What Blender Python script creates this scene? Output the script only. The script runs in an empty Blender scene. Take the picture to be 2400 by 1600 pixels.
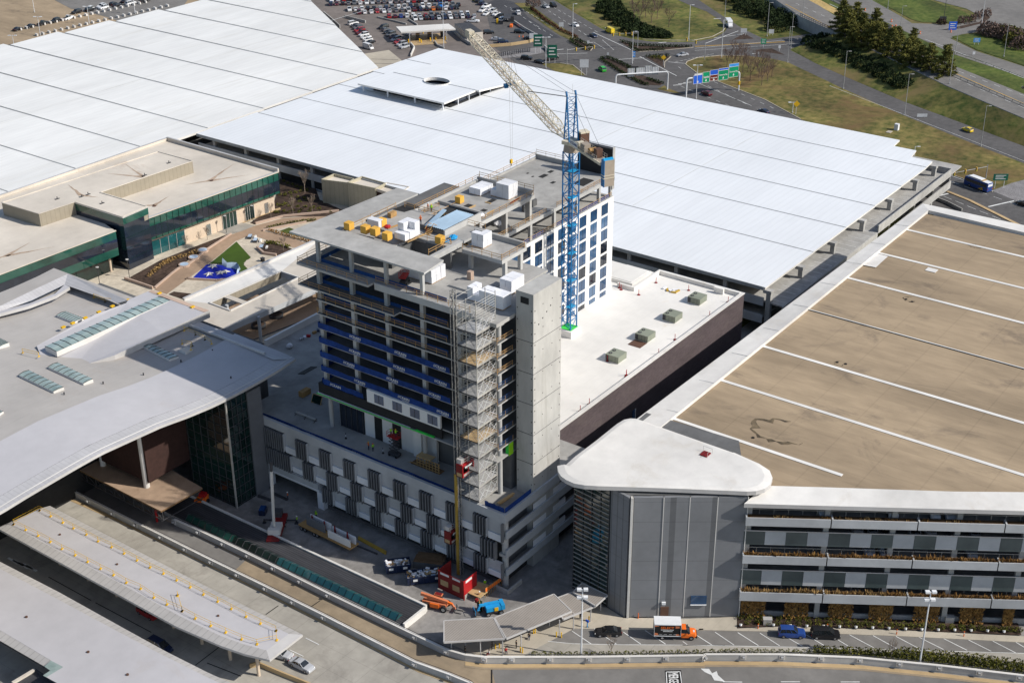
import bpy, bmesh, math, random
from mathutils import Vector, Matrix
RN = random.Random(11)
SC = bpy.context.scene
COL = SC.collection
RAD = math.radians
# ---------------------------------------------------------------- surveyed camera (z = 0 is the street, X and Y follow the building grid)
CH, PITCH, YAW, ROLL, FPX = 160.0, 0.4727887, 0.6311962, -0.0059652, 3333.333
_fw = Vector((math.cos(YAW)*math.cos(PITCH), math.sin(YAW)*math.cos(PITCH), -math.sin(PITCH)))
_r0 = Vector((math.sin(YAW), -math.cos(YAW), 0)); _u0 = _r0.cross(_fw)
_c, _s = math.cos(ROLL), math.sin(ROLL)
_rr = _c*_r0 + _s*_u0; _uu = -_s*_r0 + _c*_u0
def at(x, y, z=0.0):
    """survey: point of the photograph -> point of the plane at height z"""
    d = _fw + _rr*((x-1200)/FPX) - _uu*((y-800)/FPX)
    t = (z-CH)/d.z
    return Vector((d.x*t, d.y*t, z))
def zm(ox, oy, k):
    return lambda x, y, z=0.0: at(ox+x/k, oy+y/k, z)
def hgt(b, x, y):
    """height of a point standing over ground point b and seen at x, y"""
    d = _fw + _rr*((x-1200)/FPX) - _uu*((y-800)/FPX)
    s = (b.x*d.x+b.y*d.y)/(d.x*d.x+d.y*d.y)
    return CH + s*d.z
# survey sheets (enlarged regions of the photograph)
q = zm(1200, 0, 2.94); z16 = zm(1600, 0, 2.904); z7 = zm(700, 0, 2.904); z0 = zm(0, 0, 2.904); zc = zm(680, 0, 3.675)
w = zm(1900, 0, 4.704); t0 = zm(0, 500, 2.904); t1 = zm(0, 1060, 2.904); pl = zm(280, 480, 4.704); z9 = zm(900, 1200, 2.94)
zr = zm(1600, 1060, 2.904); z13 = zm(1300, 350, 2.119); b6 = zm(600, 850, 2.904); c6 = zm(680, 430, 5.2267); d6 = zm(650, 350, 2.904)
m1 = zm(960, 350, 7.84); m2 = zm(1180, 350, 7.84); m3 = zm(1000, 500, 7.84); ac = zm(1400, 680, 7.84); k9 = zm(960, 1330, 7.84)
k6 = zm(600, 1060, 6.533); bz = zm(2200, 330, 10.455); gz = zm(1600, 140, 15.68); k0 = zm(0, 1480, 7.84); v12 = zm(1280, 1380, 7.84)
# ---------------------------------------------------------------- materials
MATS = {}
def mat(name, col, rough=.8, var=.12, scale=.6, metal=0., col2=None, big=.08, stretch=None, spec=.3, stain=None, bump=0., emis=None):
    m = bpy.data.materials.new(name); m.use_nodes = True
    nt = m.node_tree; N = nt.nodes; L = nt.links
    b = N['Principled BSDF']
    b.inputs['Roughness'].default_value = rough; b.inputs['Metallic'].default_value = metal
    b.inputs['Specular IOR Level'].default_value = spec
    g = N.new('ShaderNodeNewGeometry'); mp = N.new('ShaderNodeMapping')
    if stretch: mp.inputs['Scale'].default_value = stretch
    L.new(g.outputs['Position'], mp.inputs['Vector'])
    n = N.new('ShaderNodeTexNoise'); n.inputs['Scale'].default_value = scale; n.inputs['Detail'].default_value = 7; n.inputs['Roughness'].default_value = .65
    L.new(mp.outputs[0], n.inputs['Vector'])
    cr = N.new('ShaderNodeValToRGB')
    c2 = col2 if col2 else [min(1, c*(1+var)) for c in col]
    c1 = [c*(1-var) for c in col]
    cr.color_ramp.elements[0].position = .32; cr.color_ramp.elements[1].position = .68
    cr.color_ramp.elements[0].color = (*c1, 1); cr.color_ramp.elements[1].color = (*c2, 1)
    L.new(n.outputs[0], cr.inputs[0]); out = cr.outputs[0]
    if big:
        n2 = N.new('ShaderNodeTexNoise'); n2.inputs['Scale'].default_value = scale*.13; n2.inputs['Detail'].default_value = 5
        L.new(mp.outputs[0], n2.inputs['Vector'])
        mr = N.new('ShaderNodeMapRange'); mr.inputs['From Min'].default_value = .35; mr.inputs['From Max'].default_value = .65
        mr.inputs['To Min'].default_value = 1-big*2; mr.inputs['To Max'].default_value = 1+big
        L.new(n2.outputs[0], mr.inputs[0])
        mx = N.new('ShaderNodeMixRGB'); mx.blend_type = 'MULTIPLY'; mx.inputs[0].default_value = 1
        L.new(out, mx.inputs[1]); L.new(mr.outputs[0], mx.inputs[2]); out = mx.outputs[0]
    if stain:   # (colour, scale, stretch, threshold, amount)
        scol, ssc, sst, sth, sam = stain
        mp2 = N.new('ShaderNodeMapping'); mp2.inputs['Scale'].default_value = sst; L.new(g.outputs['Position'], mp2.inputs['Vector'])
        n3 = N.new('ShaderNodeTexNoise'); n3.inputs['Scale'].default_value = ssc; n3.inputs['Detail'].default_value = 9; n3.inputs['Roughness'].default_value = .7
        n3.inputs['Distortion'].default_value = .6
        L.new(mp2.outputs[0], n3.inputs['Vector'])
        m3_ = N.new('ShaderNodeMapRange'); m3_.inputs['From Min'].default_value = sth; m3_.inputs['From Max'].default_value = sth+.14
        m3_.inputs['To Max'].default_value = sam
        L.new(n3.outputs[0], m3_.inputs[0])
        mx2 = N.new('ShaderNodeMixRGB'); L.new(m3_.outputs[0], mx2.inputs[0]); L.new(out, mx2.inputs[1]); mx2.inputs[2].default_value = (*scol, 1); out = mx2.outputs[0]
    L.new(out, b.inputs['Base Color'])
    if bump:
        bp = N.new('ShaderNodeBump'); bp.inputs['Strength'].default_value = bump; bp.inputs['Distance'].default_value = .05
        L.new(n.outputs[0], bp.inputs['Height']); L.new(bp.outputs[0], b.inputs['Normal'])
    MATS[name] = m
    return m
def glass(name, col, col2, scale=.12, rough=.06):
    m = mat(name, col, rough, .2, scale, 0., col2, .1, spec=.9)
    return m
def ribs(m, axis, period, depth, width=.14):
    """darker joints every `period` metres along a world axis, laid over a material's base colour"""
    nt = m.node_tree; N = nt.nodes; L = nt.links; b = N['Principled BSDF']
    src = b.inputs['Base Color'].links[0].from_socket
    g = N.new('ShaderNodeNewGeometry'); sx = N.new('ShaderNodeSeparateXYZ'); L.new(g.outputs['Position'], sx.inputs[0])
    a = N.new('ShaderNodeMath'); a.operation = 'DIVIDE'; a.inputs[1].default_value = period
    if axis == 'd':
        ad = N.new('ShaderNodeMath'); ad.operation = 'ADD'; L.new(sx.outputs[0], ad.inputs[0]); L.new(sx.outputs[1], ad.inputs[1]); L.new(ad.outputs[0], a.inputs[0])
    else: L.new(sx.outputs['xyz'.index(axis)], a.inputs[0])
    f = N.new('ShaderNodeMath'); f.operation = 'FRACT'; L.new(a.outputs[0], f.inputs[0])
    c = N.new('ShaderNodeMath'); c.operation = 'LESS_THAN'; c.inputs[1].default_value = width; L.new(f.outputs[0], c.inputs[0])
    mx = N.new('ShaderNodeMixRGB'); mx.blend_type = 'MULTIPLY'; L.new(src, mx.inputs[1]); mx.inputs[2].default_value = (1-depth*2.2,)*3+(1,)
    L.new(c.outputs[0], mx.inputs[0]); L.new(mx.outputs[0], b.inputs['Base Color'])
    return m
def ribbed(name, col, axis, period, depth=.16, rough=.6, metal=0., var=.06, scale=.5):
    return ribs(mat(name, col, rough, var, scale, metal, None, .06), axis, period, depth)
mat('asphalt', (.105,.10,.098), .9, .18, .5, stain=((.05,.05,.05), .05, (1,1,1), .56, .45))
mat('asphalt_dark', (.062,.062,.068), .9, .18, .5)
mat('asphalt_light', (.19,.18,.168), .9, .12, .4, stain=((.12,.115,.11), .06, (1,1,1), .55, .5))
mat('lot_asphalt', (.18,.155,.14), .9, .14, .3, stain=((.085,.075,.07), .05, (1,1,1), .55, .5))
mat('concrete_road', (.38,.355,.31), .9, .12, .35, stain=((.22,.2,.175), .12, (1,1,1), .53, .6))
mat('road_tan', (.30,.235,.16), .9, .14, .35, stain=((.19,.155,.115), .15, (1.5,.3,1), .52, .55))
mat('shoulder_tan', (.46,.33,.18), .9, .12, .3)
mat('sidewalk', (.47,.42,.34), .9, .08, .5)
mat('site_ground', (.27,.255,.24), .95, .22, .5, stain=((.15,.14,.13), .13, (1,1,1), .5, .75))
mat('paint_white', (.72,.72,.70), .7, .12, 1.5)
mat('paint_yellow', (.62,.36,.04), .7, .1, 1.5)
mat('paint_black', (.015,.015,.015), .8, .1, 1.5)
mat('grass', (.05,.105,.010), .95, .4, .35, 0, (.20,.175,.05), .22, stain=((.20,.145,.06), .035, (1,1,1), .50, .85))
mat('grass_dry', (.08,.11,.016), .95, .4, .3, 0, (.25,.19,.065), .2, stain=((.15,.09,.04), .03, (1,1,1), .48, .9))
mat('grass_green', (.05,.095,.008), .95, .35, .4, 0, (.12,.14,.03), .2)
mat('lawn', (.045,.085,.008), .9, .15, .3)
mat('mulch', (.035,.020,.014), 1, .4, .9, 0, (.095,.062,.045), .1)
mat('mulch_red', (.10,.045,.025), 1, .3, .8)
mat('straw', (.45,.32,.13), 1, .3, .8)
mat('gravel', (.23,.22,.22), 1, .4, 2.5)
mat('roof_white', (.755,.77,.785), .45, .025, .4, big=.025, stretch=(.25,1,1), stain=((.67,.68,.69), .09, (.15,1.2,1), .56, .5))
mat('roof_white_old', (.755,.75,.725), .6, .05, .25, big=.04, stretch=(.25,1.2,1), stain=((.63,.61,.56), .12, (.12,1.6,1), .54, .55))
mat('roof_seam_pale', (.62,.62,.60), .7, .05, 1)
mat('roof_seam_grey', (.36,.37,.37), .7, .1, 1)
mat('roof_brown', (.335,.255,.168), .95, .13, .4, big=.12, stretch=(1,.3,1), stain=((.12,.095,.075), .06, (1,.7,1), .57, .75))
mat('roof_patch', (.42,.36,.27), .9, .1, .3)
mat('puddle_stain', (.05,.04,.028), .8, .3, .6, 0, (.20,.15,.09), .2)
mat('coping_white', (.70,.675,.635), .7, .07, .3, stain=((.53,.48,.41), .1, (1,1,1), .55, .5))
mat('membrane_cream', (.62,.56,.48), .8, .06, .3, stain=((.33,.21,.13), .06, (1,.6,1), .59, .55))
mat('membrane_white', (.76,.735,.69), .7, .04, .3, stain=((.62,.5,.34), .11, (1,1,1), .61, .5))
mat('slab_dark', (.06,.06,.065), .38, .3, .5, stretch=(3,.3,1))
mat('roof_tan', (.42,.395,.37), .7, .05, .3, big=.06, stain=((.33,.27,.22), .05, (1,1,1), .58, .55))
mat('roof_rust', (.40,.30,.22), .8, .25, 1.2)
mat('roof_lilac', (.49,.475,.485), .45, .04, .3, big=.04, stain=((.40,.34,.29), .06, (1,1,1), .62, .4))
mat('metal_pale', (.60,.58,.56), .4, .05, .5, .2)
mat('concrete', (.40,.39,.37), .9, .14, .45, stain=((.26,.25,.235), .16, (1,1,1), .56, .5))
mat('concrete_deck', (.36,.35,.33), .9, .16, .35, stain=((.22,.21,.2), .13, (1,1,1), .53, .6))
mat('concrete_new', (.45,.445,.43), .9, .1, .4)
mat('concrete_dark', (.13,.13,.13), .9, .15, .4)
mat('concrete_shaft', (.43,.42,.395), .9, .12, .5, stretch=(1,1,.35), stain=((.29,.275,.24), .16, (1.6,1.6,.3), .56, .55))
mat('hole_dark', (.03,.03,.03), 1, .1, 1)  # near-black put in for the shade inside openings, recesses and interiors
mat('precast', (.46,.47,.48), .8, .07, .5)
mat('precast_light', (.74,.75,.77), .8, .05, .5)
mat('fin_grey', (.16,.165,.175), .7, .1, .5)
mat('brick_dark', (.098,.076,.08), .9, .2, .9, stretch=(1,1,2.4), stain=((.13,.105,.10), .3, (.5,.5,2), .5, .5))
mat('brick_red', (.045,.022,.018), .9, .2, 1.2)
mat('stucco_white', (.80,.78,.75), .8, .03, .3)
mat('panel_black', (.022,.022,.024), .7, .2, .5)
mat('sealant_green', (.05,.62,.08), .7, .1, 1)
mat('mesh_blue', (.008,.035,.16), .85, .2, .6, 0, (.014,.06,.27), .1)
mat('tarp_blue', (.012,.06,.20), .7, .2, .8)
mat('wood', (.42,.25,.10), .9, .15, 1.5)
mat('wood_dark', (.17,.10,.05), .9, .2, 1.5)
mat('plywood', (.52,.36,.18), .9, .1, .8)
mat('box_yellow', (.72,.40,.07), .8, .06, 1)
mat('wrap_white', (.80,.80,.82), .5, .05, .8)
mat('steel_galv', (.50,.48,.44), .5, .12, 1, .3)
mat('steel_dark', (.06,.06,.065), .6, .2, 1)
mat('crane_blue', (.012,.15,.37), .5, .14, .9)
mat('crane_lightblue', (.02,.34,.62), .5, .1, .9)
mat('crane_cream', (.60,.54,.42), .6, .12, .9)
mat('counter_tan', (.38,.32,.26), .8, .1, .6)
mat('cab_brown', (.12,.065,.045), .6, .1, 1)
mat('red', (.38,.014,.018), .5, .12, 1)
mat('red_dark', (.20,.015,.015), .6, .15, 1)
mat('orange', (.80,.16,.02), .5, .08, 1)
mat('orange_faded', (.62,.20,.09), .6, .12, 1)
mat('lift_blue', (.02,.30,.62), .5, .1, 1)
mat('yellow', (.75,.45,.02), .5, .08, 1)
mat('mast_yellow', (.48,.31,.05), .6, .1, 1)
mat('lime', (.35,.75,.02), .7, .1, 1)
mat('denim', (.03,.04,.08), .9, .1, 1)
mat('skin', (.42,.25,.17), .7, .05, 1)
mat('helmet_white', (.8,.8,.78), .4, .05, 1)
mat('black', (.012,.012,.013), .45, .1, 1)
mat('rubber', (.02,.02,.021), .9, .1, 1)
mat('rim', (.45,.45,.46), .35, .1, 1, .7)
mat('rubbish', (.35,.33,.30), .9, .6, 2.2, 0, (.7,.7,.72), 0)
mat('planter_soil', (.10,.06,.03), 1, .3, 1)
mat('dry_plant', (.17,.075,.018), 1, .4, 1.2, 0, (.36,.20,.06), 0)
mat('dry_grass_tuft', (.36,.23,.09), 1, .2, 1.2)
mat('leaf_pine', (.05,.075,.02), .95, .4, .5, 0, (.24,.22,.05), 0)
mat('leaf_dark', (.012,.026,.009), .95, .4, .5, 0, (.035,.055,.014), 0)
mat('leaf_hedge', (.06,.075,.012), .95, .35, .7, 0, (.15,.14,.02), 0)
mat('bark', (.075,.055,.042), 1, .2, 1)
mat('twig', (.16,.11,.09), 1, .2, 1)
mat('twig_pale', (.30,.24,.19), 1, .2, 1)
mat('unit_olive', (.25,.27,.21), .6, .06, .8)
mat('deck_metal', (.42,.56,.68), .4, .06, .8, .3)
mat('pole_white', (.72,.73,.74), .45, .05, 1)
mat('pole_grey', (.36,.36,.36), .5, .08, 1)
mat('sign_green', (.0,.27,.12), .5, .05, 1)
mat('sign_green_dark', (.01,.11,.07), .5, .05, 1)
mat('sign_blue', (.02,.12,.62), .5, .05, 1)
mat('sign_lightblue', (.05,.28,.70), .5, .05, 1)
mat('sign_brown', (.16,.02,.01), .5, .05, 1)
mat('sign_back', (.62,.63,.64), .5, .08, 1)
mat('paver_brown', (.36,.25,.17), .9, .1, .6)
mat('paver_cream', (.55,.48,.38), .9, .12, .7, stain=((.33,.28,.22), .6, (1,1,1), .52, .6))
mat('stone_cream', (.62,.50,.38), .9, .06, .5)
mat('paver_pink', (.50,.37,.29), .9, .06, .6)
mat('play_blue', (.008,.02,.34), .8, .08, .6)
mat('ice_blue', (.40,.50,.62), .6, .12, .6)
mat('deck_brown', (.38,.27,.19), .9, .12, .5, stain=((.22,.14,.09), .2, (1,1,1), .55, .5))
glass('glass_dark', (.008,.012,.022), (.02,.03,.05))
glass('glass_green', (.008,.06,.045), (.03,.13,.10), .1)
glass('glass_green_deep', (.004,.012,.012), (.012,.05,.042), .06)
glass('glass_blue', (.018,.055,.13), (.045,.11,.22), .15)
glass('glass_sky', (.26,.36,.34), (.44,.53,.50), .3, .12)
glass('glass_blind', (.06,.13,.25), (.10,.19,.33), .4)
glass('glass_teal', (.01,.065,.075), (.02,.13,.14), .2)
glass('glass_panel', (.045,.07,.075), (.09,.12,.12), .12, .3)
glass('car_glass', (.012,.016,.02), (.03,.035,.04), .5)
ribbed('rib_metal', (.34,.305,.27), 'y', .42, .22)
ribbed('rib_canopy', (.44,.42,.40), 'y', 1.3, .09)
ribbed('panel_gun', (.21,.215,.225), 'd', 1.55, .16, .45)
ribbed('siding_tan', (.32,.28,.215), 'x', 1.4, .07)
ribbed('siding_beige', (.42,.38,.28), 'y', 1.4, .07)
ribbed('metal_seam', (.47,.46,.465), 'x', .9, .06, .45)
ribbed('wood_slat', (.36,.215,.08), 'z', .35, .3)
ribbed('steel_ribs', (.40,.38,.35), 'y', .5, .2)
ribs(MATS['slab_dark'], 'x', .45, .2, .3); ribs(MATS['panel_gun'], 'z', 4.1, .1, .03); ribs(MATS['roof_brown'], 'x', 3.17, .05, .05); ribs(MATS['roof_brown'], 'y', 9.3, .04, .03); ribs(MATS['roof_white'], 'y', 1.9, .016, .3); ribs(MATS['roof_white_old'], 'y', 2.3, .02, .12)
ribs(MATS['roof_tan'], 'y', 3.0, .03, .05); ribs(MATS['membrane_cream'], 'y', 3.3, .03, .04); ribs(MATS['membrane_white'], 'y', 3.1, .02, .04); ribs(MATS['concrete_road'], 'y', 6.0, .07, .02); ribs(MATS['concrete_road'], 'x', 4.5, .07, .025); ribs(MATS['sidewalk'], 'y', 1.8, .05, .04)
CARC = {'white': (.72,.72,.72), 'black': (.012,.012,.014), 'silver': (.42,.43,.45), 'grey': (.12,.125,.135), 'red': (.32,.018,.022), 'blue': (.02,.06,.24),
        'dark blue': (.012,.022,.06), 'bright blue': (.02,.16,.50), 'maroon': (.09,.01,.018), 'orange': (.62,.17,.02), 'yellow': (.72,.52,.02), 'green': (.03,.42,.05), 'tan': (.33,.28,.2)}
for k, v in CARC.items(): mat('car_'+k.replace(' ', '_'), v, .28, .05, 2, 0, None, 0, spec=.6)
# ---------------------------------------------------------------- mesh builder
def wloc(o):
    v = Vector((0,0,0))
    while o: v += o.location; o = o.parent
    return v
class MB:
    def __init__(s): s.v = []; s.f = []; s.m = []; s.mats = []
    def mi(s, m):
        if m not in s.mats: s.mats.append(m)
        return s.mats.index(m)
    def add(s, vs, fs, m):
        o = len(s.v); k = s.mi(m); s.v += [Vector(p) for p in vs]
        for f in fs: s.f.append([i+o for i in f]); s.m.append(k)
        return s
    def poly(s, pts, m): return s.add(pts, [list(range(len(pts)))], m)
    def prism(s, pts, z0, z1, m, mtop=None, cap=True, bot=True):
        n = len(pts); a = sum(pts[i][0]*pts[(i+1) % n][1]-pts[(i+1) % n][0]*pts[i][1] for i in range(n))
        if a < 0: pts = pts[::-1]
        V = [(p[0], p[1], z0) for p in pts]+[(p[0], p[1], z1) for p in pts]
        s.add(V, [[i, (i+1) % n, n+(i+1) % n, n+i] for i in range(n)], m)
        if cap: s.add([(p[0], p[1], z1) for p in pts], [list(range(n))], mtop or m)
        if bot: s.add([(p[0], p[1], z0) for p in pts], [list(range(n))[::-1]], m)
        return s
    def box(s, x0, x1, y0, y1, z0, z1, m, mtop=None):
        x0, x1 = min(x0, x1), max(x0, x1); y0, y1 = min(y0, y1), max(y0, y1)
        return s.prism([(x0,y0),(x1,y0),(x1,y1),(x0,y1)], z0, z1, m, mtop)
    def obox(s, cx, cy, z0, sx, sy, sz, ang, m, mtop=None):
        c, n = math.cos(ang), math.sin(ang)
        P = [(cx+x*c-y*n, cy+x*n+y*c) for x, y in ((-sx/2,-sy/2),(sx/2,-sy/2),(sx/2,sy/2),(-sx/2,sy/2))]
        return s.prism(P, z0, z0+sz, m, mtop)
    def bar(s, p, q_, w_, h, m):
        p, q_ = Vector(p), Vector(q_); d = q_-p
        if d.length < 1e-6: return s
        d.normalize(); up = Vector((0,0,1)) if abs(d.z) < .95 else Vector((1,0,0))
        a = d.cross(up).normalized(); b = a.cross(d)
        V = [e+a*i*w_/2+b*j*h/2 for e in (p, q_) for i, j in ((-1,-1),(1,-1),(1,1),(-1,1))]
        return s.add(V, [[0,1,2,3],[7,6,5,4],[0,4,5,1],[1,5,6,2],[2,6,7,3],[3,7,4,0]], m)
    def tube(s, p, q_, r, m, n=8, r2=None):
        p, q_ = Vector(p), Vector(q_); d = (q_-p)
        if d.length < 1e-6: return s
        d.normalize(); up = Vector((0,0,1)) if abs(d.z) < .95 else Vector((1,0,0))
        a = d.cross(up).normalized(); b = a.cross(d); r2 = r if r2 is None else r2
        V = [e+(a*math.cos(2*math.pi*i/n)+b*math.sin(2*math.pi*i/n))*rr for e, rr in ((p, r), (q_, r2)) for i in range(n)]
        return s.add(V, [[i, (i+1) % n, n+(i+1) % n, n+i] for i in range(n)]+[list(range(n))[::-1], list(range(n, 2*n))], m)
    def sphere(s, c, rx, ry, rz, m, nu=8, nv=5):
        V = []; F = []
        for j in range(nv+1):
            t = math.pi*j/nv
            for i in range(nu):
                a = 2*math.pi*i/nu
                V.append((c[0]+rx*math.sin(t)*math.cos(a), c[1]+ry*math.sin(t)*math.sin(a), c[2]+rz*math.cos(t)))
        for j in range(nv):
            for i in range(nu): F.append([j*nu+i, (j+1)*nu+i, (j+1)*nu+(i+1) % nu, j*nu+(i+1) % nu])
        return s.add(V, F, m)
    def strip(s, A, B, m):
        return s.add(list(A)+list(B), [[i, i+1, len(A)+i+1, len(A)+i] for i in range(len(A)-1)], m)
    def text(s, txt, org, ux, uy, h, m, wid=None):
        """lettering whose baseline starts at org and runs along ux, up along uy, cap height h"""
        vs, fs, wd, hh = text_mesh(txt)
        ux, uy = Vector(ux).normalized(), Vector(uy).normalized(); k = h/hh; kx = (wid/wd) if wid else k
        return s.add([Vector(org)+ux*(v[0]*kx)+uy*(v[1]*k) for v in vs], fs, m)
    def build(s, name, parent=None, smooth=False, base=None):
        me = bpy.data.meshes.new(name)
        if parent is not None: off = wloc(parent)
        elif base is not None: off = Vector(base)
        elif s.v:
            xs = [v.x for v in s.v]; ys = [v.y for v in s.v]
            off = Vector(((min(xs)+max(xs))/2, (min(ys)+max(ys))/2, min(v.z for v in s.v)))
        else: off = Vector((0,0,0))
        me.from_pydata([v-off for v in s.v], [], s.f)
        for k in s.mats: me.materials.append(MATS[k])
        me.polygons.foreach_set('material_index', s.m)
        if smooth: me.polygons.foreach_set('use_smooth', [True]*len(s.f))
        me.update()
        o = bpy.data.objects.new(name, me); COL.objects.link(o)
        if parent is not None: o.parent = parent
        else: o.location = off
        return o
_TX = {}
def text_mesh(txt):
    if txt not in _TX:
        cu = bpy.data.curves.new('lettering', 'FONT'); cu.body = txt; cu.size = 1; cu.resolution_u = 2; cu.offset = .02
        ob = bpy.data.objects.new('lettering', cu); me = ob.to_mesh()
        vs = [tuple(v.co) for v in me.vertices]; fs = [list(p.vertices) for p in me.polygons]
        ob.to_mesh_clear(); bpy.data.objects.remove(ob); bpy.data.curves.remove(cu)
        x0 = min(v[0] for v in vs); y0 = min(v[1] for v in vs)
        vs = [(v[0]-x0, v[1]-y0) for v in vs]
        _TX[txt] = (vs, fs, max(v[0] for v in vs), max(v[1] for v in vs))
    return _TX[txt]
def tag(o, label, cat, group=None):
    o['label'] = label; o['category'] = cat
    if group: o['group'] = group
    return o
def thing(name, label, cat, loc=(0,0,0), group=None):
    o = bpy.data.objects.new(name, None); COL.objects.link(o); o.location = Vector(loc); o.empty_display_size = .5
    return tag(o, label, cat, group)
def struct(o): o['kind'] = 'structure'; return o
def copy_tree(o, parent=None):
    c = o.copy(); COL.objects.link(c); c.parent = parent
    for ch in list(o.children): copy_tree(ch, c)
    return c
def place(proto, loc, rz, label, used=[]):
    """the first placement moves the thing built, later ones copy it with its parts"""
    if proto.name in used: o = copy_tree(proto)
    else: used.append(proto.name); o = proto
    o.location = Vector(loc); o.rotation_euler = (0, 0, rz); o['label'] = label
    return o
def sheet(name, pts, z, m, label=None):
    b = MB(); n = len(pts); a = sum(pts[i][0]*pts[(i+1) % n][1]-pts[(i+1) % n][0]*pts[i][1] for i in range(n))
    if a < 0: pts = pts[::-1]
    b.poly([(p[0], p[1], z) for p in pts], m)
    return struct(b.build(name))
ORD = ['first','second','third','fourth','fifth','sixth','seventh','eighth','ninth','tenth','eleventh','twelfth','thirteenth','fourteenth','fifteenth','sixteenth','seventeenth','eighteenth','nineteenth','twentieth',
       'twenty-first','twenty-second','twenty-third','twenty-fourth','twenty-fifth','twenty-sixth','twenty-seventh','twenty-eighth','twenty-ninth','thirtieth','thirty-first','thirty-second','thirty-third','thirty-fourth','thirty-fifth','thirty-sixth']
# ================================================================ camera, sun, sky
cam = bpy.data.cameras.new('camera'); cam.lens = 50; cam.sensor_width = 36; cam.clip_start = 1; cam.clip_end = 6000
co = bpy.data.objects.new('camera', cam); COL.objects.link(co); SC.camera = co
co.matrix_world = Matrix(((_rr.x,_uu.x,-_fw.x,0),(_rr.y,_uu.y,-_fw.y,0),(_rr.z,_uu.z,-_fw.z,CH),(0,0,0,1)))
SAZ, SEL = RAD(-69), RAD(38)
sd = Vector((math.cos(SAZ)*math.cos(SEL), math.sin(SAZ)*math.cos(SEL), math.sin(SEL)))
sl = bpy.data.lights.new('sun', 'SUN'); sl.energy = 4.7; sl.angle = RAD(.53); sl.color = (1, .955, .88)
so = bpy.data.objects.new('sun', sl); COL.objects.link(so); so.rotation_euler = (-sd).to_track_quat('-Z', 'Y').to_euler(); so.location = (0, 0, 300)
wd = bpy.data.worlds.new('World'); SC.world = wd; wd.use_nodes = True
sk = wd.node_tree.nodes.new('ShaderNodeTexSky'); sk.sky_type = 'NISHITA'; sk.sun_disc = False
sk.sun_elevation = SEL; sk.sun_rotation = math.pi/2-SAZ; sk.altitude = 200; sk.dust_density = 1.2
bg = wd.node_tree.nodes['Background']; bg.inputs[1].default_value = .12
wd.node_tree.links.new(sk.outputs[0], bg.inputs[0])
SC.view_settings.view_transform = 'Standard'; SC.view_settings.look = 'None'; SC.view_settings.exposure = 0; SC.view_settings.gamma = 1
SC.render.engine = 'CYCLES'; SC.cycles.max_bounces = 5; SC.cycles.diffuse_bounces = 3; SC.cycles.glossy_bounces = 3
# ================================================================ ground
_g = MB(); _n = 60
sheet('ground', [(-1500,-1500),(3500,-1500),(3500,3500),(-1500,3500)], -.06, 'grass')
# streets round the buildings (near part)
sheet('street', [(60,-60),(330,-60),(330,142),(190,142),(190,330),(60,330)], -.03, 'site_ground')
# parking lots and roads far behind the garages
sheet('car_park', [tuple(p[:2]) for p in (zc(-2700,700),zc(-2700,-90),zc(1400,-90),zc(1800,140),zc(2150,370),zc(2420,440),zc(2600,760),zc(1000,800))], -.02, 'lot_asphalt')
def S(name, pts, z, m): return sheet(name, [(p.x, p.y) for p in pts], z, m)
S('road', [q(-260,-10),q(270,-10),q(440,95),q(600,190),q(700,240),q(830,270),q(960,288),q(1100,290),q(1250,290),q(1390,265),q(1460,225),q(1480,200),q(1440,145),q(1340,80),q(1230,40),q(1120,-10),
  q(1270,-10),q(1450,110),q(1600,205),q(1750,275),q(2050,235),q(2420,205),q(2420,330),q(2030,322),q(1915,345),q(2100,440),q(2352,542),z16(1500,690),z16(2323,992),z16(2500,1062),
  z16(2500,1900),z16(1500,1500),z16(800,1000),z16(0,760),q(560,700),q(200,560),q(-120,330),q(-170,120)], -.01, 'asphalt')
S('bus_road', [z16(1600,1050),z16(1690,1150),z16(1910,1217),z16(2110,1305),z16(2500,1480),z16(2500,1760),z16(2200,1590),z16(1800,1440),z16(1500,1350)], .0, 'asphalt')
S('exit_road', [q(-90,-10),q(30,20),q(110,120),q(235,200),q(340,262),q(200,262),q(60,170),q(-60,95),q(-170,20)], .0, 'asphalt_dark')
S('lawn_loop', [q(283,-10),q(440,85),q(610,185),q(760,247),q(900,272),q(1100,280),q(1250,280),q(1380,255),q(1455,215),q(1468,195),q(1430,145),q(1330,85),q(1220,42),q(1100,-10)], .02, 'grass')
S('lawn_verge', [z16(20,440),z16(30,420),z16(100,395),z16(250,380),z16(420,380),z16(600,400),z16(715,425),z16(1000,560),z16(1080,600),z16(1500,785),z16(2030,1000),z16(2500,1180),z16(2500,1370),z16(2110,1305),
  z16(1900,1213),z16(1690,1143),z16(1400,1050),z16(1000,900),z16(800,810),z16(560,680),z16(300,580),z16(100,500)], .02, 'grass_dry')
S('gravel_bank', [bz(1300,1225),bz(1500,1150),bz(1780,1040),bz(2200,930),bz(2500,900),bz(2500,1680),bz(2000,1520)], .03, 'gravel')
S('grass_median', [q(15,22),q(110,22),q(230,110),q(330,180),q(460,262),q(405,280),q(330,245),q(230,178),q(110,90)], .02, 'grass')
S('grass_corner', [q(200,440),q(330,436),q(420,450),q(470,490),q(505,520),q(350,520)], .02, 'grass_dry')
S('bark_island', [q(740,285),q(860,312),q(1050,322),q(1200,320),q(1250,328),q(1060,347),q(870,358),q(800,325)], .02, 'mulch')
S('bark_island', [q(920,392),q(1010,385),q(1095,392),q(1055,425),q(1048,468),q(985,432)], .02, 'mulch')
S('bark_island', [q(608,408),q(660,400),q(760,440),q(830,480),q(900,520),q(1040,575),q(1020,590),q(900,585),q(780,520)], .02, 'mulch')
S('bark_island', [q(1050,590),q(1075,610),q(1180,650),q(1130,645),q(1000,615)], .02, 'grass_dry')
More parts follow.
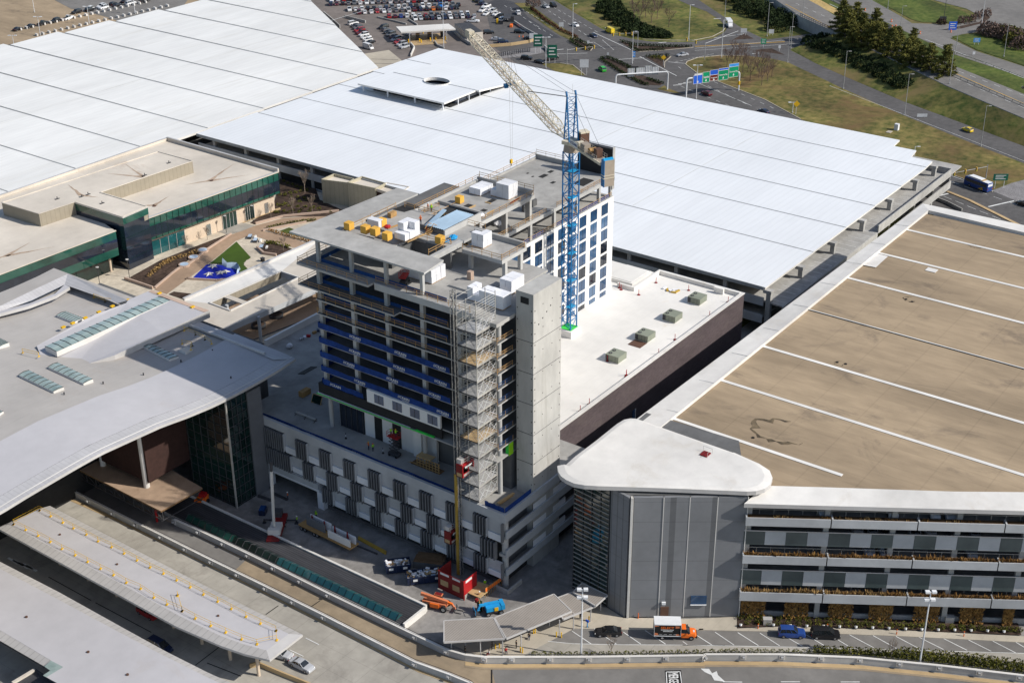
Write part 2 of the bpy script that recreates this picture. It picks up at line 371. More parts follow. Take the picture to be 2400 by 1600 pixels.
S('bark_island', [q(395,280),q(440,270),q(560,330),q(540,352),q(490,345)], .02, 'mulch')
S('bark_island', [q(1520,275),q(1600,232),q(1665,268)], .02, 'mulch'); S('bark_island', [q(1660,347),q(1790,335),q(1880,380)], .02, 'mulch')
# the parkway on its bank, with the bridge over the cross road
PZ = 5.0
def hz(f, x, y, z): return f(x, y, z)
pkn = [z16(560,-50,PZ),z16(800,112,PZ),z16(1030,215,PZ),z16(1500,440,PZ),z16(1800,585,PZ),z16(2500,880,PZ)]
pkf = [z16(760,-50,PZ),z16(930,40,PZ),z16(1070,130,PZ),z16(1500,300,PZ),z16(1850,450,PZ),z16(2500,712,PZ)]
_b = MB(); _b.prism([(p.x,p.y) for p in pkn]+[(p.x,p.y) for p in pkf[::-1]], 0, PZ, 'concrete', 'asphalt_light'); struct(_b.build('parkway_bridge'))
_b = MB(); lo = [z16(735,335),z16(900,430),z16(1100,520),z16(1500,690),z16(1800,800),z16(2500,1062)]
hi = [z16(1030,232,PZ-.1),z16(1120,262,PZ-.1),z16(1250,325,PZ-.1),z16(1500,445,PZ-.1),z16(1800,590,PZ-.1),z16(2500,885,PZ-.1)]
_b.strip([p+Vector((0,0,.02)) for p in lo], hi, 'grass'); struct(_b.build('grass_bank'))
_b = MB(); lo2 = [z16(1400,60),z16(1640,205),z16(1900,330),z16(2500,560)]
hi2 = [z16(1100,130,PZ-.1),z16(1500,296,PZ-.1),z16(1850,446,PZ-.1),z16(2500,708,PZ-.1)]
S('far_grass', [z16(700,-60),z16(1250,-60),z16(1650,250),z16(2600,600),z16(2600,740),z16(1850,470),z16(1000,180)], .0, 'grass_green')
S('straw_strip', [z16(770,-30),z16(880,-30),z16(1115,100),z16(1060,112),z16(960,60)], .03, 'straw')
S('far_road', [z16(960,-30),z16(1230,-30),z16(1480,110),z16(1560,160),z16(1700,165),z16(1880,165),z16(1985,140),z16(2005,100),z16(1930,60),z16(1780,22),z16(1600,-30),z16(2700,-30),z16(2700,240),z16(2180,205),z16(2050,215),z16(1900,235),
  z16(1820,262),z16(2000,350),z16(2323,455),z16(2700,590),z16(2700,690),z16(2323,530),z16(1850,372),z16(1600,257),z16(1300,112),z16(1100,20)], .04, 'asphalt_light')
S('far_lane', [z16(930,-30),z16(1010,-30),z16(1300,120),z16(1480,205),z16(1400,200),z16(1150,70)], .06, 'asphalt_dark')
S('far_island', [z16(1250,-30),z16(1400,50),z16(1560,135),z16(1640,155),z16(1850,158),z16(1960,150),z16(1965,118),z16(1900,75),z16(1780,40),z16(1600,-30)], .07, 'grass_green')
S('bark_island', [z16(1760,206),z16(1900,196),z16(2040,160),z16(2092,125),z16(2080,100),z16(2060,112),z16(2020,152),z16(1880,182)], .08, 'mulch')
S('far_lawn', [z16(1830,250),z16(1900,238),z16(2100,235),z16(2700,300),z16(2700,590),z16(2323,448),z16(2000,340)], .07, 'grass_green')
S('red_bark_bed', [w(330,420,2.5),w(700,560,2.5),w(1000,690,2.5),w(1300,790,2.5),w(1500,900,2.5),w(1420,930,2.5),w(1180,830,2.5),w(760,640,2.5),w(330,470,2.5)], 3.0, 'mulch_red')
# ---- road paint
pt = MB()
def stripe(a, b_, wd_=.16, z=.05, m='paint_white', mb=None):
    (mb or pt).bar((a.x,a.y,z),(b_.x,b_.y,z), wd_, .006, m)
def dashes(a, b_, n, ln=3., wd_=.16, z=.05, m='paint_white'):
    d = (b_-a); L_ = d.length; d.normalize()
    for i in range(n):
        s0 = a+d*(L_*(i+.2)/n); stripe(s0, s0+d*ln, wd_, z, m)
for (x0,y0,x1,y1,n) in ((60,60,330,215,8),(150,10,560,275,12),(210,10,600,230,11),(-20,50,210,215,7),(-60,35,300,262,8)): dashes(q(x0,y0), q(x1,y1), n)
for (x0,y0,x1,y1) in ((560,225,820,345),(300,375,520,368),(735,412,910,400),(880,392,1135,525),(1075,428,1200,440),(1335,300,1560,215),(1390,265,1600,235)): stripe(q(x0,y0), q(x1,y1), .3)
for (x0,y0,x1,y1,n) in ((1110,440,1300,560,1),(1280,560,1640,730,6),(1380,560,1830,760,7),(1150,590,1520,740,6),(620,275,700,345,6),(560,290,640,340,5),(1120,430,1380,375,10)): dashes(q(x0,y0), q(x1,y1), n, 2.4)
for (x0,y0,x1,y1) in ((1250,560,1650,730),(1260,335,2030,265),(1260,350,2000,300)): stripe(q(x0,y0), q(x1,y1), .2)
stripe(q(1260,322), q(1880,290), .5, .05, 'paint_yellow')
for f0, f1, n in ((z16(1710,1195),z16(2400,1440),7),(z16(1760,1330),z16(2350,1570),7)): dashes(f0, f1, n, 3.2)
stripe(z16(1700,1345), z16(1808,1318), .55); stripe(z16(2080,1408), z16(2255,1368), .55); stripe(z16(1680,1143), z16(2110,1300), .18)
stripe(z16(1000,585), z16(2500,1165), .15)
pk = pt
for i in range(2):
    a, b_ = ((z16(700,30,PZ),z16(1010,190,PZ)),(z16(1830,490,PZ),z16(2400,740,PZ)))[i]
    stripe(a, b_, .3, PZ+.03, 'paint_yellow')
for a, b_, n in ((z16(760,20,PZ),z16(1050,150,PZ),5),(z16(1860,480,PZ),z16(2450,700,PZ),7),(z16(1840,530,PZ),z16(2450,790,PZ),7)): dashes(a, b_, n, 3, .18, PZ+.03)
for a, b_ in ((z16(1000,30),z16(1450,230)),(z16(1650,270),z16(2323,535))): stripe(a, b_, .25, .1)
for (x0,y0) in ((940,498),(1110,590),(1145,580),(1180,572),(300,345),(505,298),(1010,297),(640,195),(1390,132),(1655,372)):
    p = q(x0,y0); stripe(p, p+Vector((2.6,-2.2,0)), .5)
struct(pt.build('road_markings'))
# ---- kerbs along the grass
kb = MB()
def kerb(pts, m='sidewalk', h=.15, wd_=.3, mb=None):
    for a, b_ in zip(pts, pts[1:]): (mb or kb).bar((a.x,a.y,h/2),(b_.x,b_.y,h/2), wd_, h, m)
kerb([z16(100,500),z16(20,440),z16(30,420),z16(100,395),z16(250,380),z16(420,380)]); kerb([z16(100,500),z16(300,580),z16(560,680),z16(800,810)]); kerb([z16(1690,1145),z16(1900,1214),z16(2110,1306)])
kerb([q(1050,468),q(1052,428),q(1095,392),q(1020,385)]); kerb([q(395,280),q(440,270),q(560,330),q(540,352),q(395,280)]); kerb([q(740,285),q(860,312),q(1050,322)]); kerb([q(800,325),q(870,358),q(1060,347),q(1250,328)])
kerb([q(470,490),q(505,520)]); kerb([q(330,436),q(420,450),q(470,490)]); kerb([q(900,272),q(1100,280),q(1250,280),q(1380,255),q(1455,215),q(1468,195)])
struct(kb.build('kerbs'))
_b = MB(); _a = [z16(1800,1305),z16(1950,1365),z16(2500,1640)]
for a, b_ in zip(_a, _a[1:]): _b.bar((a.x,a.y,.1),(b_.x,b_.y,.1), 1.1, .25, 'shoulder_tan')
struct(_b.build('traffic_island'))
_b = MB(); _a = [z16(1660,1335),z16(1800,1390),z16(1900,1440)]
for a, b_ in zip(_a, _a[1:]): _b.bar((a.x,a.y,.5),(b_.x,b_.y,.5), .3, 1.0, 'concrete')
tag(_b.build('concrete_barrier'), 'low concrete barrier beside the bus road at the garage corner', 'barrier')
# ================================================================ white-roofed parking garage behind the hotel
ZR = 13.3
gw = thing('parking_garage', 'white ribbed roof parking garage behind the hotel with an oval hole in its canopy', 'parking garage', (350, 236, 0))
SX = [290.5, 317.4, 337.5, 356.6, 375.3, 394.3, 413.0]
YL = [336.2, 335.3, 335.3, 335.2, 336, 335.6]
for i in range(6):
    x0, x1 = SX[i], SX[i+1]; za, zb = ZR+.12, ZR
    y0 = 135.7; y1 = YL[i]
    b = MB()
    pts = [(x0,y0),(x1,y0),(x1,y1),(x0,y1)]
    if i == 5: pts = [(x0,y0),(400.1,136.1),(400.2,142.8),(406.7,143.8),(406.6,151.1),(413,151.7),(413,y1),(x0,y1)]
    top = [Vector((x, y, za+(zb-za)*(x-x0)/(x1-x0))) for x, y in pts]; n = len(top)
    b.add(top, [list(range(n))], 'roof_white')
    b.add(top+[v-Vector((0,0,.5)) for v in top], [[j, n+j, n+(j+1) % n, (j+1) % n] for j in range(n)]+[list(range(n, 2*n))[::-1]], 'coping_white')
    b.build('roof_panel', gw)
# expansion joints and gutters over the roof
b = MB()
for yy, x0, x1 in ((228.5, 318, 394), (190.5, 318, 394)):
    b = MB()
    for i in range(1, 5): b.add([(SX[i]+.4,yy-.12,ZR+.13),(SX[i+1]-.2,yy-.12,ZR+.015),(SX[i+1]-.2,yy+.12,ZR+.015),(SX[i]+.4,yy+.12,ZR+.13)], [[0,1,2,3]], 'roof_seam_pale')
    b.build('roof_joint', gw)
b = MB()
for i in range(1, 6): b.box(SX[i]-.16, SX[i]-.02, 136.2 if i < 5 else 137, YL[i], ZR-.02, ZR+.06, 'roof_seam_grey')
b.box(290.3, 290.48, 136, 336, 12.6, 13.5, 'roof_seam_grey')
b.build('gutter', gw)
# parking decks, parapets and columns below the roof
b = MB(); b.box(291, 412, 131, 335, 9.1, 9.5, 'concrete_deck'); b.box(291, 412, 136, 335, 4.8, 5.2, 'concrete_deck'); b.build('deck', gw)
for zz in (8.3, 3.6):
    b = MB(); b.box(290.6, 290.9, 136, 335.8, zz, zz+2.2, 'precast'); b.build('parapet', gw)
for xa, xb, zz in ((348, 402, 9.2), (352, 403, 5.2)):
    b = MB(); b.box(xa, xb, 130.6, 130.9, zz, zz+2.3, 'concrete'); b.build('parapet', gw)
b = MB(); b.box(290.6, 348, 130.7, 131, 7.6, 9.45, 'concrete'); b.build('edge_beam', gw); b = MB(); b.box(402.6, 402.9, 131, 150, 5, 11.4, 'concrete'); b.build('edge_beam', gw)
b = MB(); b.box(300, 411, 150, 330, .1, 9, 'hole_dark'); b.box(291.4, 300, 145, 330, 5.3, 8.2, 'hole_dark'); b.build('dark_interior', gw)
for x in (291.2, 308.8, 327.8, 346.6, 365.5, 384.2, 398.8):
    b = MB(); b.box(x-.55, x+.55, 134.2, 135.4, 0, 12.2, 'concrete'); b.box(x-.8, x+.8, 134.0, 136.2, 11.9, 12.75, 'concrete'); b.build('column', gw)
for y in range(147, 336, 14):
    b = MB(); b.box(291, 292, y-.5, y+.5, 0, 12.8, 'concrete'); b.build('column', gw)
for x in range(293, 400, 3): b = MB(); b.box(x, x+.12, 131.4, 136.5, 9.51, 9.53, 'paint_white'); b.build('stall_line', gw)
# canopy with the oval hole
def bite(xa, xb, y0, y1, za, zb, side, m):
    cx, cy, rx, ry = 370.6, 302.4, 3.6, 4.9; P = []
    arc = [(cx+rx*math.cos(a)*(1 if side > 0 else -1), cy+ry*math.sin(a)) for a in [math.pi*(j/12-.5) for j in range(13)]]
    if side > 0: P = [(cx,y0)]+arc+[(cx,y1),(xb,y1),(xb,y0)]
    else: P = [(cx,y0)]+arc+[(cx,y1),(xa,y1),(xa,y0)]
    f = lambda x: za+(zb-za)*(x-xa)/(xb-xa)
    bb = MB(); n = len(P); T = [Vector((x, y, f(x))) for x, y in P]; B_ = [v-Vector((0,0,.55)) for v in T]
    bb.add(T, [list(range(n))], m); bb.add(B_, [list(range(n))], 'coping_white'); bb.add(T+B_, [[j, n+j, n+(j+1) % n, (j+1) % n] for j in range(n)], 'coping_white')
    return bb
bite(353.5, 370.6, 285.5, 323.5, 16.35, 16.35, -1, 'roof_white').build('canopy_slab', gw)
bite(370.6, 395.5, 284, 322, 16.55, 13.9, 1, 'roof_white').build('canopy_slab', gw)
b = MB(); cx, cy = 370.6, 302.4
V = [(cx+3.7*math.cos(a), cy+5*math.sin(a), z) for z in (15.6, 16.75) for a in [2*math.pi*j/28 for j in range(28)]]
b.add(V, [[j, (j+1) % 28, 28+(j+1) % 28, 28+j] for j in range(28)], 'coping_white'); b.build('hole_rim', gw)
b = MB(); b.box(358, 386, 286.5, 320.5, 13.2, 13.85, 'hole_dark'); b.box(361, 378, 287, 320, 13.86, 14.9, 'glass_dark')
b.build('roof_opening', gw)
for y in (287, 299, 311, 322):
    b = MB(); b.tube((354.6, y, 13.6), (354.6, y, 16), .3, 'pole_white'); b.build('canopy_post', gw)
for x in (362, 368, 374, 380):
    b = MB(); b.tube((x, 286.4, 13.4), (x, 286.4, 15.9-(x-370)*.1*(x > 370)), .2, 'pole_white'); b.build('canopy_post', gw)
# ================================================================ second, older garage to the left
gl = thing('parking_garage', 'older off-white roofed parking garage at the upper left, larger than the one behind the hotel', 'parking garage', (330, 405, 0))
LX = [200, 224, 247.6, 272, 296.5, 321.6, 345.2, 368.6, 392.4, 415.6, 439, 463]
def ylim(x):
    return 337.2 if x < 380 else 337.2+(x-380)*(429.4-334.3)/(440.3-376.8)
for i in range(11):
    x0, x1 = LX[i], LX[i+1]; yl = 480-.115*(x1-290)
    P = [(x0, ylim(x0)), (x1, ylim(x1)), (x1, yl+1), (x0+.5, yl)]
    if i == 7: P = [(x0,337.2),(380,337.2),(x1,ylim(x1)),(x1,yl+1),(x0+.5,yl)]
    b = MB(); T = [Vector((x, y, ZR+.18-.18*(x-x0)/(x1-x0))) for x, y in P]; n = len(T)
    b.add(T, [list(range(n))], 'roof_white_old'); b.add(T+[v-Vector((0,0,.7)) for v in T], [[j, n+j, n+(j+1) % n, (j+1) % n] for j in range(n)], 'coping_white'); b.build('roof_panel', gl)
b = MB()
for i in range(1, 11): b.box(LX[i]-.18, LX[i]-.02, ylim(LX[i])+.3, 478-.115*(LX[i]-290), ZR-.02, ZR+.06, 'roof_seam_grey')
b.build('gutter', gl)
b = MB()
for i in range(2, 10): b.add([(LX[i]+.3,397-.03*i,ZR+.19),(LX[i+1]-.4,397-.03*i,ZR+.015),(LX[i+1]-.4,397.3-.03*i,ZR+.015),(LX[i]+.3,397.3-.03*i,ZR+.19)], [[0,1,2,3]], 'roof_seam_pale')
b.build('roof_joint', gl)
b = MB(); b.prism([(200,341.5),(379,341.5),(462,ylim(462)+1),(462,462),(200,488)], 0, 9.0, 'concrete_dark', 'concrete_deck'); b.build('deck', gl)
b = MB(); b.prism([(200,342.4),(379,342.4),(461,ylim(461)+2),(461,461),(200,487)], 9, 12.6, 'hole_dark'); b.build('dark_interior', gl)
# ================================================================ far open car park deck at top left
b = MB(); P = [z0(-400,400,9),z0(80,300,9),z0(470,220,9),z0(1180,60,9),z0(1400,-10,9),z0(1500,-160,9),z0(-400,-160,9)]
b.prism([(p.x,p.y) for p in P], 0, 9, 'concrete_dark', 'roof_brown'); o = b.build('parking_deck'); tag(o, 'tan open air parking deck at the top left beyond the old white roof', 'parking deck')
b = MB(); P = [z0(330,-20,9.02),z0(480,60,9.02),z0(700,110,9.02),z0(820,150,9.02),z0(1250,40,9.02),z0(1300,-30,9.02)]
b.poly([(p.x,p.y,9.03) for p in P], 'asphalt_light'); struct(b.build('parking_bay'))
# ================================================================ brown-roofed garage at right
gb = thing('parking_garage', 'five storey parking garage with brown flat roof, white seams and planted galleries at the right', 'parking garage', (250, 80, 0))
ZB = 25.2
F0 = Vector((188.5, 88.3, 0)); FU = Vector((26.5,-41.1,0)).normalized(); FN = Vector((FU.y,-FU.x,0))
if FN.x > 0: FN = -FN
def FP(s, o, z): v = F0+FU*s+FN*o; return Vector((v.x, v.y, z))
fe = [zr(560,243,ZB),zr(1000,255,ZB),zr(1450,272,ZB),zr(1840,283,ZB),zr(2323,287,ZB),zr(2700,285,ZB)]
b = MB(); b.poly([(204,111.9,ZB),(330,111.9,ZB),(330,60,ZB),(300,-10,ZB)]+[tuple(p) for p in fe[::-1]]+[(196,97,ZB),(199,112,ZB)], 'roof_brown'); b.build('roof', gb)
for x, y1 in ((204.6,60),(223.1,40),(241,20),(282.6,0),(300,0),(317.3,0)):
    b = MB(); b.box(x-.42, x+.42, y1 if x > 205 else 78, 112, ZB+.02, ZB+.10, 'membrane_white'); b.build('roof_seam', gb)
b = MB(); b.box(262.2, 262.45, 10, 112, ZB+.02, ZB+.16, 'membrane_white'); b.box(261.95, 262.2, 10, 112, ZB+.02, ZB+.06, 'paint_black'); b.build('roof_seam', gb)
b = MB()   # white coping round the roof
b.add([(198,111.9,25.9),(331,111.9,25.9),(335.5,115.1,25.5),(198.5,117.4,25.5),(331,111.9,25),(198,111.9,25),(198.5,117.4,24.4),(335.5,115.1,24.4)], [[0,1,2,3],[0,5,4,1],[3,2,7,6],[5,6,7,4],[0,3,6,5],[1,4,7,2]], 'coping_white')
b.add([(331,111.9,25.9),(335.5,115.1,25.5),(336.5,60,25.5),(330,60,25.9),(331,111.9,25),(330,60,25)], [[0,1,2,3],[0,3,5,4]], 'coping_white')
b.build('roof_coping', gb)
for x in (206,220,234,248,262,276,290,304,318): b = MB(); b.add([(x,112,25.93),(x+.14,112,25.93),(x+.14,115.6,25.6),(x,115.6,25.6)], [[0,1,2,3]], 'roof_seam_grey'); b.build('coping_joint', gb)
b = MB(); A = [FP(s, 1.3, 24.9) for s in (-.5, 20, 40, 60, 95)]
B_ = [Vector((p.x,p.y,25.75)) for p in (fe[0],fe[1],fe[3],fe[4],fe[5])]
b.strip(A, B_, 'coping_white'); b.strip([v-Vector((0,0,.8)) for v in A], A, 'metal_pale'); b.strip([v-Vector((0,0,.8)) for v in A], [FP(s, -6, 24.1) for s in (-.5,20,40,60,95)], 'concrete_dark')
b.strip(B_, [Vector((p.x,p.y,25.1)) for p in B_], 'coping_white'); b.build('roof_coping', gb)
for x, y, sx, sy in ((240.5,105,7,6.2),(297.6,98,2,2.4)):
    b = MB(); b.obox(x+8 if x < 250 else x, y+4 if x < 250 else y, ZB+.04, sx, sy, .1, .0, 'coping_white'); 
    if x > 250: b.build('roof_hatch', gb)
b = MB(); p = z13(1595,560,ZB); b.poly([(v.x,v.y,ZB+.2) for v in (z13(1600,520,ZB),z13(1655,535,ZB),z13(1595,590,ZB),z13(1530,578,ZB))], 'coping_white'); b.build('roof_patch', gb)
for c_, r_ in (((1765,745),1.6),((1415,1062),1.2),((1120,1400),5.5),((2090,480),1.5)):
    p = z13(*c_, ZB); b = MB()
    k = 30; ra = [r_*(.85+.3*RN.random()) for j in range(k)]; A = [(p.x+ra[j]*math.cos(6.2832*j/k)*.8, p.y+ra[j]*math.sin(6.2832*j/k), ZB+.015) for j in range(k)]
    B_ = [(p.x+(ra[j]-r_*.32*RN.random()*(1 if j % 7 else .2))*math.cos(6.2832*j/k)*.8, p.y+(ra[j]-r_*.32*RN.random())*math.sin(6.2832*j/k), ZB+.015) for j in range(k)]
    b.add(A+B_, [[j,j+1,k+j+1,k+j] for j in range(k-9)], 'puddle_stain'); b.build('water_stain', gb)
for c_ in ((1745,745),(1775,757),(1403,1058),(1445,1066),(985,1432)):
    p = z13(*c_, ZB); b = MB(); b.tube((p.x,p.y,ZB),(p.x,p.y,ZB+.12),.3,'paint_black',10); b.build('roof_drain', gb)
# galleries of the street front
LEN = 92
for z0_, z1_, kind in ((20.6,22.2,'planter'),(12.7,14.3,'planter'),(4.7,6.5,'planter'),(15.9,18.6,'panel'),(7.4,10.4,'panel')):
    b = MB()
    if kind == 'planter':
        for s0 in [i*14.6 for i in range(7)]:
            s1 = min(s0+14.4, LEN); c = [FP(s0,.0,0),FP(s1,.0,0),FP(s1,1.5,0),FP(s0,1.5,0)]
            b.prism([(v.x,v.y) for v in c], z0_, z1_-.25, 'concrete', 'planter_soil')
            c = [FP(s0,1.35,0),FP(s1,1.35,0),FP(s1,1.52,0),FP(s0,1.52,0)]; b.prism([(v.x,v.y) for v in c], z0_-.05, z1_, 'precast')
            c = [FP(s0,0,0),FP(s0+.25,0,0),FP(s0+.25,1.34,0),FP(s0,1.34,0)]; b.prism([(v.x,v.y) for v in c], z1_-.3, z1_+.05, 'precast')
        b.bar(FP(0,-.1,z1_+.75), FP(LEN,-.1,z1_+.75), .1, .08, 'steel_galv')
        for i in range(38): b.bar(FP(i*2.45,-.1,z1_-.2), FP(i*2.45,-.1,z1_+.75), .06, .06, 'steel_galv')
        b.build('planter_gallery', gb)
    else:
        for i in range(13):
            s0 = i*7.3
            pb = MB(); c = [FP(s0,.15,0),FP(s0+3.62,.15,0),FP(s0+3.62,.35,0),FP(s0,.35,0)]; pb.prism([(v.x,v.y) for v in c], z0_, z1_, 'glass_panel'); pb.build('glass_panel', gb)
            pb = MB(); c = [FP(s0+3.68,.15,0),FP(s0+7.26,.15,0),FP(s0+7.26,.32,0),FP(s0+3.68,.32,0)]; pb.prism([(v.x,v.y) for v in c], z0_, z1_, 'precast'); pb.build('concrete_panel', gb)
        b.bar(FP(0,.25,z1_+.12), FP(LEN,.25,z1_+.12), .14, .16, 'metal_pale'); b.build('coping_rail', gb)
for zz in (21.0, 16.6, 12.9, 8.6, 4.6):
    b = MB(); c = [FP(0,0,0),FP(LEN,0,0),FP(LEN,-24,0),FP(0,-24,0)]; b.prism([(v.x,v.y) for v in c], zz-.7, zz, 'concrete_dark', 'concrete_deck'); b.build('floor_slab', gb)
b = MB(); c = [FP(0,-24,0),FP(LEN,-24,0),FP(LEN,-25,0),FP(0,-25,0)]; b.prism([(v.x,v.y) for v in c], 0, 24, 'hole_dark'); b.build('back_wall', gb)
for s0 in (.3, 11.2+2.4, 24.9-13.7+13.7+.1, 36, 47.5, 59, 70.5, 82):
    b = MB(); c = [FP(s0,-.9,0),FP(s0+.9,-.9,0),FP(s0+.9,-.1,0),FP(s0,-.1,0)]; b.prism([(v.x,v.y) for v in c], 0, 24.1, 'concrete'); b.build('column', gb)
b = MB(); c = [FP(0,-.3,0),FP(LEN,-.3,0),FP(LEN,-.6,0),FP(0,-.6,0)]; b.prism([(v.x,v.y) for v in c], 0, 1.1, 'concrete'); b.build('base_wall', gb)
# side towards the hotel street
b = MB(); b.prism([(199,112),(334,111.5),(334,114.5),(199.5,116.6)], 0, 24.4, 'concrete_dark'); b.build('side_wall', gb)
# dry planting in the galleries (one tuft mesh per bay)
def tuft(mb, c, r, h, n, m):
    for k in range(n):
        a = RN.random()*6.28; rr = r*RN.random()**.5; x, y = c.x+rr*math.cos(a), c.y+rr*math.sin(a)
        hh = h*(.5+.6*RN.random()); t = RN.random()*6.28; wv = .09+.1*RN.random()
        tip = (x+.35*hh*math.cos(a+.6), y+.35*hh*math.sin(a+.6), c.z+hh)
        mb.add([(x-wv*math.cos(t), y-wv*math.sin(t), c.z), (x+wv*math.cos(t), y+wv*math.sin(t), c.z), tip], [[0,1,2]], m)
for zz, tall in ((21.9, .42), (14.0, .75), (6.2, .8)):
    for i in range(12):
        mb = MB(); s0 = i*7.3+.4
        gold = (zz < 7 and i < 4) or (zz > 20 and i < 5)
        for k in range(9):
            if zz > 20 and RN.random() < .6: continue
            tuft(mb, FP(s0+.76*k+.3*RN.random(), .7+.3*RN.random(), zz), .42, tall*(.7+.7*RN.random()), 20, 'dry_grass_tuft' if gold and RN.random() < .75 else 'dry_plant')
        if mb.v:
            tag(mb.build('planter_grass'), '%s in bay %s of the %s planter gallery of the brown roofed garage' % ('tufts of golden dry grass' if gold else 'russet dry perennials', ORD[i]+' from the left', {21.9:'top', 14.0:'middle', 6.2:'lowest'}[zz]), 'plants', 'dry plants in the garage planters')
ci = 0
for s0, s1 in ((.6,4.8),(8.2,12.4),(16,20.2),(23.2,27.2),(31,35.3),(39,43),(46.6,48.2),(52,56)):
    mb = MB()
    for k in range(620):
        s_ = s0+(s1-s0)*RN.random(); zz = 4.6*RN.random()**.8+.1; ov = .1+.5*RN.random()
        p = FP(s_, ov, zz); t = RN.random()*6.28; a = .16+.22*RN.random(); d = FU*a*math.cos(t)+Vector((0,0,a*math.sin(t))); e = FN*.2*RN.random()-Vector((0,0,.34))
        mb.add([p-d, p+d, p+e+d*.3], [[0,1,2]], 'dry_plant')
    tag(mb.build('climbing_plant'), 'russet dry climbing plant on the garage street wall, %s from the left' % ORD[ci], 'climbing plant', 'climbers on the garage wall'); ci += 1
# ================================================================ pointed stair building with the big rounded roof
tb = thing('stair_building', 'gun grey panelled stair building with a glass end under a big white rounded triangular roof', 'building', (185, 102, 0))
TZ = 26.9
P = [b6(2050,700,TZ),b6(2058,742,TZ),b6(2075,770,TZ),b6(2110,795,TZ),b6(2165,820,TZ),b6(2235,832,TZ),b6(2323,838,TZ),at(1500,1141.5,TZ),at(1600,1145,TZ),at(1700,1149,TZ),zr(440,265,TZ),zr(500,262,TZ),zr(560,245,TZ),zr(598,215,TZ),zr(612,172,TZ),zr(592,122,TZ),zr(520,75,TZ),zr(350,0,TZ),
     z13(900,1510,TZ),z13(600,1405,TZ),z13(430,1345,TZ),z13(400,1336,TZ),z13(375,1335,TZ),z13(345,1341,TZ),z13(310,1362,TZ),z13(200,1450,TZ),z13(100,1525,TZ),z13(40,1580,TZ)]
b = MB(); Q = [(p.x,p.y) for p in P]; cx = sum(p[0] for p in Q)/len(Q); cy = sum(p[1] for p in Q)/len(Q); n = len(Q)
inn = [(cx+(x-cx)*.93, cy+(y-cy)*.93) for x, y in Q]
b.add([(x,y,TZ) for x,y in Q]+[(x,y,TZ+.25) for x,y in inn], [[j,(j+1)%n,n+(j+1)%n,n+j] for j in range(n)]+[list(range(n,2*n))], 'coping_white')
b.add([(x,y,TZ) for x,y in Q]+[(x,y,TZ-.8) for x,y in Q]+[(cx+(x-cx)*.9,cy+(y-cy)*.9,TZ-1.3) for x,y in Q], [[j,n+j,n+(j+1)%n,(j+1)%n] for j in range(n)]+[[n+j,2*n+j,2*n+(j+1)%n,n+(j+1)%n] for j in range(n)]+[list(range(2*n,3*n))], 'metal_pale'); b.build('roof', tb)
TW = [(177.2,108.5),(176.4,104.4)]; TA = Vector((177.1,103.9,0)); TBn = Vector((188.4,88.0,0)); TU = (TBn-TA).normalized(); TNn = Vector((TU.y,-TU.x,0)); TNn = TNn if TNn.x < 0 else -TNn
b = MB(); b.prism([(178.4,116.4),(177.6,108.5),(177.0,104.4),(188.9,88.4),(204,98),(203,117)], 0, 25.6, 'concrete_dark'); b.build('core', tb)
b = MB(); b.prism([(177.2,108.5),(176.4,104.4),(177.0,104.4),(177.7,108.5)], 0, 25.6, 'panel_gun'); b.build('wall_panel', tb)
L_ = (TBn-TA).length; e0 = 0
for i, (s0, s1) in enumerate(((0,.27),(.27,.5),(.5,.745),(.745,1.0))):
    a, c = TA+TU*L_*s0, TA+TU*L_*s1; off = TNn*(.30-.07*i)
    b = MB(); Pp = [a+off, c+off*.6, c-TNn*.5, a-TNn*.5]; b.prism([(v.x,v.y) for v in Pp], .25, 25.6, 'panel_gun'); b.build('wall_panel', tb)
    b = MB(); g0 = a-TU*.14; g1 = a-TU*.01; Pp = [g0+off*1.2, g1+off*1.2, g1-TNn*.3, g0-TNn*.3]; b.prism([(v.x,v.y) for v in Pp], .2, 25.6, 'coping_white'); b.build('sunlit_edge_strip', tb)  # white strip added to paint in the sunlit end of each panel
b = MB(); Pp = [TA-TU*.45+TNn*.5, TA-TU*.05+TNn*.5, TA-TU*.05-TNn*.4, TA-TU*.45-TNn*.4]; b.prism([(v.x,v.y) for v in Pp], .15, 25.6, 'coping_white'); b.build('sunlit_edge_strip', tb)  # wider added strip, its white standing for sunlight on the corner
b = MB(); Pp = [TBn+TU*.02+TNn*.2, TBn+TU*.16+TNn*.2, TBn+TU*.16-TNn*.4, TBn+TU*.02-TNn*.4]; b.prism([(v.x,v.y) for v in Pp], .2, 25.6, 'coping_white'); b.build('sunlit_edge_strip', tb)  # last added strip, painted bright like a sunlit panel end
b = MB(); a = TA+TU*L_*.555+TNn*.33; c = TA+TU*L_*.70+TNn*.31; b.prism([(v.x,v.y) for v in (a, c, c-TNn*.15, a-TNn*.15)], 3.1, 4.9, 'glass_blue'); b.bar((a.x,a.y,3.0),(c.x,c.y,3.0),.3,.1,'pole_white'); b.build('window', tb)
b = MB(); a = TA+TU*L_*.285+TNn*.36; c = TA+TU*L_*.36+TNn*.35; b.prism([(v.x,v.y) for v in (a, c, c-TNn*.2, a-TNn*.2)], .25, 2.5, 'cab_brown'); b.build('door', tb)
b = MB(); p = TA+TU*L_*.31+TNn*.5; b.obox(p.x, p.y, 3.2, .35, .7, .5, math.atan2(TNn.y, TNn.x), 'pole_white'); b.build('wall_light', tb)
b = MB(); b.prism([(178,116.5),(177.1,108.6),(177.6,108.6),(178.5,116.5)], .3, 25.4, 'glass_green_deep'); b.build('glass_wall', tb)
ga, gc = Vector((177.85,116.5,0)), Vector((177.0,108.6,0)); gd = gc-ga
for i in range(26):
    b = MB(); z_ = .9+i*.96; b.bar((ga.x,ga.y,z_),(gc.x,gc.y,z_),.22,.07,'steel_galv'); b.build('louvre', tb)
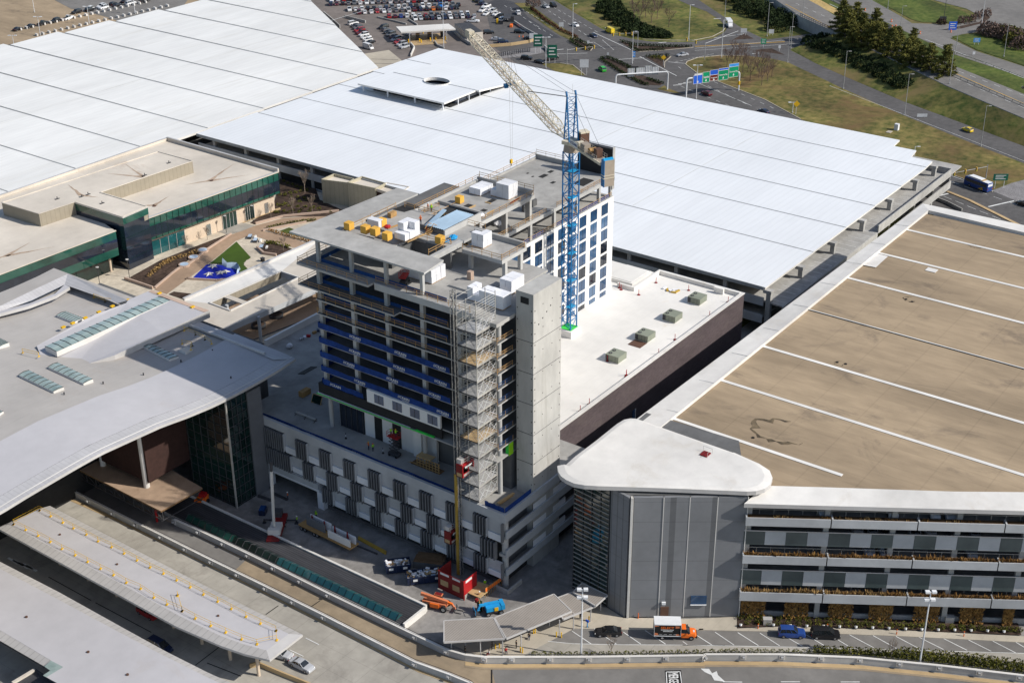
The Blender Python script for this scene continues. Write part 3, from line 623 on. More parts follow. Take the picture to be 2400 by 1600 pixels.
for i in range(5):
    p = ga+gd*(i/4); b = MB(); b.bar((p.x,p.y,.3),(p.x,p.y,25.4),.12,.12,'steel_dark'); b.build('mullion', tb)
p = z13(748,1515,TZ+.2); b = MB(); b.box(p.x-.8,p.x+.8,p.y-.7,p.y+.7,p.z,p.z+.25,'red_dark'); b.build('roof_hatch', tb)
_h = thing('hatch_guardrail', 'small steel guard rail standing by the red hatch on the rounded white roof', 'guard rail', (p.x,p.y,p.z)); b = MB()
for dx, dy in ((-.9,-.9),(.9,-.9),(.9,.9)): b.tube((p.x+dx,p.y+dy,p.z),(p.x+dx,p.y+dy,p.z+1.05),.03,'steel_galv',5)
b.tube((p.x-.9,p.y-.9,p.z+1.05),(p.x+.9,p.y-.9,p.z+1.05),.03,'steel_galv',5); b.tube((p.x+.9,p.y-.9,p.z+1.05),(p.x+.9,p.y+.9,p.z+1.05),.03,'steel_galv',5); b.build('rail', _h)
# ================================================================ hotel under construction
HT = thing('hotel_building', 'concrete framed hotel tower under construction on a low podium, blue mesh round its open floors', 'building', (215, 155, 0))
def P_(name): return MB()
def part(mb, name): return mb.build(name, HT)
# ---- podium: front parking levels
b = MB(); b.box(170.3, 199, 126.4, 188.3, 15.1, 15.8, 'concrete', 'concrete_deck'); part(b, 'deck_slab')
b = MB(); b.box(170.2, 170.8, 126.2, 188.4, 14.95, 16.75, 'precast'); b.box(170.81, 200.6, 126.2, 126.6, 14.95, 16.75, 'precast'); part(b, 'fascia')
b = MB(); b.box(173, 199, 128, 188.2, 2.6, 15.05, 'concrete_dark'); b.box(172.5, 199, 128, 172.4, 0, 2.58, 'hole_dark'); part(b, 'dark_interior')  # dark blocks carry the shade behind and below the facade panels
for z_, z1_ in ((11.1,12.75),(7.1,8.75),(3.1,4.55)):
    b = MB(); b.box(170.75, 203, 126.25, 126.55, z_, z1_, 'precast'); b.box(170.75, 203, 126.56, 128, z_-.1, z_+.5, 'concrete'); part(b, 'parapet_band')
    for x0_ in (179.5, 186):
        b = MB(); b.box(x0_, x0_+4.2, 126.6, 126.8, z1_-.05, z1_+1.2, 'precast_light'); part(b, 'infill_panel')
b = MB(); b.tube((171.7,127.3,0),(171.7,127.3,15),.62,'concrete_new',14); part(b, 'column')
b = MB(); b.box(169.6,174,125.2,125.5,0,.95,'concrete'); b.box(169.6,169.9,125.51,129.5,0,.95,'concrete'); part(b, 'planter_wall')
for x in (186, 196):
    b = MB(); b.tube((x,128.2,0),(x,128.2,15),.55,'concrete',12); part(b, 'column')
for y in (143.5, 158, 164):
    b = MB(); b.box(172.0,172.9,y-.45,y+.45,0,3,'concrete'); part(b, 'column')
b = MB(); b.box(171.6,172,128.5,171.8,0,.6,'concrete_dark'); part(b, 'base_wall')  # dark tone deepens the painted shade of the recess
# gate of the service drive
b = MB(); b.box(170.5,172.2,172.6,188.3,3.9,6.0,'precast_light'); b.box(170.25,170.49,172.6,188.3,4.6,5.9,'precast'); b.box(170.5,172.2,171.6,173.2,0,3.89,'precast_light'); b.box(170.5,172.2,186.6,188.3,0,3.89,'precast_light'); part(b, 'drive_portal')
def light_panel(y, z0_, z1_):
    b = MB(); zm_ = z0_+(z1_-z0_)*.36
    b.box(170.35,170.55,y-3.2,y,zm_,z1_,'precast'); b.box(170.12,170.6,y-3.15,y-.05,z0_,zm_-.06,'precast_light'); b.box(169.75,170.6,y-3.28,y-3.18,z0_,z1_,'fin_grey'); b.box(169.75,170.6,y,y+.12,z0_+.3,z1_,'precast')
    part(b, 'precast_panel')
def louvres(ya, yb, z0_, z1_):
    n = max(2, round((ya-yb)/.62)); b = MB()
    for i in range(n):
        y = ya-.3-(ya-yb-.5)*i/(n-1) if n > 1 else ya
        b.box(169.65,170.62,y-.11,y+.11,z0_+.12*(i % 2),z1_,'fin_grey')
    b.box(170.63,170.75,yb,ya,z0_+.2,z1_,'paint_black'); part(b, 'louvre_bank')
R1 = [130.05+6.33*k for k in range(9)]; R2 = [134.8+6.34*k for k in range(8)]; R3 = [130.1+6.33*k for k in range(7)]
for y in R1: light_panel(y, 10.6, 14.85); louvres(y+3.13, y, 10.7, 14.7) if y < 178 else louvres(187.9, y, 10.6, 14.7)
for y in R2: light_panel(y, 6.6, 10.15); louvres(y+3.13, y, 6.3, 10.2) if y < 177 else louvres(187.9, y, 6.2, 10.2)
louvres(131.5, 128.2, 6.4, 10.2)
for y in R3: light_panel(y, 2.6, 6.05); louvres(y+3.13, y, 2.6, 6.1)
# ---- podium: conference block with the white roof
b = MB(); b.box(201,278.4,136.1,176,0,15.6,'concrete_dark','membrane_white'); part(b, 'conference_block')
b = MB(); b.box(200.8,278.7,135.5,136.1,0,16.3,'brick_dark'); part(b, 'brick_wall')
b = MB(); b.box(200.7,278.9,135.38,136.35,16.3,16.5,'coping_white'); b.box(200.7,278.3,136.11,136.34,15.6,16.3,'membrane_white'); part(b, 'coping')
b = MB(); b.box(278.0,278.7,136.36,158.8,15.55,16.6,'membrane_white'); b.box(266,278.0,158.2,158.8,15.55,16.6,'membrane_white'); b.box(266,266.6,158.81,163,15.55,16.6,'membrane_white'); b.box(276.6,277.2,140,142.5,15.55,17.0,'membrane_white'); part(b, 'roof_parapet')
b = MB(); b.box(268,277,160,167,15.55,16.4,'membrane_white'); b.box(268.5,276.5,160.5,166.5,16.41,16.5,'membrane_white'); part(b, 'roof_kerb')
b = MB(); b.box(188.3,201,136.5,163,0,15.62,'concrete_dark','membrane_white'); part(b, 'podium_block')
b = MB(); b.box(188.25,188.9,128,136,15.6,22,'stucco_white'); part(b, 'white_pier')
b = MB(); b.box(229,229.9,135.36,135.5,5.2,7.6,'glass_blue'); b.box(229.95,230.2,135.34,135.5,5.1,7.7,'coping_white'); part(b, 'window')
# ---- tower frame: front block
YA, YB = 173.9, 131.0
LV = [29.3, 32.4, 35.5, 38.6, 41.6, 44.6]
def slab(z, x0=175, x1=197, y0=YB, y1=YA, t=.24, m='concrete_new', mt='concrete_dark'):  # dark floor tops paint in the shade of the open storeys
    b = MB(); b.prism([(x0,y0),(187.5,y0),(187.5,136.5),(x1,136.5),(x1,y1),(x0,y1)], z-t, z, m, mt); return part(b, 'floor_slab')
slab(26.3)
for z in LV: slab(z)
b = MB(); b.prism([(175,YB),(187.5,YB),(187.5,136.5),(197,136.5),(197,176.7),(173.3,176.7),(173.3,153),(175,153)], 47.4, 47.65, 'concrete_new', 'concrete_dark'); part(b, 'floor_slab')  # top darkened like the floors below to hold painted shade
b = MB(); b.prism([(175,136.3),(197.8,136.3),(197.8,176.7),(173.4,176.7),(173.4,159),(175,159)], 51.55, 52, 'concrete', 'concrete_deck'); part(b, 'floor_slab')
b = MB(); b.box(174.2,179.4,130.6,136.2,51.2,51.9,'concrete','concrete_deck'); b.box(179.41,189,130.6,136.2,51.4,51.95,'concrete','concrete_deck'); part(b, 'landing')
b = MB(); b.box(174.7,174.98,136.3,158.6,50.75,52.05,'concrete_new'); part(b, 'edge_beam')
b = MB(); b.box(181.5,187.6,139.5,146.7,52,52.35,'concrete_new','concrete_deck'); part(b, 'roof_pad')
for y in (173.4, 165.1, 156.7, 148.3, 139.9):
    b = MB(); b.box(175.5,176.25,y-.4,y+.4,26.3,51.5,'concrete_new'); part(b, 'column')
    if y > 147:
        b = MB(); b.box(175.7,176.3,y-.33,y+.33,52.05,56.7,'concrete_new'); part(b, 'column')
for y in (173.9, 149.8, 165, 157):
    b = MB(); b.tube((176.9,y,15.8),(176.9,y,24),.45,'concrete_new',12); part(b, 'column') if y in (173.9,149.8) else None
b = MB(); b.tube((176.8,132.1,15.8),(176.8,132.1,51.3),.45,'concrete_new',14); b.box(176.2,177.5,131.4,132.8,50.4,51.2,'concrete_new'); part(b, 'column')
for x in (182.5, 189.5, 196.5):
    for y in (173.2, 165, 148, 139.9):
        b = MB(); b.box(x-.35,x+.35,y-.35,y+.35,26.4,51.5,'concrete'); part(b, 'column')
for x in (184, 192):
    for y in (173.5, 165):
        b = MB(); b.box(x-.35,x+.35,y-.35,y+.35,52.05,56.7,'concrete'); part(b, 'column')
b = MB(); b.box(188.2,196,136,168,15.7,51.5,'concrete_dark'); b.box(182.5,188.15,141,160,26.4,51.4,'hole_dark'); part(b, 'dark_core')  # dark blocks added so the open floors look deep in shade
# lower storeys of the tower above the deck
b = MB(); b.prism([(174.5,131),(187.5,131),(187.5,136),(197,136),(197,174.9),(174.5,174.9)],23.75,24.0,'concrete'); part(b, 'soffit_slab')
b = MB(); b.box(174.75,175.2,143.9,174.75,24.22,26.35,'panel_black'); b.box(175.21,197,174.3,174.7,24.22,26.35,'panel_black'); part(b, 'black_band')
b = MB(); b.box(174.45,174.9,151.5,174.95,24.01,24.2,'coping_white'); b.box(174.3,174.44,145.6,174.95,24.05,24.18,'sealant_green'); b.box(174.42,174.74,145.6,150,24.02,24.3,'sealant_green'); part(b, 'sealed_edge')
b = MB(); b.box(174.6,175.05,144.1,161.95,26.36,29.05,'stucco_white'); part(b, 'wall_panel')
for y in (158.9, 154.4, 150.1, 145.9):
    b = MB(); b.box(174.55,174.7,y-1.15,y+1.15,26.75,28.65,'glass_blue'); b.box(174.5,174.56,y-.03,y+.03,26.75,28.65,'steel_dark'); part(b, 'window')
b = MB(); b.box(178.2,178.6,148,166.2,15.8,23.7,'stucco_white'); b.box(177.6,178.19,151.4,153.4,15.8,23.7,'stucco_white'); b.box(177.9,178.19,147.9,150.6,15.8,23.7,'precast'); part(b, 'ground_wall')
b = MB(); b.box(178.0,178.55,166.3,172.5,15.85,21.2,'glass_dark'); b.box(178.56,186,172.3,172.5,15.85,21.2,'glass_dark'); part(b, 'glass_front')
for y in (166.5, 168, 169.5, 171, 172.4):
    b = MB(); b.box(177.88,178.0,y-.06,y+.06,15.85,21.2,'steel_dark'); part(b, 'mullion')
for ya, yb in ((163.6,161.7),(159.0,156.9),(150.5,148.1)):
    b = MB(); b.box(178.1,178.2,yb,ya,15.85,21.3 if ya < 160 else 21.0,'hole_dark'); part(b, 'opening')
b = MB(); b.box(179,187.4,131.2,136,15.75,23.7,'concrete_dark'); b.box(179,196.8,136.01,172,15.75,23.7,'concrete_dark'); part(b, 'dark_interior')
# ---- lift and stair shaft
b = MB(); b.box(179.5,188.1,126.62,130.3,0,56.5,'concrete_shaft'); part(b, 'stair_shaft')
b = MB(); b.box(179.44,179.5,127.6,129.3,54.4,55.6,'hole_dark'); part(b, 'opening')
b = MB()
for i in range(17):
    z_ = 18+i*2.2
    for x in (179.95, 187.7): b.box(x-.09,x+.09,126.58,126.62,z_,z_+.2,'hole_dark')
    if i % 2 == 0:
        for x in (182.4,185.2): b.box(x-.07,x+.07,126.58,126.62,z_+.5,z_+.65,'hole_dark')
    for y in (127.0,130.0): b.box(179.46,179.5,y-.08,y+.08,z_,z_+.2,'hole_dark')
for k in range(4): b.box(181+k*1.2,181.2+k*1.2,126.57,126.62,50.2+k*.75,50.45+k*.75,'hole_dark')
part(b, 'tie_hole')
b = MB()
for z_ in (22.5,28.6,34.8,41,47.2): b = MB(); b.box(179.44,179.5,126.65,130.28,z_,z_+.07,'concrete_dark'); b.box(179.5,188.1,126.57,126.62,z_,z_+.07,'concrete_dark'); part(b, 'pour_joint')
# ---- roof slabs of the front block
b = MB(); b.prism([(174.9,146.9),(181.3,147.6),(181.3,172.4),(204,172.2),(204,177.6),(174.9,179.5)], 56.7, 57.05, 'concrete_new', 'concrete'); part(b, 'roof_slab')
b = MB(); b.prism([(188,151),(198.6,151),(198.6,172.1),(181.4,172.1),(181.4,160),(188,160)], 55.8, 56.25, 'concrete_new', 'concrete_deck'); part(b, 'roof_slab')
b = MB(); b.box(181.35,190.5,150.2,151,56,57,'concrete_new'); part(b, 'roof_beam')
b = MB(); b.box(187.6,188,151.05,159.9,52.1,55.8,'concrete_dark'); b.box(181.5,187.5,160.05,160.4,52.1,55.7,'concrete_dark'); part(b, 'dark_wall')
b = MB(); b.prism([(188.9,140.2),(196.6,140.2),(196.6,150.1),(188.9,149.4)], 55.3, 56.05, 'concrete_new', 'concrete_deck'); part(b, 'roof_slab')
b = MB(); b.box(196.1,196.6,140.25,152,56.06,57.0,'concrete'); part(b, 'roof_upstand')
for x, y in ((190.4,140.7),(195.2,140.7),(190.3,148.4),(195.2,148.4)):
    b = MB(); b.box(x-.35,x+.35,y-.35,y+.35,52,55.3,'concrete_new'); part(b, 'column')
# ---- rear wing: white window wall and open floors above it
YW = 163.0
b = MB(); b.box(200,263.3,YW,YW+.5,15.65,39.75,'stucco_white'); b.box(262.8,263.3,YW+.51,185,15.65,39.7,'stucco_white'); part(b, 'window_wall')
for ci_, x in enumerate((222.6, 227.2, 231.6, 236.1, 240.5, 244.9, 249.05, 253.55, 258.15)):
    for r in range(8):
        zt = 38.95-3.18*r
        if x < 229 and r > 3: continue
        b = MB(); b.box(x,x+2.75,YW-.04,YW+.02,zt-2.55,zt,RN.choice(('glass_blue','glass_blue','glass_dark','glass_blind'))); b.box(x+1.34,x+1.40,YW-.07,YW-.03,zt-2.55,zt,'steel_dark'); b.box(x-.06,x+2.81,YW-.09,YW+.01,zt-2.62,zt-2.55,'metal_pale'); part(b, 'window')
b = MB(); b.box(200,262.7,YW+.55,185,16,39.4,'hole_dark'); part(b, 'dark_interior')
b = MB(); b.box(200,263.2,YW+.1,185,39.4,39.8,'concrete','concrete_deck'); part(b, 'floor_slab')
b = MB(); b.box(200,263.4,YW,185,43.7,44.55,'concrete_new','concrete_deck'); part(b, 'floor_slab')
b = MB(); b.box(204,231.6,YW,178,49.3,50.2,'concrete_new','concrete_deck'); part(b, 'roof_slab')
for x in (213, 221.9, 230.6, 239.6, 248.6, 257.7, 262.6):
    b = MB(); b.box(x-.35,x+.35,YW+.25,YW+.9,39.8,43.7,'concrete_new'); part(b, 'column')
    b = MB(); b.box(x-.35,x+.35,YW+9,YW+9.7,39.8,43.7,'concrete'); part(b, 'column')
for x in (213, 221.9, 230.5):
    for y in (YW+.3, YW+8):
        b = MB(); b.box(x-.4,x+.35,y,y+1.2,44.55,49.3,'concrete'); part(b, 'column')
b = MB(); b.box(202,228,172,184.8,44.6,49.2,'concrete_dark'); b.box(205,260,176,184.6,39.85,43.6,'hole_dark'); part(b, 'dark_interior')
b = MB(); b.box(262.7,263.35,163.2,172.8,44.56,51.2,'panel_black'); b.box(262.5,263.4,163.0,163.19,41.6,51.6,'concrete'); b.box(262.4,263.5,163.2,172.8,51.21,51.4,'steel_dark'); part(b, 'screen_wall')  # near-black face has its shade painted in, the lit edge stays concrete
b = MB(); b.box(263,263.4,172.9,185,44.56,45.6,'concrete'); b.box(232,263.4,184.6,185,44.56,45.0,'concrete'); part(b, 'roof_parapet')
b = MB(); b.box(231.0,231.5,163.4,178,50.21,51.1,'concrete'); b.box(215.5,216,164,176.5,50.21,50.9,'concrete'); b.box(205,231,177.5,178,50.21,50.7,'concrete_new'); part(b, 'roof_upstand')
b = MB(); b.box(233.5,238.5,167.3,167.8,44.56,46.0,'concrete_dark'); part(b, 'roof_upstand')
for c_, s_ in (((735,490),(2.4,1.3)),((870,410),(1.6,1)),((910,610),(1.4,.9)),((540,500),(.7,.5)),((445,440),(.7,.5)),((1470,600),(4.6,3))):
    p = m2(*c_, 44.57); b = MB(); b.box(p.x-s_[0]/2,p.x+s_[0]/2,p.y-s_[1]/2,p.y+s_[1]/2,44.56,44.59,'hole_dark'); part(b, 'floor_opening')
for c_, s_ in (((1180,1190),(3,1.5)),((1040,1060),(3.4,1.6)),((1330,1140),(2.6,1.2)),((1500,950),(2.4,1.2))):
    p = m1(*c_, 50.21); b = MB(); b.box(p.x-s_[0]/2,p.x+s_[0]/2,p.y-s_[1]/2,p.y+s_[1]/2,50.2,50.23,'hole_dark'); b.box(p.x-s_[0]/2-.3,p.x-s_[0]/2,p.y-s_[1]/2-.3,p.y+s_[1]/2,50.2,50.36,'plywood'); part(b, 'floor_opening')
p = c6(1440,300,56.26); b = MB(); b.poly([tuple(c6(x,y,56.28)) for x,y in ((1250,318),(1440,242),(1600,292),(1400,350))], 'hole_dark'); part(b, 'floor_opening')
# metal decking over the plant room
b = MB(); b.box(191.4,202.6,155.3,155.6,55.4,57.35,'concrete_new'); b.box(191.4,191.7,155.61,163,56.26,57.3,'concrete_dark'); b.box(202.3,202.6,155.61,163,50.2,57.3,'concrete_dark'); b.box(198.7,202.2,155.7,163,50.25,56.9,'hole_dark'); part(b, 'plant_room_wall')
b = MB()
for i in range(9):
    y = 155.5+i*.47; b.add([(191.3,y,57.5),(200.6,y,57.5),(200.6,y+.34,57.62),(191.3,y+.34,57.62),(200.6,y+.47,57.5),(191.3,y+.47,57.5)], [[0,1,2,3],[3,2,4,5]], 'deck_metal')
b.box(191.6,200.6,155.7,159.7,57.36,57.45,'steel_dark'); part(b, 'metal_deck')
b = MB(); P = [c6(1650,512,57.5),c6(1722,520,57.5),c6(1915,322,57.5),c6(1868,310,57.5)]; b.add([tuple(v) for v in P]+[(v.x,v.y,57.3) for v in P], [[0,1,2,3],[0,4,5,1],[1,5,6,2],[2,6,7,3],[3,7,4,0]], 'deck_metal'); part(b, 'metal_deck')
# ---- guard rails
def guard(p, q_, z, m='wood', post='wood', n=None, mesh=None, h=1.05):
    p, q_ = Vector((p[0],p[1],z)), Vector((q_[0],q_[1],z)); d = q_-p; L0 = d.length; n = n or max(1, round(L0/2.5)); b = MB(); up = Vector((0,0,1))
    for i in range(n+1): e = p+d*(i/n); b.bar(e, e+up*h*(1.0 if i % 3 else 1.25), .065, .065, post)
    for t_ in (h*.55, h): b.bar(p+up*t_, q_+up*t_, .05, .08, m)
    return part(b, 'guard_rail')
FX = 175.06
for z in LV[4:]: guard((FX,YA-.1),(FX,142.4),z); guard((FX,YA),(199,YA),z)
guard((173.4,176.5),(173.4,153.2),47.65); guard((173.4,176.5),(198,176.5),47.65); guard((175.1,152.6),(175.1,142),47.65)
guard((173.5,176.5),(173.5,159.2),52); guard((173.5,176.5),(197,176.5),52); guard((175.1,158.5),(175.1,137),52)
guard((188.95,140.3),(188.95,149.3),56.05); guard((189,140.3),(196,140.3),56.05); guard((181.5,151.2),(187.9,151.2),57); guard((188.1,151.1),(188.1,159.8),56.25)
guard((205,177.9),(231.6,177.9),50.5); guard((231.4,163.2),(231.4,177.6),51.1); guard((211.8,163.15),(231.2,163.15),50.2); guard((198.5,151.2),(198.5,171),56.25); guard((182,172),(197,172),56.25)
guard((204,172.3),(216,172.3),50.2); guard((204,175),(214,175),50.2)
guard((200,YW+.1),(236,YW+.1),44.55); guard((240,YW+.1),(262.3,YW+.1),44.55); guard((200,YW+.2),(262.6,YW+.2),39.8,'wood','steel_galv')
guard((232,184.9),(263,184.9),45,'wood','steel_galv'); guard((263.2,176.8),(263.2,184.8),45.6,'wood','steel_galv')
for z in [26.3]+LV+[47.65]:
    guard((174.9,131.05),(179.4,131.05),z,'wood' if z > 40 else 'tarp_blue','wood'); guard((174.95,131.1),(174.95,134.4),z,'wood','wood',1)
# ---- blue debris mesh with the builder's name
def mesh_band(y0, y1, z, h=1.12, x=174.93):
    b = MB(); n = 14; V = []
    for i in range(n+1):
        y = y0+(y1-y0)*i/n; V += [(x-.05*math.sin(i*1.7), y, z-.1), (x-.07*math.sin(i*2.3+1), y, z+h+.07*math.sin(i*1.3))]
    b.add(V, [[2*i,2*i+1,2*i+3,2*i+2] for i in range(n)], 'mesh_blue'); return b
for z, ys in ((38.6,(164.3,153.2,144)),(35.5,(164.6,153.7,143.9)),(32.4,(166.3,155.5,145.4)),(29.3,(163.8,152.9,143.6))):
    b = mesh_band(YA-.1, 141.8, z); b.add([(174.97,YA,z),(184,YA,z),(184,YA,z+1.1),(174.97,YA,z+1.1)], [[0,1,2,3]], 'mesh_blue')
    for y in ys: b.text('//CRAIN', (174.72,y+1.35,z+.38), (0,-1,0), (0,0,1), .58, 'paint_white', 2.8); b.box(174.72,174.74,y-1.3,y+.3,z+.16,z+.24,'paint_white')
    part(b, 'debris_mesh')
b = mesh_band(YA-.4, 163.2, 26.4); b.text('//CRAIN', (174.72,171.6,26.75), (0,-1,0), (0,0,1), .58, 'paint_white', 2.8); b.add([(174.97,YA,26.4),(184,YA,26.4),(184,YA,27.5),(174.97,YA,27.5)], [[0,1,2,3]], 'mesh_blue'); part(b, 'debris_mesh')
b = mesh_band(187.9, 134.5, 15.9, 1.05, 171.2)
for y in (179.5, 175.6, 163.5, 150.2): b.text('//CRAIN', (171.05,y,16.2), (0,-1,0), (0,0,1), .5, 'paint_white', 2.4)
part(b, 'debris_mesh')
b = mesh_band(131.2, 126.8, 16.7, 1.0, 170.9); b.add([(170.9,126.7,16.7),(179,126.7,16.7),(179,126.7,17.7),(170.9,126.7,17.7)], [[0,1,2,3]], 'mesh_blue'); part(b, 'debris_mesh')
for z in LV[4:]+[47.65,52]:
    b = MB(); b.box(176.2,176.24,143,173,z+.05,z+.75,'tarp_blue'); b.box(176.2,196,YA-.3,YA-.27,z+.05,z+.8,'tarp_blue'); part(b, 'toe_sheet')
b = MB(); b.box(240.2,262,YW+.5,YW+.54,39.85,40.6,'tarp_blue'); b.box(202,236,YW+.5,YW+.54,39.85,40.7,'tarp_blue'); part(b, 'toe_sheet')
b = MB(); b.box(178.0,179.3,130.9,131.1,23.6,26.1,'lime'); b.box(177.9,178.0,131.0,131.6,23.6,26.0,'sealant_green'); part(b, 'green_panel')
# ---- lower roof link at the left of the tower
lk = thing('link_deck', 'grey concrete deck with a white parapet wall between the hotel podium and the arched terminal', 'deck', (200,203,0))
b = MB(); b.prism([(172,188.4),(203,188.4),(203,193.5),(173.5,193.5)], 12, 15.4, 'concrete', 'concrete_deck'); b.build('slab', lk)
b = MB(); b.prism([(175,193.6),(226,193.6),(226,215),(198,215),(176,203)], 8, 12.0, 'concrete_dark', 'concrete_deck'); b.build('slab', lk)
b = MB(); b.box(199,226,214.6,215.2,8,13.6,'stucco_white'); b.build('parapet_wall', lk)
# ================================================================ airport terminal with the arched grey roof (left)
def atY(x, y, Y):
    d = _fw + _rr*((x-1200)/FPX) - _uu*((y-800)/FPX); t = Y/d.y
    return Vector((d.x*t, Y, CH+d.z*t))
def pxl(ox, oy, k, x, y): return ox+x/k, oy+y/k
TM = thing('terminal_building', 'airport terminal with wavy pale grey roof and rows of skylights at the left', 'terminal', (150,225,0))
EY = 185.6
EP = [atY(*pxl(0,1060,2.904,-500,650), EY)]+[atY(*pxl(0,1060,2.904,x,y), EY) for x, y in ((0,405),(170,300),(340,200),(520,95),(690,0))]+[atY(*pxl(0,500,2.904,x,y), EY) for x, y in ((1100,1440),(1280,1375),(1460,1300),(1610,1225),(1750,1150),(1900,1062),(2012,988))]
def wz(x):
    for a, b_ in zip(EP, EP[1:]):
        if a.x <= x <= b_.x: return a.z+(b_.z-a.z)*(x-a.x)/(b_.x-a.x)
    return EP[0].z if x < EP[0].x else EP[-1].z
def wave(y0, y1, dz0, dz1, m, name, x0=None, x1=None, n=40, parent=TM):
    x0 = EP[0].x if x0 is None else x0; x1 = EP[-1].x if x1 is None else x1
    b = MB(); A = [Vector((x0+(x1-x0)*i/n, y0, wz(x0+(x1-x0)*i/n)+dz0)) for i in range(n+1)]; B_ = [Vector((v.x, y1, wz(v.x)+dz1)) for v in A]
    b.strip(A, B_, m); return b, A, B_
b, A, B_ = wave(EY, EY+3.4, 0, .25, 'metal_seam', 'roof_edge'); b.strip([v-Vector((0,0,.55)) for v in A], A, 'metal_pale'); b.strip([v+Vector((0,2.5,-1.2)) for v in A], [v-Vector((0,0,.55)) for v in A], 'metal_seam'); b.build('roof_edge', TM)
b, A, B_ = wave(EY+.9, EY+1.15, .12, .14, 'coping_white', 'gutter'); b.build('gutter', TM)
b, A, B_ = wave(EY+17, 262, .22, .22, 'roof_tan', 'roof', n=60); b.build('roof', TM, True)
b, A, B_ = wave(EY+3.41, EY+17.3, .27, .62, 'roof_lilac', 'roof', n=60); b.strip(B_, [v-Vector((0,0,.5)) for v in B_], 'metal_pale'); b.build('roof_band', TM, True)
xe = EP[-1].x; ze = EP[-1].z
b = MB(); b.add([(xe-3.2,EY+3,ze+.2),(xe,EY,ze),(xe,215,ze+.3),(xe-2.6,215,ze+.5)], [[0,1,2,3]], 'metal_seam'); b.add([(xe,EY,ze),(xe,EY,ze-.6),(xe,215,ze-.3),(xe,215,ze+.3)], [[0,1,2,3]], 'metal_pale'); b.build('roof_edge', TM)
b = MB(); b.box(xe-2.9,xe-2.5,EY+6,214,ze+.3,ze+.75,'metal_pale'); b.build('roof_kerb', TM)
# raised roof carrying the long skylight
RZ = 28.0
b = MB(); P = [t0(1425,660,RZ),t0(1030,520,RZ),t0(870,590,RZ),t0(860,610,RZ),t0(640,690,RZ),t0(250,900,RZ-.8),t0(300,1030,RZ-1.6),t0(500,1055,RZ-1.9),t0(780,965,RZ-1.),t0(1100,812,RZ-.3)]
b.poly([tuple(v) for v in P], 'roof_lilac'); n = len(P); b.add([tuple(v) for v in P]+[(v.x,v.y,26.3 if i in (0,1,2,9) else 25.6) for i, v in enumerate(P)], [[j,n+j,n+(j+1)%n,(j+1)%n] for j in range(n)], 'metal_pale'); b.build('raised_roof', TM)
b = MB(); A = [t0(1425,660,RZ+.03),t0(1030,520,RZ+.03),t0(1010,532,RZ+.03),t0(1390,672,RZ+.03)]; b.poly([tuple(v) for v in A], 'paver_pink'); b.build('roof_stain', TM)
def skylight(c, z, n, kerb_=.35):
    P = [Vector((v.x,v.y,z)) for v in c]   # near-left, far-left, far-right, near-right (long sides 0-3 and 1-2)
    b = MB(); q4 = [(v.x,v.y) for v in P]; b.prism(q4, z-.8, z+kerb_, 'coping_white'); o = b.build('skylight', TM)
    g = MB(); dz = Vector((0,0,kerb_+.02)); a0, a1, b1, b0 = P[0], P[1], P[2], P[3]
    mid0, mid1 = (a0+a1)/2+Vector((0,0,kerb_+.2)), (b0+b1)/2+Vector((0,0,kerb_+.2))
    g.add([a0+dz,b0+dz,mid1,mid0], [[0,1,2,3]], 'glass_sky'); g.add([a1+dz,mid0,mid1,b1+dz], [[0,1,2,3]], 'glass_sky'); g.add([a0+dz,mid0,a1+dz],[[0,1,2]],'glass_sky'); g.add([b0+dz,b1+dz,mid1],[[0,1,2]],'glass_sky'); g.build('pane', o)
    for i in range(n+1):
        g = MB(); t_ = i/n; e = Vector((0,0,.05)); m_ = mid0+(mid1-mid0)*t_+e; g.bar(a0+(b0-a0)*t_+dz+e, m_, .09, .09, 'steel_dark'); g.bar(m_, a1+(b1-a1)*t_+dz+e, .09, .09, 'steel_dark')
        g.build('glazing_bar', o)
    return o
skylight([t0(390,972,RZ-1.0),t0(310,935,RZ-1.0),t0(1080,595,RZ-1.0),t0(1160,622,RZ-1.0)], RZ-.35, 16)
for c in ([(140,1162),(210,1130),(445,1245),(375,1276)],[(335,1090),(402,1060),(640,1172),(575,1203)],[(385,690),(450,665),(570,710),(500,735)],[(-60,930),(0,890),(70,925),(0,955)],[(-150,1440),(-90,1405),(40,1430),(-20,1470)],[(950,890),(1010,875),(1215,968),(1150,990)]):
    zz = 26.4; P = [t0(x,y,zz) for x, y in c]; skylight(P, wz(P[0].x)+.35, 7)
def yellow_frame(f, pts, z, name='roof_guard_rail', lab=''):
    o = thing('safety_rail', lab, 'guard rail', f(pts[0][0],pts[0][1],z), 'yellow safety rails on the terminal roof'); b = MB()
    for (x0_, y0_), (x1_, y1_) in zip(pts, pts[1:]):
        p, q_ = f(x0_,y0_,z), f(x1_,y1_,z)
        for e in (p, q_): b.bar(e, e+Vector((0,0,1.0)), .07, .07, 'yellow'); b.box(e.x-.25,e.x+.25,e.y-.12,e.y+.12,z,z+.12,'yellow')
        b.bar(p+Vector((0,0,1.0)), q_+Vector((0,0,1.0)), .06, .06, 'yellow'); b.bar(p+Vector((0,0,.5)), q_+Vector((0,0,.5)), .05, .05, 'yellow')
    b.build('rail', o); return o
yellow_frame(t0, [(1255,800),(1330,830),(1395,862),(1440,890)], 26.6, lab='yellow safety rail near the shaded right tip of the terminal roof')
yellow_frame(t0, [(640,575),(715,605),(800,610)], 26.6, lab='yellow safety rail by the far left corner of the terminal roof')
yellow_frame(t0, [(155,950),(265,975)], 27.6, lab='short yellow safety rail left of the long skylight on the terminal roof')
yellow_frame(t0, [(1240,890),(1310,905),(1300,930)], 26.6, lab='yellow rail round the small hatch in the shaded part of the terminal roof')
i = 0
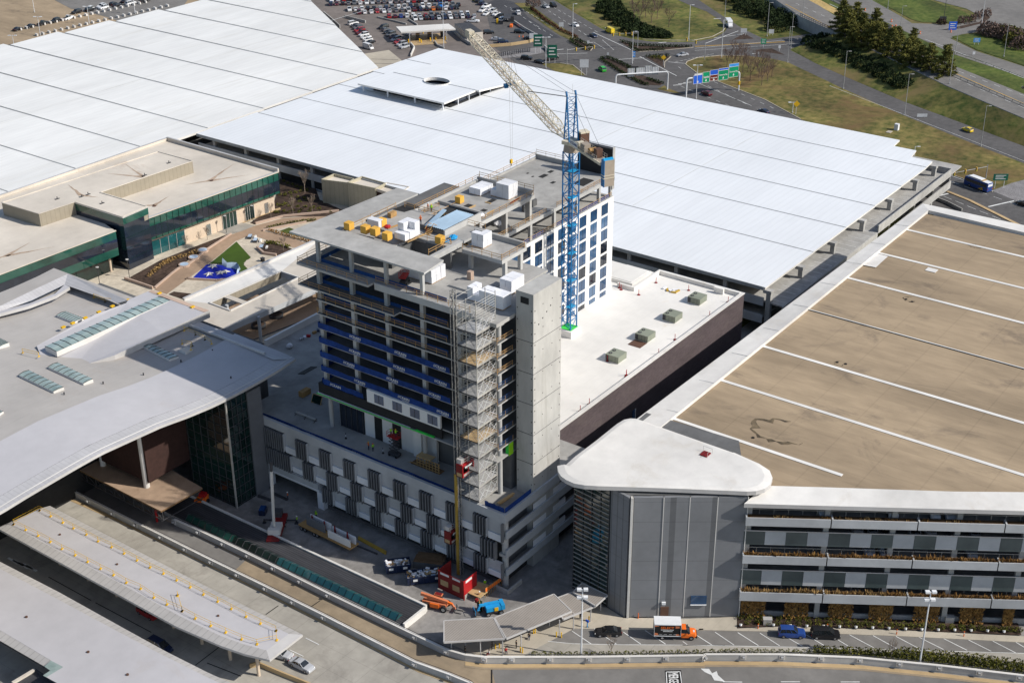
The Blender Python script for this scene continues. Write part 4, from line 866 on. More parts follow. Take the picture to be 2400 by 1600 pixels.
for c in ((430,775),(495,748),(580,712),(672,672),(765,633),(868,592),(1085,545),(1310,638)):
    p = t0(c[0],c[1], RZ+.05 if c[0] > 1000 else 26.9); b = MB(); b.box(p.x-.45,p.x+.45,p.y-.3,p.y+.3,p.z-.1,p.z+.22,'yellow'); tag(b.build('rail_foot'), 'yellow ballast foot, %s from the left in the row on the terminal roof' % ORD[i], 'ballast foot', 'yellow ballast feet on the terminal roof'); i += 1
p = t0(1265,920,26.5); b = MB(); b.obox(p.x,p.y,wz(p.x)+.2,2.0,1.8,.6,0,'coping_white','membrane_cream'); b.build('roof_hatch', TM)
for c in ((1040,690),(818,790),(578,895),(445,1275),(705,1172),(975,1085),(1230,988),(1445,920),(1570,1100)):
    p = t0(c[0],c[1],26.6); b = MB(); b.tube((p.x,p.y,wz(p.x)+.1),(p.x,p.y,wz(p.x)+.75),.14,'steel_dark',7); b.build('roof_vent', TM)
# lattice of the far left roof: curved ledge
b = MB(); A = [t0(x,y,27.6) for x, y in ((-200,790),(0,682),(200,628),(380,560),(475,500))]; B_ = [t0(x,y,27.6) for x, y in ((-200,765),(0,664),(200,612),(375,545),(440,485))]; b.strip(A, B_, 'roof_lilac'); b.strip([v-Vector((0,0,.7)) for v in A], A, 'metal_pale'); b.build('roof_ledge', TM)
b = MB(); A = [t0(x,y,28.2) for x, y in ((-200,760),(0,630),(250,510),(460,412),(870,590))]; B_ = [t0(x,y,27.4) for x, y in ((-200,770),(0,668),(220,590),(440,485),(800,612))]; b.strip(A, B_, 'metal_seam'); b.strip([v-Vector((0,0,2)) for v in A], A, 'metal_pale'); b.build('roof_edge', TM)
# walls under the roof
b = MB(); b.box(169,183,198,250,0,24.6,'concrete_dark'); b.box(118,168.9,216,250,0,24.6,'hole_dark'); b.box(100,117.9,214,250,6,24.6,'hole_dark'); b.build('dark_interior', TM)  # dark solid blocks in place of the shaded depth under the roof
b = MB(); b.box(161,166.4,186.6,199,0,25.2,'glass_green_deep'); b.build('glass_wall', TM)
for i in range(13):
    b = MB(); z_ = .4+i*2.0; b.bar((160.93,186.55,z_),(160.93,199,z_),.12,.1,'steel_dark'); b.bar((160.95,186.5,z_),(166.4,186.5,z_),.12,.1,'steel_dark'); b.build('transom', TM)
for x, y in [(160.93,186.53+i*2.05) for i in range(7)]+[(161+i*1.35,186.5) for i in range(1,5)]:
    b = MB(); b.bar((x,y,0),(x,y,25.2),.12 if y > 186.6 else .1,.12,'steel_dark'); b.build('mullion', TM)
b = MB(); b.bar((160.9,186.45,0),(160.9,186.45,25.2),.3,.3,'steel_galv'); b.build('corner_post', TM)
b = MB(); b.box(166.41,170.0,186.2,188.2,0,24,'fin_grey'); b.box(168.9,172,188.4,200,0,22,'concrete_dark'); b.build('side_wall', TM)
b = MB(); b.box(150,160.8,199,215,7,24,'brick_red'); b.build('brick_wall', TM)
BD = 5.6
b = MB(); P = [t1(515,105,BD),t1(1095,398,BD),t1(1378,240,BD),t1(1000,20,BD),t1(700,-120,BD)]; b.prism([(v.x,v.y) for v in P], BD-.35, BD, 'wood_dark', 'deck_brown'); b.build('entrance_canopy', TM)
b = MB(); P2 = [P[0]+(P[1]-P[0])*i/9 for i in range(10)]
for v in P2: b.bar((v.x+.3,v.y,BD-2.4),(v.x+.3,v.y,BD-.4),.12,.12,'steel_dark')
for a, c in zip(P2, P2[1:]): b.bar((a.x+.3,a.y,BD-.5),(c.x+.3,c.y,BD-2.3),.1,.1,'steel_dark')
b.bar((P2[0].x+.3,P2[0].y,BD-2.4),(P2[-1].x+.3,P2[-1].y,BD-2.4),.14,.14,'steel_dark'); v = P[1]; u = P[2]; b.bar((v.x,v.y+.2,BD-2.4),(u.x,u.y+.2,BD-2.4),.14,.14,'steel_dark'); b.build('truss', TM)
for c, top in (((1000,233),(975,0)),((703,85),(690,0))):
    p = t1(c[0],c[1],BD); b = MB(); b.tube((p.x,p.y,BD),(p.x,p.y,wz(p.x)-1.0),.62,'coping_white',14); b.build('column', TM)
p = t1(1070,470); b = MB(); b.tube((p.x,p.y,0),(p.x,p.y,BD-2.4),.25,'red',8); b.build('post', TM)
# ================================================================ glass fronted office by the plaza
PL = 6.0; GZ = 17.7
b = MB()
PLZ = [(150,236),(196,236),(196,216),(289,190),(289,338),(150,338)]
b.prism(PLZ, 0, PL, 'concrete_dark', 'paver_cream'); struct(b.build('plaza'))
ob = thing('office_building', 'long office building with green glass front, cream flat roof and tan penthouse beside the plaza', 'office building', (240,310,PL))
def Pm(f, pts, z): return [(v.x, v.y) for v in (f(x, y, z) for x, y in pts)]
b = MB(); b.prism(Pm(z0, [(-250,1430),(1140,952),(1893,1170),(1005,1484),(500,1385),(12,1390),(-250,1460)], GZ), PL+5.2, GZ-.25, 'glass_green', 'membrane_cream'); b.build('main_block', ob)
b = MB()
for a, c in (((1140,952),(1895,1168)),((-250,1430),(1140,952)),((1895,1168),(1005,1484))):
    p, r_ = z0(*a, GZ), z0(*c, GZ); hh = 1.1 if c == (1895,1168) else (.9 if a[0] < 0 else .35)
    b.bar((p.x,p.y,GZ-.2+hh/2),(r_.x,r_.y,GZ-.2+hh/2), .45, hh, 'membrane_cream'); b.bar((p.x,p.y,GZ-.2+hh),(r_.x,r_.y,GZ-.2+hh), .6, .08, 'metal_pale')
b.build('parapet', ob)
pa, pb = z0(1893,1170,GZ), z0(1005,1484,GZ); gd = (pb-pa); gn = Vector((-gd.y, gd.x, 0)).normalized(); gn = gn if gn.x*-1 + gn.y*-1 > 0 else -gn
for i in range(24):
    p = pa+gd*(i/23)+gn*.06; b = MB(); b.bar((p.x,p.y,PL+5.2),(p.x,p.y,GZ-.1),.09,.09,'glass_green_deep'); b.build('mullion', ob)
b = MB(); p, r_ = pa+gn*.08, pb+gn*.08; b.add([(p.x,p.y,12.0),(r_.x,r_.y,12.0),(r_.x,r_.y,15.2),(p.x,p.y,15.2)], [[0,1,2,3]], 'glass_dark'); b.build('window_band', ob)
b = MB(); g2 = [pa-gn*1.2+gd*.03, pb-gn*1.2, pb-gn*6, pa-gn*6+gd*.03]; b.prism([(v.x,v.y) for v in g2], PL, PL+5.2, 'stone_cream'); b.build('ground_wall', ob)
for s0, s1, m_ in ((.34,.45,'glass_green_deep'),(.20,.27,'glass_green_deep'),(.545,.575,'glass_green'),(.74,.98,'glass_teal'),(.085,.11,'glass_green_deep')):
    a, c = pa+gd*s0-gn*1.12, pa+gd*s1-gn*1.12; b = MB(); b.prism([(v.x,v.y) for v in (a, c, c-gn*.2, a-gn*.2)], PL, PL+(4.2 if s1-s0 > .05 else 3.2), m_); o = b.build('shopfront', ob); g = MB()
    for k in range(5): e = a+(c-a)*k/4+gn*.06; g.bar((e.x,e.y,PL),(e.x,e.y,PL+(4.2 if s1-s0 > .05 else 3.2)),.12,.1,'metal_pale')
    g.build('frame', o)
ph = Pm(z0, [(1075,1034),(1310,1098),(682,1312),(1000,1407),(832,1478),(510,1377),(265,1457),(12,1381)], 21.0)
b = MB(); b.prism(ph, GZ-.3, 21.0, 'siding_tan', 'membrane_cream'); n = len(ph)
for a, c in zip(ph, ph[1:]+ph[:1]): b.bar((a[0],a[1],21.1),(c[0],c[1],21.1),.3,.2,'membrane_cream')
b.build('penthouse', ob)
tw = Pm(z0, [(508,1379),(834,1481),(1003,1408),(700,1320)], 20.9); b = MB(); b.prism(tw, PL, 20.55, 'glass_dark'); b.build('glass_tower', ob)
def grow(poly, d):
    cx = sum(p[0] for p in poly)/len(poly); cy = sum(p[1] for p in poly)/len(poly)
    return [(x+d*(x-cx)/math.hypot(x-cx,y-cy), y+d*(y-cy)/math.hypot(x-cx,y-cy)) for x, y in poly]
tg = grow(tw, .12); b = MB(); b.prism(tg, 18.9, 20.7, 'glass_green'); b.prism(grow(tw,.2), 20.72, 20.95, 'metal_pale'); b.build('cornice', ob)
for z_ in (9,12,15):
    b = MB(); 
    for a, c in zip(tg[:3], tg[1:3]): b.bar((a[0],a[1],z_),(c[0],c[1],z_),.06,.06,'glass_green_deep')
    b.build('glass_joint', ob)
LZ = GZ-.27
lp = [t0(787,120,LZ),t0(560,-30,LZ),t0(500,-60,LZ),t0(12,-58,LZ),t0(-300,20,LZ),t0(-300,530,LZ)]
b = MB(); b.prism([(v.x,v.y) for v in lp], PL+4.6, LZ, 'glass_green', 'membrane_cream'); b.build('low_block', ob)
a, c = t0(787,120,LZ), t0(-300,530,LZ); b = MB(); b.bar((a.x,a.y,LZ+.1),(c.x,c.y,LZ+.1),.5,.25,'membrane_cream'); d = (c-a); nn = Vector((-d.y,d.x,0)).normalized(); nn = nn if nn.x+nn.y < 0 else -nn
b.add([a+nn*.08-Vector((0,0,2.2)), c+nn*.08-Vector((0,0,2.2)), c+nn*.08-Vector((0,0,4.6)), a+nn*.08-Vector((0,0,4.6))], [[0,1,2,3]], 'glass_dark'); b.build('window_band', ob)
b = MB(); e0, e1 = a-nn*2+d*.02, c-nn*2; b.prism([(v.x,v.y) for v in (e0, e1, e1-nn*5, e0-nn*5)], PL, PL+4.6, 'glass_green_deep'); b.build('ground_wall', ob)
p = t0(757,395,PL); b = MB(); b.tube((p.x,p.y,PL),(p.x,p.y,PL+4.3),.35,'stone_cream'); b.build('column', ob)
for c_ in ((985,1195),(600,1325),(390,1355),(555,1340),(695,1385),(1150,1110)):
    p = z0(*c_, 21.0); b = MB(); b.tube((p.x,p.y,21),(p.x,p.y,21.7),.12,'steel_dark',6); b.box(p.x-.7,p.x+.7,p.y-.25,p.y+.25,21,21.1,'steel_dark'); b.build('roof_vent', ob)
for f_, z_, c_, ends in ((z0,GZ-.24,(1425,1230),((1600,1110),(1700,1190),(1250,1260))),(z0,GZ-.24,(1050,1398),((940,1400),(1160,1330))),(z0,21.01,(975,1205),((850,1115),(720,1180))),(z0,21.01,(555,1330),((460,1255),(680,1345))),(t0,LZ+.01,(40,290),((210,195),(380,225),(-120,330)))):
    b = MB(); p = f_(*c_,z_)
    for e_ in ends:
        v = f_(*e_,z_); d_ = (v-p).normalized(); n_ = Vector((-d_.y,d_.x,0)); k = 7
        L1 = [p+(v-p)*j/k+n_*(.55*(1-j/k)*(.5+RN.random()))+Vector((0,0,.012)) for j in range(k+1)]; L2 = [p+(v-p)*j/k-n_*(.55*(1-j/k)*(.5+RN.random()))+Vector((0,0,.012)) for j in range(k+1)]; b.strip(L1, L2, 'roof_rust')
    b.build('rust_stain', ob)
for c_ in ((1440,1225),(1050,1398)):
    p = z0(*c_, GZ); b = MB(); b.tube((p.x,p.y,GZ-.24),(p.x,p.y,GZ-.1),.5,'cab_brown',10); b.build('roof_drain', ob)
# ---- stair and plant boxes at the garage end of the plaza
sb = thing('stair_block', 'beige stair block with open flat roof standing between garden and white garage', 'building', (270,232,PL))
for pts, z_, m_ in (([(155,1220),(240,1182),(375,1215),(335,1242)],13.4,'siding_beige'),([(333,1240),(430,1200),(590,1245),(522,1280)],13.9,'siding_beige'),([(522,1280),(600,1242),(750,1270),(665,1330)],13.6,'brick_red')):
    P = Pm(z7, pts, z_); b = MB(); b.prism(P, PL, z_-.8, m_, 'membrane_cream')
    for a, c in zip(P, P[1:]+P[:1]): b.bar((a[0],a[1],z_-.4),(c[0],c[1],z_-.4),.3,.8,m_ if m_ != 'brick_red' else 'membrane_cream')
    b.build('block', sb)
# ---- covered walkway with slots between terminal, plaza and hotel
wk = thing('walkway_roof', 'long cream walkway roof with two slots crossing in front of the plaza garden', 'walkway', (215,215,PL))
WZ = 13.0
o_ = [(1250,592),(2180,178),(2330,215),(2330,430),(1515,790),(1300,728)]; h_ = [(1425,612),(1912,398),(2035,440),(1568,665)]
O = [t0(x,y,WZ) for x, y in o_]; Hh = [t0(x,y,WZ) for x, y in h_]
quads = [[O[0],O[1],Hh[1],Hh[0]],[O[1],O[2],O[3],Hh[2],Hh[1]],[Hh[2],O[3],O[4],Hh[3]],[O[0],Hh[0],Hh[3],O[4],O[5]]]
b = MB()
for Q_ in quads: b.poly([tuple(v) for v in Q_], 'membrane_white' if Q_ is quads[0] else 'membrane_cream')
dn = Vector((0,0,-1.4))
b.strip([O[4]+dn,O[3]+dn],[O[4],O[3]],'precast'); b.strip([O[5]+dn,O[4]+dn],[O[5],O[4]],'precast')
b.strip([Hh[0]+dn*1.3,Hh[1]+dn*1.3],[Hh[0],Hh[1]],'siding_tan'); b.strip([Hh[1]+dn,Hh[2]+dn],[Hh[1],Hh[2]],'precast'); b.strip([Hh[3]+dn,Hh[2]+dn],[Hh[3],Hh[2]],'coping_white'); b.strip([Hh[0]+dn,Hh[3]+dn],[Hh[0],Hh[3]],'precast')
b.build('roof', wk)
b = MB()
for a, c in zip(O[:2], O[1:2]): b.bar(a+Vector((0,0,.3)), c+Vector((0,0,.3)), .7, .6, 'metal_pale')
for a, c in zip(Hh, Hh[1:]+Hh[:1]): b.bar(a+Vector((0,0,.15)), c+Vector((0,0,.15)), .35, .3, 'coping_white')
mid0, mid1 = Hh[0]+(Hh[1]-Hh[0])*.22, Hh[3]+(Hh[2]-Hh[3])*.22; b.bar(mid0, mid1, 1.6, .3, 'membrane_cream'); b.build('kerb', wk)
b = MB(); P = [t0(x,y,PL+.5) for x, y in ((1380,700),(1950,470),(2330,620),(1600,900))]; b.prism([(v.x,v.y) for v in P], PL, PL+.4, 'concrete_dark', 'paver_brown'); b.build('lower_court', wk)
for c_ in ((1775,860),(2170,600),(1560,780)):
    p = t0(*c_, PL+.5); b = MB(); b.tube((p.x,p.y,PL),(p.x,p.y,WZ-.3),.4,'precast'); b.build('column', wk)
for c_ in ((1880,700),(1760,770)):
    p = t0(*c_, PL+.5); b = MB(); b.tube((p.x,p.y,PL+.4),(p.x,p.y,PL+1.2),1.8,'steel_dark',14); b.tube((p.x,p.y,PL+1.21),(p.x,p.y,PL+1.25),1.5,'mulch',14); b.build('planter', wk)
# ---- plaza garden
GP = PL+.02
def G_(name, pts, z, m): return sheet(name, [(v.x,v.y) for v in (pl(x,y,z) for x, y in pts)], z, m)
G_('brick_path', [(380,935),(700,660),(960,480),(1180,350),(1500,230),(1800,150),(2060,130),(2420,90),(2420,170),(2060,190),(1700,260),(1580,290),(1800,330),(2080,430),(1950,480),(1600,380),(1450,330),(1280,400),(1120,540),(940,680),(720,840),(520,985)], GP, 'paver_brown')
G_('lawn', [(1290,405),(1450,580),(1370,640),(1440,720),(1290,770),(1220,650),(1000,650),(940,690),(1120,545)], GP+.03, 'lawn')
G_('lawn', [(1760,290),(1870,250),(2080,330),(2150,400),(1980,350)], GP+.03, 'grass_green')
G_('play_surface', [(800,812),(960,658),(1060,655),(1140,670),(1260,700),(1330,740),(1270,800),(1200,820)], GP+.06, 'play_blue')
G_('planting_bed', [(90,812),(450,610),(650,530),(1200,320),(1215,325),(1060,430),(930,500),(850,560),(760,610),(660,690),(600,740),(390,915)], GP+.03, 'mulch')
G_('planting_bed', [(1440,200),(1560,110),(1740,20),(2200,-60),(2420,40),(2420,100),(2060,105),(1800,130),(1500,215)], GP+.03, 'mulch')
G_('planting_bed', [(1540,470),(1640,410),(1800,440),(1910,490),(1760,560),(1640,545)], GP+.05, 'mulch')
G_('planting_bed', [(540,985),(600,955),(800,980),(700,1040)], GP+.05, 'mulch')
S('planting_bed', [z0(x,y,GP+.02) for x, y in ((1905,1215),(2150,1285),(2190,1395),(2400,1440),(2330,1470),(2000,1475),(1720,1500),(1850,1440))], GP+.02, 'mulch')
G_('round_terrace', [(1370,660),(1400,610),(1500,580),(1640,580),(1720,610),(1500,720),(1420,710)], GP+.05, 'paver_cream')
G_('entrance_apron', [(1010,270),(1300,180),(1490,230),(1350,290),(1200,330)], GP+.03, 'concrete_road')
G_('yellow_step', [(1310,185),(1560,90),(1770,30),(1780,50),(1600,110),(1370,200)], GP+.05, 'shoulder_tan')
for nm, pts, hh, wd_ in (('garden_wall',[(800,812),(740,820),(1060,838),(1180,828)],.45,.5),('garden_wall',[(60,825),(370,930)],.8,.4),('garden_wall',[(390,920),(600,745),(660,700),(720,690),(790,640),(850,600),(900,550),(960,500),(1060,435),(1230,325)],.4,.5),('garden_wall',[(1500,215),(1800,135),(2060,110),(2420,75)],.6,.5),('garden_wall',[(1580,290),(1700,265),(2060,195)],.5,.5),('garden_wall',[(1520,480),(1590,545),(1730,565)],.7,.5)):
    b = MB(); L_ = [pl(x,y,PL) for x, y in pts]
    for a, c in zip(L_, L_[1:]): b.bar((a.x,a.y,PL+hh/2),(c.x,c.y,PL+hh/2), wd_, hh, 'paver_pink')
    tag(b.build(nm), {800:'pink curb wall along the blue play surface',60:'low wall at the left end of the mulch bed',390:'scalloped pink wall between brick path and mulch bed',1500:'curved pink wall behind the brick path',1580:'curved pink curb beside the small lawn',1520:'dark seat wall round the small shrub bed'}[pts[0][0]], 'wall')
i = 0
for c_ in ((920,512),(820,590),(715,672)):
    p = pl(*c_, PL); b = MB(); b.tube((p.x,p.y,PL),(p.x,p.y,PL+.5),1.5,'paver_pink',16); b.tube((p.x,p.y,PL+.51),(p.x,p.y,PL+.56),1.15,'ice_blue',16); tag(b.build('round_bench'), ['farthest','middle','nearest'][i]+' round bench set in the scalloped wall by the brick path', 'bench', 'round benches by the path'); i += 1
# blue slide sculpture and starfish on the play surface
b = MB(); L_ = [pl(x,y,PL) for x, y in ((1140,655),(1190,680),(1250,685),(1300,700),(1325,730),(1300,750))]; hs = [2.0,1.2,1.4,1.7,1.5,.8]
for k in range(5):
    a, c = L_[k], L_[k+1]; b.add([(a.x-.8,a.y-.5,PL),(c.x-.8,c.y-.5,PL),(c.x,c.y,PL+hs[k+1]),(a.x,a.y,PL+hs[k]),(a.x+.9,a.y+.6,PL),(c.x+.9,c.y+.6,PL)], [[0,1,2,3],[3,2,5,4]], 'ice_blue')
tag(b.build('play_wave', smooth=True), 'pale blue wave shaped play sculpture behind the blue surface', 'play sculpture')
for i, c_ in enumerate(((1030,685),(985,770),(1110,755),(1165,745))):
    p = pl(*c_, PL); b = MB(); 
    V = [(p.x,p.y,PL+.75)]+[(p.x+(1.5 if j%2==0 else .55)*math.cos(j*math.pi/5+i),p.y+(1.5 if j%2==0 else .55)*math.sin(j*math.pi/5+i),PL+(.12 if j%2==0 else .2)) for j in range(10)]
    b.add(V, [[0,1+j,1+(j+1)%10] for j in range(10)], 'coping_white' if i != 3 else 'steel_galv'); tag(b.build('play_star'), ['white star shaped play piece at the back of the blue surface','white star shaped play piece at the left of the blue surface','white star shaped play piece at the middle front of the blue surface','grey star shaped play piece beside the white front one'][i], 'play piece')
for i, c_ in enumerate(((1440,365),(1500,405),(1565,480))):
    p = pl(*c_, PL); b = MB(); b.obox(p.x,p.y,PL,2.0,1.0,.75,.6,'steel_dark','ice_blue'); b.obox(p.x+.9,p.y-1.1,PL,1.8,.5,.45,.6,'coping_white'); tag(b.build('picnic_table'), 'white plaza table with bench, %s from the path corner' % ORD[i], 'table', 'plaza tables')
p = pl(1580,625,PL); b = MB(); b.box(p.x-.4,p.x+.4,p.y-.4,p.y+.4,PL,PL+1.0,'black'); b.box(p.x-.5,p.x+.5,p.y-.5,p.y+.5,PL+1,PL+1.1,'steel_dark'); tag(b.build('litter_bin'), 'black litter bin on the round plaza terrace', 'bin')
# rows of small garden plants
def clump(mb, c, r, h, n, m, lo=.35):
    for k in range(n):
        u = RN.random()*2-1; a = RN.random()*6.283; s = math.sqrt(1-u*u)*r; p = Vector((c[0]+s*math.cos(a), c[1]+s*math.sin(a), c[2]+h*(.5+.5*u)))
        d = Vector((RN.random()-.5,RN.random()-.5,RN.random()-.5)).normalized()*r*lo; e = Vector((RN.random()-.5,RN.random()-.5,RN.random()-.2)).normalized()*r*lo
        mb.add([p-d, p+d, p+e], [[0,1,2]], m)
def plant_row(f, pts, n, z, r, h, m, lab, grp):
    for i in range(n):
        t_ = i/(n-1)*(len(pts)-1); k = min(int(t_), len(pts)-2); x = pts[k][0]+(pts[k+1][0]-pts[k][0])*(t_-k); y = pts[k][1]+(pts[k+1][1]-pts[k][1])*(t_-k)
        p = f(x, y, z); mb = MB(); clump(mb, (p.x,p.y,z), r, h, 26, m, .6); tag(mb.build('shrub'), lab % ORD[i] if '%s' in lab else lab, 'shrub', grp)
plant_row(pl, [(330,790),(480,660),(560,620),(840,530)], 22, PL, .55, .8, 'dry_grass_tuft', '%s dry grass tuft from the left in the left garden bed', 'dry tufts in the left garden bed')
plant_row(pl, [(1640,262),(1900,205),(2150,175)], 18, PL, .5, .7, 'leaf_hedge', '%s low shrub from the left along the curved path', 'low shrubs along the curved path')
plant_row(pl, [(1660,290),(1870,350),(2100,415)], 16, PL, .5, .7, 'dry_plant', '%s dry shrub from the left along the small lawn', 'dry shrubs along the small lawn')
plant_row(pl, [(1620,430),(1700,425),(1860,470)], 8, PL, .6, .8, 'leaf_hedge', '%s green shrub from the left in the small shrub bed', 'green shrubs in the small bed')
plant_row(z0, [(1930,1240),(2100,1300),(1900,1330),(2150,1360),(1880,1400),(2180,1420),(1850,1450),(2250,1445)], 40, PL, .5, .6, 'leaf_hedge', 'small shrub scattered over the big mulch bed by the white garage', 'shrubs in the big mulch bed')
# garden lamps
def garden_lamp(f, c, z, lab):
    p = f(*c, z); o = thing('garden_lamp', lab, 'lamp', p, 'plaza lamps'); b = MB(); b.tube((p.x,p.y,z),(p.x,p.y,z+4.6),.08,'steel_dark',7); b.build('post', o); b = MB(); b.tube((p.x,p.y,z+4.6),(p.x,p.y,z+5.1),.2,'steel_dark',9,.38); b.tube((p.x,p.y,z+5.1),(p.x,p.y,z+5.2),.42,'metal_pale',9); b.build('lamp_head', o)
for c_, lab in (((110,800),'dark plaza lamp at the corner of the glass tower'),((1180,310),'dark plaza lamp by the shop entrance'),((1475,195),'dark plaza lamp at the far end of the yellow step')): garden_lamp(pl, c_, PL, lab)
for c_, lab in (((680,490),'dark plaza lamp at the cream paving left of the garden bed'),((525,410),'dark plaza lamp in front of the low green glass block')): garden_lamp(t0, c_, PL, lab)
# ================================================================ streets in front: lanes, ramp, walls, canopies
def L0(f, pts, z=0.): return [f(x, y, z) for x, y in pts]
def S2(name, pts, z, m): return sheet(name, [(p.x,p.y) for p in pts], z, m)
S2('terminal_road', L0(t1,[(-500,900),(-500,100),(420,250),(800,445),(1300,690),(1900,990),(2300,1195)])+L0(z9,[(250,1085),(430,1160),(560,1300)])+L0(t1,[(1500,1900),(-500,1900)]), 0, 'concrete_road')
lane = L0(t1,[(430,250),(800,425),(1300,672),(1900,972),(2300,1178)])+L0(z9,[(230,1075),(440,1150),(560,1185),(640,1300)])
S2('ramp_road', lane+L0(z9,[(900,1300),(745,1080),(560,1015),(430,975),(215,880),(0,775)])+L0(t1,[(2235,990),(1690,720),(1190,485),(560,180),(300,60)]), .02, 'road_tan')
S2('ramp_shade', L0(t1,[(520,175),(1190,490),(1670,735),(1600,800),(1100,560),(500,270)]), .03, 'asphalt_light')  # grey sheet over the tan road, painting its shaded stretch
for dx in (0,):
    a = L0(t1,[(385,288),(800,470),(1300,712),(1900,1012),(2310,1222)])+L0(z9,[(235,1100),(430,1170),(560,1240)]); c = [p+Vector((.85,.25,0)) for p in a]
    b = MB(); b.strip([p+Vector((0,0,.04)) for p in a], [p+Vector((0,0,.04)) for p in c], 'shoulder_tan'); struct(b.build('road_shoulder'))
S2('merge_road', L0(z9,[(742,1082),(870,1046),(1410,1042),(2352,1030)])+L0(zr,[(673,1430),(1200,1455),(1740,1510),(2285,1575),(2600,1620),(2600,1900),(0,1800)])+L0(z9,[(800,1300)]), .03, 'asphalt_light')
a = L0(z9,[(560,1030),(690,1045),(870,1046),(1410,1044),(1940,1036),(2200,1034)])+L0(zr,[(150,1420),(673,1424),(1200,1446),(1740,1500),(2285,1566),(2600,1612)])
b = MB(); b.strip([p+Vector((0,0,.06)) for p in a],[p+Vector((-.75,-.55,.06)) for p in a],'shoulder_tan'); b.strip([p+Vector((-.76,-.56,.06)) for p in a],[p+Vector((-1.15,-.85,.06)) for p in a],'road_tan'); struct(b.build('road_shoulder'))
b = MB(); p0, p1 = z9(742,1075,.05), z9(742,1290,.05); b.bar(p0, p1, .25, .01, 'paint_black')
for x0,y0,x1,y1 in ((1810,1100,1895,1040),(2115,1050,2180,1005)): p0, p1 = t1(x0,y0,.06), t1(x1,y1,.06); b.bar(p0,p1,.18,.01,'paint_black')
struct(b.build('road_joint'))
# lower street with bays
S2('street_lane', L0(z9,[(560,1000),(900,900),(1120,885),(1300,905),(1640,912),(2352,915)])+L0(zr,[(0,1310),(900,1326),(2323,1366),(2600,1376),(2600,1545),(2000,1480),(1200,1405),(0,1380)])+L0(z9,[(2000,985),(1000,1000),(700,1010)]), .0, 'concrete_road')
S2('parking_bays', L0(z9,[(900,880),(1180,790),(1290,798),(1660,806),(2200,808)])+L0(zr,[(110,1206),(700,1218),(1500,1248),(2323,1290),(2600,1302),(2600,1376),(2323,1366),(900,1326),(0,1310)])+L0(z9,[(2352,913),(1640,911),(1300,904),(1120,884)]), .01, 'asphalt_light')
kl = L0(z9,[(1130,760),(1290,798),(1660,806),(2200,808)])+L0(zr,[(110,1206),(700,1218),(1500,1248),(2323,1290),(2600,1302)])
b = MB()
for p, r_ in zip(kl, kl[1:]): b.bar((p.x,p.y,.07),(r_.x,r_.y,.07), .35, .15, 'sidewalk')
struct(b.build('kerb'))
S2('sidewalk', kl+L0(zr,[(2600,1270),(2290,1250),(1500,1212),(700,1185),(370,1200),(368,1118),(185,1128)])+L0(z9,[(2060,738),(1690,728),(1650,730),(1540,660),(1400,640),(1180,650)]), .12, 'sidewalk')
S2('planting_bed', L0(zr,[(372,1118),(370,1196),(700,1182),(1500,1209),(2305,1247),(2280,1165),(1700,1150),(1000,1118)]), .18, 'mulch')
mk = MB()
for (x0,y0,x1,y1) in ((475,770,825,1005),(1040,845,1290,1010),(1420,790,1740,1010),(1820,760,2195,1010)): stripe(v12(x0,y0), v12(x1,y1), .16, .05, mb=mk)
for (x0,y0,x1,y1) in ((0,1285,35,1310),(90,1240,200,1310),(220,1222,350,1310),(375,1225,515,1313),(525,1228,660,1315),(680,1240,815,1318),(840,1240,975,1320),(1000,1240,1140,1325),(1135,1240,1300,1328),(1295,1245,1455,1333),(1450,1250,1615,1337),(1605,1255,1775,1340),(1765,1260,1935,1345),(1925,1265,2100,1352),(2085,1270,2265,1362),(2250,1280,2400,1370)):
    stripe(zr(x0,y0), zr(x1,y1), .16, .05, mb=mk)
ll = L0(z9,[(1130,888),(1300,905),(1640,912),(2352,915)])+L0(zr,[(0,1310),(900,1326),(2323,1366),(2600,1376)])
for p, r_ in zip(ll, ll[1:]): stripe(p, r_, .12, .05, mb=mk)
for (x0,y0,x1,y1) in ((275,1560,405,1562),(668,1560,798,1560),(1075,1561,1205,1561),(1480,1575,1610,1580)): stripe(zr(x0,y0), zr(x1,y1), .16, .07, mb=mk)
# turn arrow and MERGE legend
def flat(pts, f, z, m='paint_white'): mk.poly([tuple(f(x,y,z)) for x,y in pts], m)
flat([(122,1468),(180,1470),(200,1500),(232,1485),(240,1512),(290,1558),(215,1548),(195,1512),(150,1492)], zr, .07)
flat([(1935,1088),(2048,1085),(2058,1190),(1945,1190)], z9, .06, 'paint_black')
c0, c1, c2, c3 = z9(1945,1098,.08), z9(2040,1095,.08), z9(2052,1180,.08), z9(1950,1182,.08)
for a_, c_ in ((c0,c1),(c1,c2),(c2,c3),(c3,c0)): mk.bar(a_, c_, .14, .01, 'paint_white')
ux = (c3-c0); uy = (c1-c0)
mk.text('MERGE', c0+Vector((0,0,.02))+uy*.14+ux*.07, ux, uy, uy.length*.72, 'paint_white', ux.length*.86)
for c_ in ((75,730),(110,745),(140,760),(175,770),(200,780)):
    p0, p1 = t1(c_[0]-20, c_[1]-15, .05), t1(c_[0]+50, c_[1]+25, .05); mk.bar(p0,p1,.5,.01,'paint_white')
for (x0,y0,x1,y1) in ((2080,1260,2170,1305),(1970,1340,2065,1385),(1330,1445,1520,1300),(330,845,620,1005),(650,1020,1030,1222),(1410,1430,1640,1520)): mk.bar(t1(x0,y0,.05), t1(x1,y1,.05), .16, .01, 'paint_white' if y0 in (1260,1340) else 'paint_black')
struct(mk.build('street_markings'))
